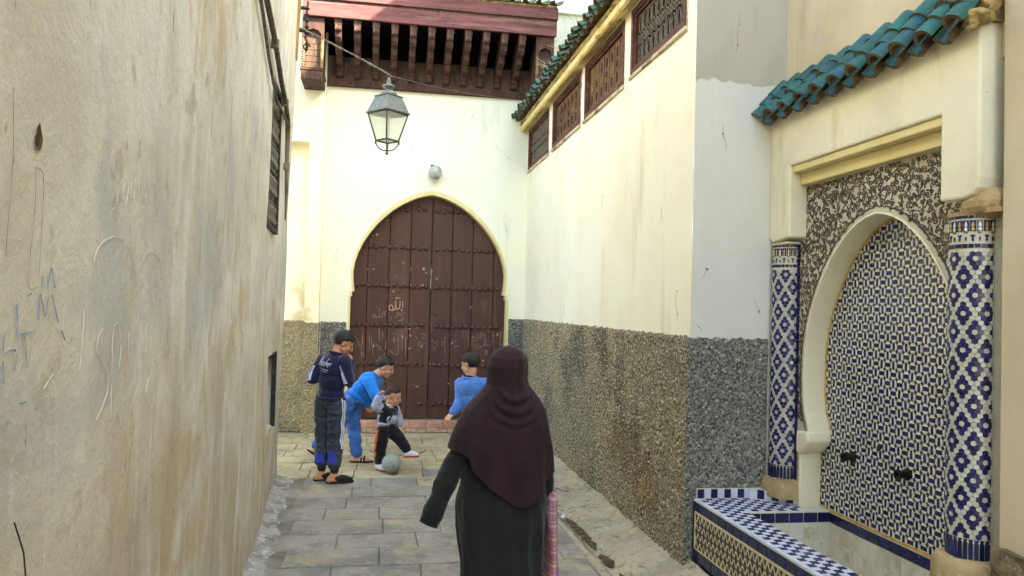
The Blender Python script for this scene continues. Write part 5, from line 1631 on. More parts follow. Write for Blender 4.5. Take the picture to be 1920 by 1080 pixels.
# inside of the basin: navy course and stained white tiles
ni_ = vt(.096, .062, .004, 'navy_tile', 'tile_navy', 'x'); niy = vt(.096, .062, .004, 'navy_tile', 'tile_navy', 'y')
wi_ = vt(.096, .104, .003, 'basin_tile', 'tile_stained', 'x'); wiy = vt(.096, .104, .003, 'basin_tile', 'tile_stained', 'y')
m = MB(); m.box(TX - .006, TX + .02, 2.9, 4.66, .24, .528); part('inner_back', m, 'grout', bas)
for j in range(17):
    yv = 4.575 - .099 * j
    if yv < 3.0: break
    piece('navy_tile', ni_, bas, (TX - .006, yv, .492), (0, r.uniform(-.02, .02), 0))
    for q in (0, 1): piece('basin_tile', wi_, bas, (TX - .006, yv - (.05 if q else 0), .405 - .107 * q))
for j in range(6):
    x = BX1 + .05 + .099 * j
    piece('navy_tile', niy, bas, (x, 4.63, .496), (r.uniform(-.02, .02), 0, 0))
    for q in (0, 1): piece('basin_tile', wiy, bas, (x - (.03 if q else 0), 4.63, .408 - .107 * q))
# upstand of alternating tiles along the back and round the far plinth
m = MB(); m.box(2.15, 2.535, 4.972, 4.99, BZ, .607)
m.add([(2.535, 4.972, BZ), (2.79, 4.765, BZ), (2.79, 4.765, .607), (2.535, 4.972, .607), (2.535, 4.99, BZ), (2.90, 4.99, BZ), (2.90, 4.99, .607), (2.535, 4.99, .607), (2.90, 4.765, BZ), (2.90, 4.765, .607)], [(0, 1, 2, 3), (3, 2, 9, 6, 7), (1, 8, 9, 2), (8, 5, 6, 9), (4, 5, 6, 7)])
up = part('upstand', m, 'grout', bas)
ub, uw = vt(.046, .060, .004, 'upstand_tile', 'tile_blue', 'y'), vt(.046, .060, .004, 'upstand_tile', 'tile_lightblue', 'y')
for k in range(8): piece('upstand_tile', ub if k % 2 == 0 else uw, bas, (2.177 + .0482 * k, 4.972, .574))
for k in range(7):
    t_ = (k + .5) / 7
    piece('upstand_tile', uw if k % 2 == 0 else ub, bas, (2.535 + .255 * t_, 4.972 - .207 * t_, .574), (0, 0, atan2(-.207, .255)))
m = MB(); m.box(2.105, 2.14, 2.2, 4.99, -.03, .112); part('base_course', m, 'concrete', bas, bev=.012)

# ================================================================== HANGING LANTERN AND CABLES
lan = thing('hanging_lantern', 'four sided grey metal street lantern hanging on a cable before the gate wall', 'lantern', (.02, 8.3, 3.39))
LC = Vector((.02, 8.3, 0))
ANG = radians(-94)
def lc(r_, z, k, c=LC): return Vector((c.x + r_ * cos(ANG + pi / 2 * k), c.y + r_ * sin(ANG + pi / 2 * k), z))
def frustum(m, r0, z0, r1, z1, cap=True):
    vs = [lc(r0, z0, k) for k in range(4)] + [lc(r1, z1, k) for k in range(4)]
    return m.add(vs, ([(3, 2, 1, 0), (4, 5, 6, 7)] if cap else []) + [(k, (k + 1) % 4, 4 + (k + 1) % 4, 4 + k) for k in range(4)])
mb = MB(); frustum(mb, .238, 3.825, .242, 3.838); frustum(mb, .225, 3.838, .145, 4.005); frustum(mb, .158, 4.005, .158, 4.015); part('lantern_roof', mb, 'lamp_metal', lan, bev=.003)
mb = MB(); mb.lathe([(.10, 4.015), (.085, 4.05), (.05, 4.075), (.035, 4.085), (.03, 4.10), (.062, 4.105), (.068, 4.118), (.062, 4.128), (.028, 4.135), (.022, 4.16), (.026, 4.175), (.014, 4.20), (.008, 4.215)], LC, 20); part('cap', mb, 'lamp_metal', lan, smooth=True)
mb = MB(); mb.tube([LC + Vector((.018 * cos(a), 0, 4.232 + .018 * sin(a))) for a in np.linspace(0, 2 * pi, 13)[:-1]], .005, 6, closed=True); part('hanging_ring', mb, 'lamp_metal', lan, smooth=True)
mb = MB()
for k in range(4):
    mb.tube([lc(.212, 3.825, k), lc(.118, 3.535, k)], .0085, 6)
    mb.tube([lc(.212, 3.822, k), lc(.212, 3.822, k + 1)], .0085, 6)
    mb.tube([lc(.120, 3.535, k), lc(.120, 3.535, k + 1)], .010, 6)
    mb.tube([lc(.124, 3.54, k), lc(.126, 3.50, k)], .007, 5)
part('glazing_bar', mb, 'lamp_bar', lan, smooth=True)
mb = MB()
for k in range(4):
    mb.tube([lc(.120, 3.53, k), lc(.112, 3.49, k), lc(.08, 3.45, k), lc(.035, 3.432, k), lc(.006, 3.43, k)], .007, 6)
mb.lathe([(.004, 3.385), (.016, 3.392), (.018, 3.402), (.010, 3.415), (.012, 3.44), (.006, 3.46)], LC, 10)
part('bottom_scroll', mb, 'lamp_bar', lan, smooth=True)
for k in range(4):
    mb = MB()
    a, b, c, d = lc(.205, 3.815, k), lc(.205, 3.815, k + 1), lc(.114, 3.54, k + 1), lc(.114, 3.54, k)
    n_ = ((a + b + c + d) / 4 - Vector((LC.x, LC.y, 3.68))); n_.z = 0; n_ = n_.normalized() * .004
    mb.add([a, b, c, d, a - n_, b - n_, c - n_, d - n_], [(0, 1, 2, 3), (7, 6, 5, 4), (0, 4, 5, 1), (1, 5, 6, 2), (2, 6, 7, 3), (3, 7, 4, 0)])
    part('pane', mb, 'glass', lan)
mb = MB(); frustum(mb, .112, 3.545, .112, 3.549); part('floor_pane', mb, 'glass', lan)
mb = MB(); mb.lathe([(.02, 3.80), (.02, 3.76), (.012, 3.755)], LC, 10); mb.ell((LC.x, LC.y, 3.745), (.022, .022, .03), nu=12, nv=8); part('lamp_bulb', mb, 'tile_white', lan, smooth=True)

def sag(a, b, s, n=14): 
    a, b = Vector(a), Vector(b)
    return [a.lerp(b, k / n) - Vector((0, 0, s * 4 * (k / n) * (1 - k / n))) for k in range(n + 1)]
cab = thing('lantern_cable', 'sagging twisted grey cable from the stained wall to the lantern', 'cable', (-.45, 8.27, 4.45))
mb = MB()
base = sag((-.915, 8.26, 4.655), (.02, 8.3, 4.245), -.012, 40)
mb.tube([p + Vector((0, .006 * cos(k * 1.3), .006 * sin(k * 1.3))) for k, p in enumerate(base)], .006, 6)
mb.tube([p - Vector((0, .006 * cos(k * 1.3), .006 * sin(k * 1.3))) for k, p in enumerate(base)], .006, 6)
mb.tube(base[30:40], .011, 6)
mb.tube([base[31], base[31] - Vector((0, 0, .04))], .004, 5)
part('twisted_cable', mb, 'cable', cab, smooth=True)
wr = MB(); wr.tube(sag((.02, 8.3, 4.24), (1.93, 11.0, 4.83), .05, 16), .0035, 5)
solo('stay_wire', wr, 'cable', 'thin slack wire from the lantern to the green tiled eave', 'wire', (1.0, 9.6, 4.5), smooth=True)
br = MB()
x0 = lwx(8.2, 4.6) - .02
br.tube([(x0 + .10, 8.29, 4.42), (x0 + .12, 8.29, 4.5), (x0 + .09, 8.29, 4.56), (x0 + .105, 8.29, 4.66), (x0 + .095, 8.29, 4.80), (x0 + .11, 8.29, 4.95)], [.012, .016, .012, .014, .012, .010], 7)
for k in range(5): br.lathe([(.012, 0), (.026, .008), (.026, .02), (.012, .028)], (x0 + .10, 8.29, 4.60 + .065 * k), 9)
br.tube([(x0 + .11 + .035 * cos(a), 8.29, 4.47 + .035 * sin(a)) for a in np.linspace(0, 5, 10)], .008, 6)
br.box(x0 + .03, x0 + .10, 8.27, 8.30, 4.62, 4.65); br.box(x0 + .03, x0 + .10, 8.27, 8.30, 4.86, 4.89)
solo('cable_bracket', br, 'iron_dark', 'black iron scroll bracket with insulators at the upper corner of the stained wall', 'bracket', (x0 + .1, 8.28, 4.42), smooth=True)

# ================================================================== BALL AND LITTER
bl_ = thing('ball', 'scuffed grey green football lying by the toddler', 'ball', (.17, 8.38, 0))
mb = MB(); mb.ell((.17, 8.38, .105), (.103, .103, .103), nu=32, nv=20); part('ball_skin', mb, 'ball', bl_, smooth=True)
mb = MB()
for ax_ in ((1, .4, .2), (-.3, 1, .5), (.2, -.4, 1)):
    a_ = Vector(ax_).normalized(); q = a_.orthogonal().normalized(); w = a_.cross(q)
    mb.tube([Vector((.17, 8.38, .105)) + (q * cos(t) + w * sin(t)) * .1025 for t in np.linspace(0, 2 * pi, 41)[:-1]], .0016, 4, closed=True)
part('ball_seam', mb, 'concrete', bl_)
mb = MB()
mb.add([(1.575, 6.50, .012), (1.60, 6.56, .02), (1.625, 6.58, .03), (1.63, 6.53, .014), (1.605, 6.49, .010), (1.60, 6.53, .034)], [(0, 1, 5), (1, 2, 5), (2, 3, 5), (3, 4, 5), (4, 0, 5)])
solo('plastic_scrap', mb, 'litter', 'crumpled white plastic scrap at the end of the damp gutter', 'litter', (1.6, 6.53, 0))
mb = MB(); mb.tube([(1.66, 7.55, .05), (1.72, 7.5, .045), (1.76, 7.36, .05), (1.80, 7.28, .05), (1.84, 7.25, .055)], .004, 5)
solo('loose_wire', mb, 'twig', 'short dark loose wire lying on the concrete strip', 'wire', (1.75, 7.4, 0))

# ================================================================== PEOPLE
def evaluated(mb, voxel, smooth):
    me = mb.mesh('tmp', 'skin', (0, 0, 0), fix=False)
    o = bpy.data.objects.new('tmp', me)
    C.objects.link(o)
    m = o.modifiers.new('r', 'REMESH'); m.mode = 'VOXEL'; m.voxel_size = voxel; m.use_smooth_shade = True
    if smooth:
        s_ = o.modifiers.new('s', 'SMOOTH'); s_.factor = .5; s_.iterations = smooth
    dg = bpy.context.evaluated_depsgraph_get()
    ev = o.evaluated_get(dg)
    me2 = bpy.data.meshes.new_from_object(ev, depsgraph=dg)
    bpy.data.objects.remove(o)
    bpy.data.meshes.remove(me)
    return me2

def organic(name, mb, voxel, smooth, mt, parent, wrinkle=None, seed=0, parts_mat=None):
    """limbs and balls merged into one smooth skin; wrinkle = list of (amplitude, scale vector)"""
    me = evaluated(mb, voxel, smooth)
    me.name = name
    n = len(me.vertices)
    co = np.empty(n * 3); me.vertices.foreach_get('co', co); co = co.reshape(-1, 3)
    if wrinkle:
        nm = np.empty(n * 3); me.vertices.foreach_get('normal', nm); nm = nm.reshape(-1, 3)
        d = np.zeros(n)
        for amp, sc in wrinkle:
            for i in range(n):
                p = co[i]
                v = mnoise.noise(Vector((p[0] * sc[0] + seed, p[1] * sc[1], p[2] * sc[2])))
                d[i] += amp * (1 - 2 * abs(v)) 
        co = co + nm * d[:, None]
    o_ = ORG[parent.name]
    co = co - np.array(o_)
    me.vertices.foreach_set('co', co.ravel())
    me.materials.clear()
    me.materials.append(M[mt])
    me.polygons.foreach_set('use_smooth', [True] * len(me.polygons))
    me.update()
    return link(name, me, parent)

def bvh_of(o):
    off = ORG[o.name]
    return BVHTree.FromPolygons([v.co + off for v in o.data.vertices], [tuple(p.vertices) for p in o.data.polygons])

def surf_sheet(name, bvh, path, dirv, side, width, mt, parent, cols=3, off=.0025, per=5):
    """a strip of cloth laid on a garment: points along path, cast along dirv"""
    path = [Vector(p) for p in path]; d = Vector(dirv).normalized(); sd = Vector(side).normalized()
    P = []
    for a, b in zip(path, path[1:]): P += [a.lerp(b, q / per) for q in range(per)]
    P.append(path[-1])
    vs, ok = [], []
    for i, p in enumerate(P):
        w = width[min(len(width) - 1, int(i / per))] if isinstance(width, list) else width
        for c in range(cols + 1):
            q = p + sd * w * (c / cols - .5)
            hit = bvh.ray_cast(q - d * .35, d, .6)
            if hit[0] is None: hit = bvh.find_nearest(q)
            nn = hit[1] if hit[1].dot(d) < 0 else -hit[1]
            vs.append(hit[0] + nn * off)
    n = cols + 1
    mb = MB(); mb.add(vs, [(i * n + c, i * n + c + 1, (i + 1) * n + c + 1, (i + 1) * n + c) for i in range(len(P) - 1) for c in range(cols)])
    return part(name, mb, mt, parent, smooth=True)

def axes(az, pitch=0.0, roll=0.0):
    f = Vector((sin(az) * cos(pitch), cos(az) * cos(pitch), -sin(pitch)))
    r_ = Vector((cos(az), -sin(az), 0))
    u = r_.cross(f)
    if roll:
        q = Matrix.Rotation(roll, 3, f); r_ = q @ r_; u = q @ u
    return r_, f, u

def head_prims(mb, c, ax_, s, neck, nr):
    r_, f, u = ax_
    def p(a, b, d): return c + r_ * (a * s) + f * (b * s) + u * (d * s)
    mb.ell(p(0, -.06, .12), (.335 * s, .42 * s, .365 * s), (r_, f, u), 20, 14)
    mb.ell(p(0, .12, -.14), (.255 * s, .27 * s, .32 * s), (r_, f, u), 16, 12)
    mb.ell(p(0, .24, -.385), (.10 * s, .085 * s, .075 * s), (r_, f, u))
    mb.cone(p(0, .36, .06), .040 * s, p(0, .43, -.10), .052 * s, 8)
    mb.ell(p(0, .40, -.12), (.085 * s, .05 * s, .04 * s), (r_, f, u))
    mb.cone(p(-.14, .31, .075), .045 * s, p(.14, .31, .075), .045 * s, 8)
    mb.ell(p(0, .355, -.245), (.10 * s, .035 * s, .030 * s), (r_, f, u)); mb.ell(p(0, .345, -.29), (.085 * s, .035 * s, .028 * s), (r_, f, u))
    for sg in (-1, 1):
        mb.ell(p(.16 * sg, .25, -.12), (.10 * s, .10 * s, .10 * s), (r_, f, u))
        mb.ell(p(.345 * sg, -.03, -.03), (.030 * s, .075 * s, .115 * s), (r_, f, u))
        mb.cone(p(.20 * sg, .06, -.24), .10 * s, p(.06 * sg, .22, -.38), .08 * s, 8)
    mb.cone(Vector(neck), nr * 1.12, p(0, -.08, -.25), nr, 14)

def head_parts(c, ax_, s, parent, hairmat, seed, line=(.06, .60)):
    r_, f, u = ax_
    def p(a, b, d): return c + r_ * (a * s) + f * (b * s) + u * (d * s)
    # hair: a cap whose edge follows a hairline
    mb = MB()
    nu, nv = 40, 26
    vs = []
    for j in range(nv + 1):
        a = pi * j / nv
        for i in range(nu):
            b = 2 * pi * i / nu
            x, y, z = sin(a) * cos(b), sin(a) * sin(b), cos(a)
            hy, hz = y * .42 - .06, z * .365 + .12
            lim = line[0] + line[1] * max(-.42, hy) + (.10 if abs(x) > .75 and hy > -.05 else 0)
            k = smoothstep(lim - .05, lim + .04, hz)
            g = .90 + .165 * k + .012 * mnoise.noise(Vector((x * 9 + seed, y * 9, z * 9)))
            g += .03 * k * max(0, z)
            vs.append(p(x * .335 * g, y * .42 * g - .06, z * .365 * g + .12))
    mb.add(vs, [(j * nu + i, j * nu + (i + 1) % nu, (j + 1) * nu + (i + 1) % nu, (j + 1) * nu + i) for j in range(nv) for i in range(nu)])
    rr_ = random.Random(seed)
    cpt = p(0, -.06, .12)
    for v in [v for v in vs if (v - cpt).length > .30 * s]:
        d_ = v - cpt; b_, hz_ = d_.dot(f) / s - .06, d_.dot(u) / s + .12
        if hz_ < line[0] + line[1] * max(-.42, b_) + .03: continue
        for q in range(2):
            o1 = Vector((rr_.gauss(0, 1), rr_.gauss(0, 1), rr_.gauss(0, 1))) * (.030 * s)
            tip = v + o1 + d_.normalized() * rr_.uniform(.01, .045) * s + (f * .02 - u * .01) * s
            w_ = d_.cross(o1).normalized() * (.009 * s) if d_.cross(o1).length > 1e-9 else r_ * .002
            b0 = v + o1 * .6
            mb.add([b0 - w_, b0 + w_, tip], [(0, 1, 2)])
    part('hair', mb, hairmat, parent, smooth=True)
    for sg in (-1, 1):
        mb = MB(); mb.ell(p(.135 * sg, .335, .0), (.055 * s, .03 * s, .024 * s), (r_, f, u), 10, 6); part('eye', mb, 'eye', parent, smooth=True)
        mb = MB(); mb.cone(p(.07 * sg, .375, .085), .013 * s, p(.21 * sg, .325, .09), .011 * s, 6); part('eyebrow', mb, hairmat, parent, smooth=True)
    mb = MB(); mb.ell(p(0, .372, -.268), (.085 * s, .025 * s, .016 * s), (r_, f, u), 10, 6); part('mouth', mb, 'mouth', parent, smooth=True)

def hand_prims(mb, wrist, fdir, pnorm, L, curl=.5, thumb=1, spread=.10):
    """palm and five separate bent fingers: fdir from wrist to knuckles, pnorm out of the palm"""
    w = Vector(wrist); d = Vector(fdir).normalized(); n = Vector(pnorm); n = (n - d * n.dot(d)).normalized(); sd = d.cross(n)
    pl = L * .52
    for k in (-1.2, -.4, .4, 1.2):
        mb.cone(w + sd * (k * .10 * L * .8), L * .085, w + d * pl + sd * (k * .135 * L), L * .078, 8)
    lens = (.40, .46, .43, .34)
    for i, k in enumerate((-1.45, -.48, .48, 1.42)):
        p = w + d * pl + sd * (k * .145 * L)
        a = curl * .5
        sg = Vector(d + sd * (k * spread)).normalized()
        for q in range(3):
            ca, sa = cos(a), sin(a)
            dr = (sg * ca + n * sa).normalized()
            e = p + dr * (lens[i] * L * (.42, .33, .25)[q])
            mb.cone(p, L * (.062, .056, .050)[q], e, L * (.056, .050, .044)[q], 8)
            p = e
            a += curl * 1.1
    tb_ = w + d * (pl * .28) - sd * (thumb * .17 * L)
    t1 = tb_ + (d * .55 - sd * thumb * .55 + n * .35).normalized() * (.26 * L)
    t2 = t1 + (d * .8 - sd * thumb * .1 + n * (.25 + .4 * curl)).normalized() * (.22 * L)
    mb.cone(w + d * (pl * .2) - sd * (thumb * .06 * L), L * .085, tb_, L * .08, 8); mb.cone(tb_, L * .078, t1, L * .066, 8); mb.cone(t1, L * .064, t2, L * .05, 8)

def torso_prims(mb, J, hw, dp, hem=.0, grow=0.0, t_chest=.66):
    nk, wa = Vector(J['neck']), Vector(J['waist'])
    ls, rs = Vector(J['lsh']), Vector(J['rsh'])
    u = (nk - wa).normalized()
    r_ = (rs - ls); r_ = (r_ - u * r_.dot(u)).normalized()
    f = u.cross(r_)
    L = (nk - wa).length
    ax_ = (r_, f, u)
    mid = (ls + rs) / 2
    ch = wa.lerp(nk, t_chest)
    mb.ell(ch, (hw * .98 + grow, dp + grow, L * .36), ax_, 20, 12)
    mb.ell(wa.lerp(nk, .30), (hw * .90 + grow, dp * .96 + grow, L * .34), ax_, 20, 12)
    mb.ell(wa + u * hem, (hw * .90 + grow, dp * .98 + grow, L * .18), ax_, 20, 12)
    for s_ in (ls, rs):
        mb.cone(nk - u * (.03 + .1 * L), dp * .55 + grow, s_, dp * .52 + grow)
    mb.cone(ls, dp * .5, rs, dp * .5)
    return ax_

def limb(mb, pts, rs):
    for a, b, c, d in zip(pts, pts[1:], rs, rs[1:]): mb.cone(a, c, b, d, 14)

def V(*a): return Vector(a)
B1=dict(neck=(-0.435,8.00,1.283),lsh=(-0.560,8.10,1.209),rsh=(-0.329,7.90,1.216),lel=(-0.652,8.06,1.033),lwr=(-0.476,8.27,1.054),lhd=(-0.413,8.30,1.097),rel=(-0.290,7.86,1.029),rwr=(-0.276,8.05,1.206),rhd=(-0.292,8.12,1.283),waist=(-0.459,8.00,0.885),lhip=(-0.533,8.06,0.776),rhip=(-0.400,7.94,0.786),lkn=(-0.541,8.12,0.400),rkn=(-0.411,7.98,0.402),lan=(-0.538,8.07,0.081),ran=(-0.404,7.94,0.085),head=(-0.351,8.03,1.394))
B2=dict(neck=(-0.029,8.97,0.990),lsh=(0.004,9.10,0.887),rsh=(-0.103,8.84,0.924),lel=(-0.083,9.16,0.713),lwr=(-0.140,9.10,0.615),lhd=(-0.095,9.04,0.556),rel=(-0.009,8.74,0.769),rwr=(0.078,8.66,0.756),rhd=(0.153,8.58,0.731),waist=(-0.237,8.97,0.753),lhip=(-0.279,9.07,0.667),rhip=(-0.327,8.90,0.694),lkn=(-0.251,9.08,0.369),rkn=(-0.421,8.86,0.408),lan=(-0.215,8.98,0.080),ran=(-0.665,9.05,0.150),head=(0.082,8.95,1.085))
TD=dict(neck=(0.119,8.53,0.702),lsh=(0.185,8.63,0.655),rsh=(0.046,8.47,0.675),lel=(0.232,8.67,0.555),lwr=(0.245,8.63,0.470),lhd=(0.252,8.60,0.420),rel=(-0.012,8.44,0.702),rwr=(0.019,8.43,0.812),rhd=(0.046,8.42,0.864),waist=(0.108,8.52,0.502),lhip=(0.157,8.58,0.429),rhip=(0.076,8.49,0.432),lkn=(0.256,8.50,0.338),rkn=(0.047,8.50,0.258),lan=(0.332,8.46,0.236),ran=(0.041,8.56,0.074),head=(0.173,8.50,0.810))
B3=dict(neck=(0.939,8.00,1.073),lsh=(0.853,8.06,0.989),rsh=(1.089,7.94,1.003),lel=(0.854,8.02,0.827),lwr=(0.768,7.95,0.699),lhd=(0.717,7.92,0.654),rel=(1.153,7.96,0.825),rwr=(1.166,8.10,0.651),rhd=(1.158,8.15,0.588),waist=(0.988,8.00,0.720),lhip=(0.946,8.04,0.604),rhip=(1.048,7.97,0.614),lkn=(0.950,8.06,0.341),rkn=(1.048,7.96,0.349),lan=(0.951,8.02,0.075),ran=(1.063,7.94,0.075),head=(0.935,8.00,1.206))

def foot_prims(mb, an, d, L, r0=.034):
    an, d = Vector(an), Vector(d).normalized()
    mb.cone(an, r0 * .95, an - d * (.20 * L) - V(0, 0, an.z - .034 - (an.z - .08 if an.z > .12 else 0)), r0)
    b = -(min(an.z, .08) - .030)
    mb.cone(an - d * (.20 * L) + V(0, 0, b), r0 * .95, an + d * (.48 * L) + V(0, 0, b - .002), r0 * .98)
    mb.cone(an + d * (.48 * L) + V(0, 0, b - .002), r0 * .95, an + d * (.74 * L) + V(0, 0, b - .010), r0 * .58)
    mb.cone(an, r0 * .9, an + d * (.40 * L) + V(0, 0, b + .008), r0 * .8)

def shoe(name, an, d, L, r0, mt, parent, sole_mt=None, full=True, label=None, tilt=0.0):
    """a shoe round a foot, with its sole as a part of it"""
    an, d = Vector(an), Vector(d).normalized()
    up = V(0, 0, 1); up = (up - d * up.dot(d)).normalized()
    h = min(an.z, .078)
    base = an - up * h
    mb = MB()
    if full: mb.cone(base - d * (.22 * L) + up * r0 * 1.1, r0 * 1.05, base + d * (.1 * L) + up * r0 * 1.15, r0 * 1.1); mb.cone(an - up * .012 - d * .01, r0 * 1.08, base + up * r0, r0 * 1.05)
    mb.cone(base + d * (.16 * L) + up * r0 * 1.15, r0 * 1.12, base + d * (.52 * L) + up * r0 * .95, r0 * 1.08)
    mb.cone(base + d * (.52 * L) + up * r0 * .95, r0 * 1.05, base + d * (.78 * L) + up * r0 * .72, r0 * .70)
    o = organic(name, mb, .0055, 4, mt, parent)
    sd = d.cross(up)
    m = MB()
    out = [(-.36, .0), (-.33, .55), (-.1, .85), (.2, .9), (.55, 1.1), (.78, .85), (.93, .35), (.95, 0)]
    out = out + [(a, -b) for a, b in out[-2:0:-1]]
    m.prism([(a * L, b * r0 * 1.02) for a, b in out], lambda u, v, w: tuple(base + d * u + sd * v + up * w), -.0005, .016)
    part('sole', m, sole_mt or mt, o)
    return o

def person(label, loc): return thing('person', label, 'person', loc)

# ---- boy in the navy jacket, back three quarters to the camera
p1 = person('boy in a navy tracksuit jacket and slate striped trousers standing with his back to us', (-.46, 8.0, 0))
J = {k: Vector(v) for k, v in B1.items()}
hax = axes(radians(84), radians(30))
fd = V(sin(radians(80)), cos(radians(80)), 0)
mb = MB()
head_prims(mb, J['head'], hax, .243, J['neck'] - V(0, 0, .02), .050)
torso_prims(mb, J, .145, .095)
limb(mb, [J['lsh'], J['lel'], J['lwr']], [.045, .038, .027]); limb(mb, [J['rsh'], J['rel'], J['rwr']], [.045, .038, .027])
hand_prims(mb, J['rwr'], J['rhd'] - J['rwr'], V(-.3, .6, .5), .145, .9, 1)
hand_prims(mb, J['lwr'], J['lhd'] - J['lwr'], V(.2, -.3, -.8), .145, .7, -1)
limb(mb, [J['lhip'], J['lkn'], J['lan']], [.07, .052, .034]); limb(mb, [J['rhip'], J['rkn'], J['ran']], [.07, .052, .034])
foot_prims(mb, J['lan'], fd, .21); foot_prims(mb, J['ran'], fd, .21)
organic('body', mb, .0052, 3, 'skin', p1)
head_parts(J['head'], hax, .243, p1, 'hair', 1, (-.02, .74))
mb = MB()
tax = torso_prims(mb, J, .158, .108, -.005, .006)
limb(mb, [J['lsh'], J['lel'], J['lwr'] - (J['lwr'] - J['lel']).normalized() * .02], [.062, .055, .040]); limb(mb, [J['rsh'], J['rel'], J['rwr'] - (J['rwr'] - J['rel']).normalized() * .02], [.062, .057, .040])
jk = organic('jacket', mb, .009, 5, 'navy', p1, [(.006, (9, 9, 5)), (.003, (22, 22, 12))], 3)
jb = bvh_of(jk)
r_, f_, u_ = tax
mb = MB()
pr = []
for k in range(17):
    a = 2 * pi * k / 16
    q = J['neck'] + (hax[0] * 0 + V(1, 0, 0) * cos(a) + V(0, 1, 0) * sin(a)) * .062 + V(.012, .004, .006 - .018 * cos(a - radians(20)))
    pr.append(q)
mb.tube(pr[:-1], .017, 8, closed=True); part('collar', mb, 'navy', jk, smooth=True)
mb = MB()
hb0 = J['waist'] + u_ * -.045
mb.tube([hb0 + r_ * (.152 * cos(a)) + f_ * (.112 * sin(a)) for a in np.linspace(0, 2 * pi, 25)[:-1]], .022, 8, closed=True); part('hem_band', mb, 'navy', jk, smooth=True)
# white sleeve panels
sd = (J['rel'] - J['rsh']).normalized()
surf_sheet('sleeve_panel', jb, [J['rsh'] + V(-.035, 0, -.035), J['rsh'].lerp(J['rel'], .6) + V(-.03, 0, 0), J['rel'] + V(-.008, 0, -.022)], (.25, 1, .05), (1, -.2, .15), [.012, .036, .04], 'jacket_white', jk, 4)
surf_sheet('sleeve_panel', jb, [J['lsh'] + V(-.05, 0, -.05), J['lsh'].lerp(J['lel'], .6) + V(-.03, 0, -.01), J['lel'] + V(-.012, 0, -.02)], (.55, 1, 0), (1, -.5, .3), [.03, .05, .06], 'jacket_white', jk, 4)
surf_sheet('sleeve_stripe', jb, [J['lsh'].lerp(J['lel'], .35) + V(-.03, 0, 0), J['lel'] + V(-.02, 0, .0)], (.6, 1, 0), (1, -.5, .3), .012, 'track_grey', jk, 2, .0045)
surf_sheet('sleeve_stripe', jb, [J['rsh'] + V(-.012, 0, -.045), J['rsh'].lerp(J['rel'], .6) + V(-.01, 0, 0), J['rel'] + V(.012, 0, -.012)], (.25, 1, .05), (1, -.2, .15), .010, 'track_grey', jk, 2, .0045)
# cursive lettering across the shoulders
LET = [[(0, -.05), (.12, .55), (.2, .95)], [(.2, .95), (.24, .4), (.32, .05)], [(.32, .05), (.42, .5), (.50, .9)], [(.54, .5), (.55, .15), (.63, .04), (.73, .18), (.76, .5)], [(.76, .5), (.77, .1), (.85, .06)],
       [(1.06, .42), (.96, .48), (.92, .34), (1.04, .22), (1.02, .06), (.90, .05)], [(1.14, .04), (1.20, .6), (1.30, 1.05)], [(1.18, .25), (1.30, .48), (1.37, .38), (1.36, .06)],
       [(1.46, .26), (1.62, .30), (1.60, .48), (1.50, .46), (1.45, .22), (1.53, .04), (1.66, .10)], [(1.74, .5), (1.75, .04)], [(1.75, .32), (1.84, .5), (1.93, .42)]]
LET2 = [[(.95 + .1 * k, -.22), (1.0 + .1 * k, -.32), (.97 + .1 * k, -.34)] for k in range(9)] + [[(1.05 + .11 * k, -.46), (1.10 + .11 * k, -.58)] for k in range(6)]
c0 = J['waist'].lerp(J['neck'], .78) - r_ * .022
tr, tu = (r_ * .99 - u_ * .12).normalized(), (u_ * .99 + r_ * .12).normalized()
mb = MB()
for ls_, w_ in ((LET, .0058), (LET2, .0038)):
    for l in ls_:
        P, Nn = [], []
        for (a, b), (c, d) in zip(l, l[1:]):
            for q in range(4):
                x, y = a + (c - a) * q / 4, b + (d - b) * q / 4
                x += .22 * y
                q3 = c0 + tr * ((x - 1.08) * .098) + tu * ((y - .4) * .098)
                hit = jb.ray_cast(q3 - f_ * .35, f_, .6)
                if hit[0] is not None:
                    nn = hit[1] if hit[1].dot(f_) < 0 else -hit[1]
                    P.append(hit[0] + nn * .003); Nn.append(nn)
        if len(P) > 1: mb.strip(P, Nn, w_, .0012)
part('jacket_lettering', mb, 'letter', jk, kind='stuff')
mb = MB()
mb.ell((J['lhip'] + J['rhip']) / 2 + V(0, 0, .045), (.125, .10, .09), axes(radians(40)), 18, 12)
for s_ in 'lr': limb(mb, [J[s_ + 'hip'], J[s_ + 'kn'] + fd * .01, J[s_ + 'an'] + V(0, 0, .115)], [.086, .074, .060])
tr1 = organic('trousers', mb, .009, 5, 'track_grey', p1, [(.010, (6, 6, 10)), (.006, (14, 14, 24))], 5)
tb = bvh_of(tr1)
rv = V(.80, -.60, 0)
for k in (-1, 0, 1):
    sd_ = V(.6, .8, 0)
    surf_sheet('white_stripe', tb, [J['rhip'] + V(.012, 0, .06) + sd_ * (.024 * k), J['rhip'].lerp(J['rkn'], .5) + V(.01, 0, 0) + sd_ * (.022 * k), J['rkn'] + sd_ * (.020 * k) + V(.012, 0, .0), J['rkn'] + sd_ * (.016 * k) + V(.022, 0, -.06)], -rv, sd_, .0125, 'white_stripe', tr1, 2, .006, 9)
surf_sheet('blue_panel', tb, [J['rkn'] + V(-.02, 0, -.06), J['rkn'].lerp(J['ran'], .35) + V(-.015, 0, 0), J['rkn'].lerp(J['ran'], .60) + V(-.035, 0, 0)], (0, 1, 0), (1, 0, 0), [.03, .085, .04], 'royal', tr1, 5, .003)
surf_sheet('blue_panel', tb, [J['lkn'].lerp(J['lan'], .38) + V(-.02, 0, 0), J['lkn'].lerp(J['lan'], .65) + V(-.01, 0, 0)], (0, 1, 0), (1, 0, 0), [.07, .11], 'royal', tr1, 6, .003)
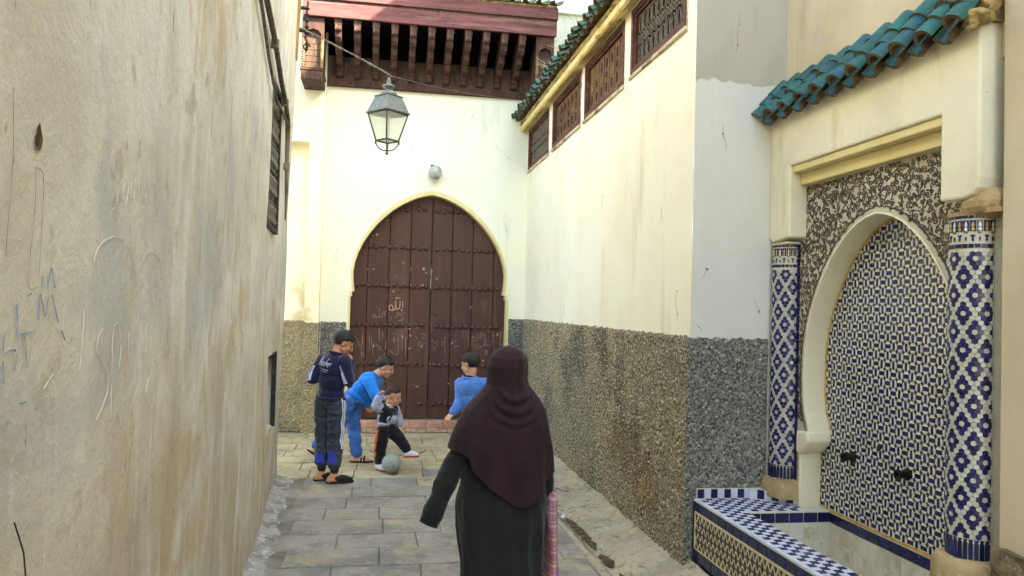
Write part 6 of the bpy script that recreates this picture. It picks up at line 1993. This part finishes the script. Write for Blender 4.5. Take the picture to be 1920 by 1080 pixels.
for s_ in 'lr':
    mb = MB(); mb.cone(J[s_ + 'an'] + V(.004, 0, .125), .048, J[s_ + 'an'] + V(.004, 0, .045), .043, 16); organic('cuff', mb, .008, 2, 'cuff', tr1, [(.002, (60, 60, 1))])
    shoe('clog', J[s_ + 'an'], fd, .21, .036, 'sandal', p1, 'sandal', full=False)

# ---- boy in the bright blue sweater, bending to hold the toddler
p2 = person('boy in a bright blue sweater and washed jeans bending over to steady the toddler', (-.25, 8.95, 0))
J = {k: Vector(v) for k, v in B2.items()}
hax = axes(radians(104), radians(24), radians(8))
fd = V(1, -.12, 0)
mb = MB()
head_prims(mb, J['head'], hax, .235, J['neck'] - V(.02, 0, .02), .048)
torso_prims(mb, J, .135, .09)
limb(mb, [J['lsh'], J['lel'], J['lwr']], [.044, .037, .026]); limb(mb, [J['rsh'], J['rel'], J['rwr']], [.044, .037, .028])
hand_prims(mb, J['rwr'], V(.16, -.10, -.035), V(.2, .75, .25), .14, .5, -1)
hand_prims(mb, J['lwr'], J['lhd'] - J['lwr'], V(.5, -.5, -.3), .14, .8, 1)
limb(mb, [J['lhip'], J['lkn'], J['lan']], [.068, .05, .034]); limb(mb, [J['rhip'], J['rkn'], J['ran']], [.068, .05, .034])
fdr = V(.75, .1, -.45)
foot_prims(mb, J['lan'], fd, .20)
mb.cone(J['ran'], .033, J['ran'] + V(-.03, 0, -.03), .033); mb.cone(J['ran'] + V(-.02, 0, -.03), .032, J['ran'] + V(.07, .01, -.115), .026)
organic('body', mb, .0052, 3, 'skin_light', p2)
head_parts(J['head'], hax, .235, p2, 'hair', 4, (.05, .66))
mb = MB()
tax = torso_prims(mb, J, .148, .105, .0, .005)
limb(mb, [J['lsh'], J['lel'], J['lwr'] - (J['lwr'] - J['lel']).normalized() * .01], [.060, .053, .038]); limb(mb, [J['rsh'], J['rel'], J['rwr'] - (J['rwr'] - J['rel']).normalized() * .035], [.062, .057, .042])
sw = organic('sweater', mb, .009, 5, 'blue_sweater', p2, [(.006, (8, 8, 8)), (.003, (20, 20, 20))], 8)
mb = MB(); mb.tube([J['neck'] + V(.012, 0, .004) + tax[0] * (.056 * cos(a)) + tax[1] * (.052 * sin(a)) for a in np.linspace(0, 2 * pi, 19)[:-1]], .010, 7, closed=True); part('neckband', mb, 'blue_sweater', sw, smooth=True)
mb = MB()
mb.ell((J['lhip'] + J['rhip']) / 2 + V(.01, 0, .02), (.11, .125, .10), None, 18, 12)
mb.cone((J['lhip'] + J['rhip']) / 2, .10, J['waist'], .10)
limb(mb, [J['lhip'], J['lkn'], J['lan'] + V(0, 0, .02)], [.082, .066, .056]); limb(mb, [J['rhip'], J['rkn'], J['ran'] + V(.01, 0, .03)], [.084, .066, .056])
jn = organic('jeans', mb, .009, 5, 'jeans', p2, [(.010, (7, 7, 10)), (.006, (15, 15, 24))], 2)
mb = MB(); q0 = J['waist'] + (J['lhip'] + J['rhip'] - 2 * J['waist']) * .16
mb.tube([q0 + tax[0] * (.128 * cos(a)) + tax[1] * (.108 * sin(a)) for a in np.linspace(0, 2 * pi, 23)[:-1]], .014, 7, closed=True); part('waistband', mb, 'jeans', jn, smooth=True)
for s_, d_ in (('l', fd), ('r', V(.7, .1, -.5))):
    an = J[s_ + 'an']; dd = d_.normalized()
    up = V(0, 0, 1); up = (up - dd * up.dot(dd)).normalized()
    base = an - up * .078
    m = MB(); out = [(-.36, .0), (-.33, .6), (-.1, .9), (.2, .95), (.55, 1.1), (.80, .9), (.95, .35), (.98, 0)]; out = out + [(a, -b) for a, b in out[-2:0:-1]]
    sdv = dd.cross(up)
    m.prism([(a * .20, b * .036) for a, b in out], lambda u, v, w: tuple(base + dd * u + sdv * v + up * w), 0.0, .018)
    so = part('sandal', m, 'sandal', p2, bev=.004)
    m = MB()
    for t_, mtw in ((.30, .018), (.46, .018)):
        arc = [base + dd * (t_ * .20) + sdv * (.040 * cos(a)) + up * (.012 + .052 * sin(a)) for a in np.linspace(0, pi, 11)]
        m.tube(arc, .009, 6)
    part('sandal_strap', m, 'sandal', so, smooth=True)
    m = MB(); arc = [base + dd * (.38 * .20) + sdv * (.042 * cos(a)) + up * (.014 + .054 * sin(a)) for a in np.linspace(0, pi, 11)]; m.tube(arc, .006, 6); part('strap_stripe', m, 'strap', so, smooth=True)

# ---- toddler kicking the ball
p3 = person('toddler in a grey sleeved black vest and orange striped trousers kicking out one leg', (.12, 8.52, 0))
J = {k: Vector(v) for k, v in TD.items()}
hax = axes(radians(122), radians(18), radians(10))
mb = MB()
head_prims(mb, J['head'], hax, .214, J['neck'] - V(.0, 0, .02), .042)
torso_prims(mb, J, .098, .085)
limb(mb, [J['lsh'], J['lel'], J['lwr']], [.036, .032, .024]); limb(mb, [J['rsh'], J['rel'], J['rwr']], [.036, .032, .025])
hand_prims(mb, J['rwr'], J['rhd'] - J['rwr'], V(.6, -.5, .2), .108, 1.15, 1)
hand_prims(mb, J['lwr'], J['lhd'] - J['lwr'], V(0, .3, -.6), .092, .8, -1)
limb(mb, [J['lhip'], J['lkn'], J['lan']], [.055, .044, .032]); limb(mb, [J['rhip'], J['rkn'], J['ran']], [.055, .044, .032])
organic('body', mb, .0048, 3, 'skin_light', p3)
head_parts(J['head'], hax, .214, p3, 'hair_brown', 9, (.14, .52))
mb = MB()
tax = torso_prims(mb, J, .112, .100, .0, .004, .6)
ves = organic('vest', mb, .007, 5, 'black_cloth', p3, [(.004, (11, 11, 8)), (.002, (26, 26, 18))], 8)
vb = bvh_of(ves)
r_, f_, u_ = tax
for s_ in 'lr':
    mb = MB(); limb(mb, [J[s_ + 'sh'], J[s_ + 'el'], J[s_ + 'wr'].lerp(J[s_ + 'el'], .22)], [.054, .050, .042])
    sv = organic('sleeve', mb, .007, 4, 'grey_sleeve', p3, [(.004, (14, 14, 14)), (.002, (30, 30, 30))], 3)
    mb = MB(); a, b = J[s_ + 'wr'].lerp(J[s_ + 'el'], .32), J[s_ + 'wr'].lerp(J[s_ + 'el'], .16); mb.cone(a, .034, b, .032); organic('cuff', mb, .007, 2, 'grey_sleeve', sv)
mb = MB()
mb.ell(J['waist'] + u_ * .0, (.114, .100, .042), tax, 18, 10); organic('hem', mb, .007, 3, 'grey_sleeve', ves)
pc = J['waist'] + u_ * .060 + f_ * .066 + r_ * .0
mb = MB(); mb.ell(pc, (.084, .056, .064), tax, 18, 12); pk = organic('pouch_pocket', mb, .006, 3, 'grey_sleeve', ves)
pb = bvh_of(pk)
for sg in (-1, 1):
    surf_sheet('pocket_edge', pb, [pc + r_ * (.076 * sg) + u_ * -.01, pc + r_ * (.058 * sg) + u_ * .025, pc + r_ * (.030 * sg) + u_ * .050], -f_, r_ + u_ * .5 * sg, .012, 'black_cloth', pk, 2, .003)
surf_sheet('chest_patch', vb, [J['neck'] - u_ * .075 + r_ * -.05, J['neck'] - u_ * .085, J['neck'] - u_ * .075 + r_ * .05], -f_, u_, .028, 'track_grey', ves, 2, .003)
for s_, o_ in (('r', -1),):
    surf_sheet('side_panel', vb, [J['rsh'] + V(-.03, -.01, -.06), J['rsh'].lerp(J['rhip'], .45) + V(-.06, 0, 0), J['rhip'] + V(-.06, 0, .08)], (.8, .6, 0), (.6, -.8, 0), .05, 'grey_sleeve', ves, 3, .003)
mb = MB(); mb.tube([J['neck'] + V(.006, -.004, .004) + tax[0] * (.050 * cos(a)) + tax[1] * (.050 * sin(a)) for a in np.linspace(0, 2 * pi, 19)[:-1]], .009, 7, closed=True); part('neckband', mb, 'white_stripe', ves, smooth=True)
mb = MB()
mb.ell((J['lhip'] + J['rhip']) / 2 + V(0, 0, .02), (.092, .088, .075), tax, 18, 12)
limb(mb, [J['lhip'], J['lkn'], J['lan'].lerp(J['lkn'], .12)], [.070, .058, .046]); limb(mb, [J['rhip'], J['rkn'], J['ran'] + V(0, 0, .03)], [.070, .060, .048])
trt = organic('trousers', mb, .007, 4, 'black_cloth', p3, [(.008, (9, 9, 13)), (.004, (20, 20, 28))], 6)
tb = bvh_of(trt)
for k in (-1, 0, 1):
    sd_ = V(.62, -.78, 0)
    surf_sheet('orange_stripe', tb, [J['rhip'] + V(-.02, 0, .02) + sd_ * (.018 * k), J['rhip'].lerp(J['rkn'], .6) + V(-.02, 0, 0) + sd_ * (.017 * k), J['rkn'].lerp(J['ran'], .4) + V(-.02, 0, 0) + sd_ * (.016 * k), J['ran'] + V(-.02, 0, .05) + sd_ * (.014 * k)], (.78, .62, 0), sd_, .0115, 'orange_stripe', trt, 2, .005, 9)
shoe('trainer', J['ran'], V(.55, -.84, 0), .135, .031, 'shoe_white', p3, 'sole_red')
shoe('trainer', J['lan'] + V(.005, 0, -.004), V(.90, -.25, .08), .135, .031, 'shoe_white', p3, 'sole_red')

# ---- boy in the mid blue fleece, seen from behind
p4 = person('boy in a mid blue fleece with a dark collar turned towards the gate', (1.0, 8.0, 0))
J = {k: Vector(v) for k, v in B3.items()}
hax = axes(radians(-52), radians(16))
fd = V(-.45, .9, 0)
mb = MB()
head_prims(mb, J['head'], hax, .238, J['neck'] - V(0, 0, .02), .050)
torso_prims(mb, J, .135, .09)
limb(mb, [J['lsh'], J['lel'], J['lwr']], [.044, .037, .026]); limb(mb, [J['rsh'], J['rel'], J['rwr']], [.044, .037, .026])
hand_prims(mb, J['lwr'], J['lhd'] - J['lwr'], V(.6, .5, -.1), .14, .75, 1)
hand_prims(mb, J['rwr'], J['rhd'] - J['rwr'], V(-.6, .4, 0), .14, .5, -1)
limb(mb, [J['lhip'], J['lkn'], J['lan']], [.066, .05, .034]); limb(mb, [J['rhip'], J['rkn'], J['ran']], [.066, .05, .034])
foot_prims(mb, J['lan'], fd, .20); foot_prims(mb, J['ran'], fd, .20)
organic('body', mb, .0052, 3, 'skin_light', p4)
head_parts(J['head'], hax, .238, p4, 'hair', 12, (-.08, .82))
mb = MB()
tax = torso_prims(mb, J, .146, .102, .0, .005)
limb(mb, [J['lsh'], J['lel'], J['lwr'] - (J['lwr'] - J['lel']).normalized() * .012], [.062, .054, .040]); limb(mb, [J['rsh'], J['rel'], J['rwr']], [.062, .054, .040])
fl = organic('fleece', mb, .009, 5, 'fleece', p4, [(.006, (8, 8, 7)), (.003, (20, 20, 16))], 4)
mb = MB(); mb.tube([J['neck'] + V(-.006, .004, .014) + V(cos(a) * .058, sin(a) * .056, .010 * sin(a)) for a in np.linspace(0, 2 * pi, 21)[:-1]], .013, 8, closed=True); part('collar', mb, 'collar_dark', fl, smooth=True)
mb = MB(); mb.tube([J['neck'] + V(-.006, .004, -.004) + V(cos(a) * .066, sin(a) * .064, .010 * sin(a)) for a in np.linspace(0, 2 * pi, 21)[:-1]], .014, 8, closed=True); part('collar_base', mb, 'fleece', fl, smooth=True)
mb = MB()
mb.ell((J['lhip'] + J['rhip']) / 2 + V(0, 0, .03), (.118, .10, .09), tax, 18, 12)
for s_ in 'lr': limb(mb, [J[s_ + 'hip'], J[s_ + 'kn'], J[s_ + 'an'] + V(0, 0, .02)], [.080, .064, .052])
organic('trousers', mb, .010, 5, 'dark_trouser', p4, [(.006, (8, 8, 10))], 6)
for s_ in 'lr': shoe('shoe', J[s_ + 'an'], fd, .20, .035, 'sandal', p4)

# ---- woman in the plum khimar walking away
p5 = person('woman seen from behind in a long plum headscarf and dark wool dress', (.645, 3.92, 0))
WX, WY = .645, 3.92
mb = MB()
hax = axes(radians(-6), radians(4))
hc = V(WX, WY + .01, 1.485)
head_prims(mb, hc, hax, .22, V(WX, WY, 1.30), .06)
nk = dict(neck=(WX, WY, 1.33), waist=(WX, WY, .95), lsh=(WX - .12, WY, 1.25), rsh=(WX + .12, WY, 1.25))
torso_prims(mb, nk, .15, .11)
la = [V(WX - .13, WY, 1.22), V(.428, 3.885, 1.08), V(.325, 3.858, .865)]
ra = [V(WX + .13, WY, 1.22), V(.850, 3.95, 1.02), V(.888, 4.02, .845)]
limb(mb, la, [.055, .042, .028]); limb(mb, ra, [.055, .042, .028])
hand_prims(mb, la[2], (la[2] - la[1]), V(.7, .4, 0), .15, .8, 1); hand_prims(mb, ra[2], V(.02, .10, -.30), V(-1, .1, 0), .16, 1.5, -1)
limb(mb, [V(WX - .09, WY, .82), V(WX - .09, WY + .10, .46), V(WX - .09, WY + .02, .08)], [.10, .065, .045]); limb(mb, [V(WX + .09, WY, .82), V(WX + .09, WY + .02, .45), V(WX + .09, WY - .12, .10)], [.10, .065, .045])
foot_prims(mb, V(WX - .09, WY + .02, .08), V(-.05, 1, 0), .23, .038); foot_prims(mb, V(WX + .09, WY - .12, .08), V(.05, 1, 0), .23, .038)
organic('body', mb, .0065, 3, 'skin', p5)
for sg in (-1, 1):
    m = MB(); m.ell(hc + hax[0] * (.03 * sg) + hax[1] * .074, (.012, .007, .006), hax, 10, 6); part('eye', m, 'eye', p5, smooth=True)
for an, d in ((V(WX - .09, WY + .02, .08), V(-.05, 1, 0)), (V(WX + .09, WY - .12, .08), V(.05, 1, 0))): shoe('shoe', an, d, .23, .040, 'sandal', p5)

def lathe_cloth(secs, zf, nt, nz, fold, cx, cy, face=None):
    """cloth hung round the body: secs rows of (z, half width, half depth, shift x, shift y); zf(angle) gives the hem"""
    mb = MB()
    zs = [s_[0] for s_ in secs]
    def at(z, k): return float(np.interp(z, zs, [s_[k] for s_ in secs]))
    vs = []
    ztop = zs[-1]
    for j in range(nz + 1):
        for i in range(nt):
            th = 2 * pi * i / nt
            hem = zf(th)
            t = (j / nz)
            z = ztop + (hem - ztop) * t ** 1.12
            a, b = at(z, 1), at(z, 2)
            g = fold(th, z, t)
            p_ = 2.25
            ct, st = cos(th), sin(th)
            rr = (abs(ct) ** p_ + abs(st) ** p_) ** (-1 / p_)
            vs.append((cx + at(z, 3) + (a + g) * rr * ct, cy + at(z, 4) + (b + g) * rr * st, z))
    mb.add(vs, [(j * nt + i, j * nt + (i + 1) % nt, (j + 1) * nt + (i + 1) % nt, (j + 1) * nt + i) for j in range(nz) for i in range(nt) if face is None or face(vs[j * nt + i])])
    return mb
# dress
DS = [(.03, .235, .21, .0, .02), (.25, .205, .19, .0, .01), (.45, .200, .178, .002, 0), (.63, .219, .182, -.003, 0), (.82, .229, .178, -.004, 0), (.98, .206, .160, -.002, 0), (1.15, .19, .145, 0, 0), (1.27, .16, .12, 0, 0), (1.34, .08, .08, 0, 0), (1.36, .04, .04, 0, 0)]
def dfold(th, z, t):
    dn = smoothstep(1.0, .2, z)
    return dn * (.013 * sin(5 * th + 1.2 + .6 * sin(z * 3)) + .009 * sin(11 * th + 2 * z)) + smoothstep(.95, .75, z) * .010 * (1 - abs(sin(3.5 * th + 2.2 * z + .8))) ** 3 + .012 * mnoise.noise(Vector((cos(th) * 2.6, sin(th) * 2.6, z * 3.2))) + .004 * mnoise.noise(Vector((cos(th) * 7, sin(th) * 7, z * 9)))
mb = lathe_cloth(DS, lambda th: .035, 120, 110, dfold, WX, WY)
dr = part('dress', mb, 'dress', p5, smooth=True)
mb = MB(); limb(mb, [V(WX - .15, WY, 1.22), V(.428, 3.885, 1.08), V(.352, 3.865, .93), V(.283, 3.845, .765)], [.055, .051, .049, .047])
# the cuff is cut open below the hand
organic('sleeve', mb, .009, 4, 'dress', dr, [(.008, (9, 9, 11)), (.004, (22, 22, 26))], 4)
mb = MB(); dv = (V(.283, 3.845, .765) - V(.352, 3.865, .93)).normalized(); q = dv.orthogonal().normalized(); w = dv.cross(q)
c_ = V(.283, 3.845, .765) - dv * .03
mb.lathe([(.0465, 0), (.0485, .05), (.048, .076), (.043, .077), (.041, .0)], c_, 20, 0, (q, w, dv)); part('cuff', mb, 'dress', dr, smooth=True)
mb = MB(); limb(mb, [V(WX + .15, WY, 1.22), V(.856, 3.95, 1.02), V(.880, 4.0, .865)], [.055, .052, .046]); organic('sleeve', mb, .009, 4, 'dress', dr, [(.008, (9, 9, 11))], 5)
# headscarf falling to a point over the back
HS = [(.75, .252, .200, .0, .0), (.95, .252, .198, -.002, .0), (1.10, .247, .190, -.004, .0), (1.20, .228, .176, 0, 0), (1.28, .205, .155, .004, 0), (1.33, .170, .135, .008, 0), (1.37, .134, .122, .012, .0), (1.405, .106, .116, .010, .004), (1.44, .099, .118, .006, .008), (1.50, .101, .126, .006, .010), (1.54, .092, .116, .010, .010), (1.575, .066, .085, .013, .010), (1.592, .040, .054, .014, .010), (1.602, .008, .010, .015, .010)]
HEMX = [(-.30, 1.10), (-.20, 1.075), (-.175, 1.06), (-.160, .985), (-.10, .925), (-.03, .868), (.03, .832), (.09, .826), (.14, .845), (.19, .90), (.23, .97), (.30, 1.0)]
def hhem(th):
    x = .26 * cos(th)
    back = interp(HEMX, x)
    if sin(th) < 0: return back
    return 1.02 * sin(th) + interp(HEMX, .26 * cos(th)) * (1 - sin(th)) if sin(th) < .4 else .98
def hfold(th, z, t):
    g = .007 * smoothstep(1.60, 1.50, z) * mnoise.noise(Vector((cos(th) * 3, sin(th) * 3, z * 3 + 7))) + .003 * smoothstep(1.42, 1.2, z) * mnoise.noise(Vector((cos(th) * 9, sin(th) * 9, z * 10)))
    lo = smoothstep(1.3, .95, z)
    g += lo * (.008 * sin(7 * th + 1.0 + 3 * z) + .005 * sin(13 * th))
    # slack swags across the nape and between the shoulders
    if sin(th) < -.2:
        k = min(1, (-sin(th) - .2) * 1.6)
        x = cos(th)
        for zc, am, wd in ((1.34, .013, .016), (1.285, .016, .018), (1.235, .010, .020)):
            zz_ = z - (zc + .16 * (x - .12) ** 2)
            g += k * am * (math.exp(-(zz_ / wd) ** 2) - .8 * math.exp(-((zz_ + 1.6 * wd) / wd) ** 2)) * smoothstep(.75, .2, abs(x - .12))
        # ridge running down from the nape
        g += k * .010 * math.exp(-((x - .10) / .10) ** 2) * smoothstep(1.44, 1.36, z) * smoothstep(1.16, 1.30, z)
    # the cape hangs over the swung arm
    if sin(th) < 0: g += .016 * smoothstep(-.60, -.655, cos(th)) * smoothstep(1.34, 1.22, z)
    if cos(th) < -.55: g += .016 * smoothstep(1.28, 1.12, z) * smoothstep(-.55, -.9, cos(th))
    return g
mb = lathe_cloth(HS, hhem, 150, 120, hfold, WX, WY, face=lambda v: not (v[1] > WY + .07 and 1.41 < v[2] < 1.555 and abs(v[0] - WX - .006) < .075))
hs = part('headscarf', mb, 'hijab', p5, smooth=True)
so_ = hs.modifiers.new('thick', 'SOLIDIFY'); so_.thickness = .003; so_.offset = 1
# left flap of the scarf lying over the upper arm, with its seam
mb = MB()
vs = []
nz_, nt_ = 24, 10
for j in range(nz_ + 1):
    t = j / nz_
    for i in range(nt_ + 1):
        s_ = i / nt_
        z = 1.235 + (1.068 + .022 * (1 - s_) - 1.235) * t
        x = (WX - .195 - .040 * t) + (-.035 - .028 * t) * (1 - s_) * 1.1
        yv = WY - .095 - .075 * s_ + .07 * (1 - s_) ** 2 - .012 * t + .006 * mnoise.noise(Vector((s_ * 3, t * 4, 8)))
        vs.append((x, yv, z))
mb.add(vs, [(j * (nt_ + 1) + i, j * (nt_ + 1) + i + 1, (j + 1) * (nt_ + 1) + i + 1, (j + 1) * (nt_ + 1) + i) for j in range(nz_) for i in range(nt_)])

# plaid bag carried at her right side
bag = thing('plaid_bag', 'red and blue plaid woven bag hanging at the side of the woman in plum', 'bag', (.90, 4.0, .30))
mb = MB()
nz_, m_ = 26, 16
vs = []
for j in range(nz_ + 1):
    t = j / nz_
    z = .28 + .565 * t
    half = .040 * (1 - .25 * t) + .006 * sin(t * 9)
    for k in range(m_):
        a = 2 * pi * k / m_
        e = 2.6
        rr = (abs(cos(a)) ** e + abs(sin(a)) ** e) ** (-1 / e)
        sx = (half + .008 * mnoise.noise(Vector((k * .6, t * 6, 1)))) * rr * cos(a)
        sy = .165 * rr * sin(a)
        vs.append((.898 + .012 * t + .010 * sin(t * 5) + sx, 4.02 + sy, z + (.03 * (cos(a)) * t ** 6) - .012 * abs(sin(a)) * t ** 4))
mb.add(vs, [(j * m_ + k, j * m_ + (k + 1) % m_, (j + 1) * m_ + (k + 1) % m_, (j + 1) * m_ + k) for j in range(nz_) for k in range(m_)] + [tuple(range(m_ - 1, -1, -1)), tuple(nz_ * m_ + k for k in range(m_))])
part('bag_body', mb, 'plaid', bag, smooth=True)
for sx in (-1, 1):
    mb = MB(); mb.tube([(.91 + .02 * sx, 3.94, .82), (.90 + .012 * sx, 3.97, .86), (.893, 4.03, .80 + .06), (.90 + .012 * sx, 4.09, .86), (.91 + .02 * sx, 4.12, .82)], .006, 6); part('bag_handle', mb, 'sandal', bag, smooth=True)
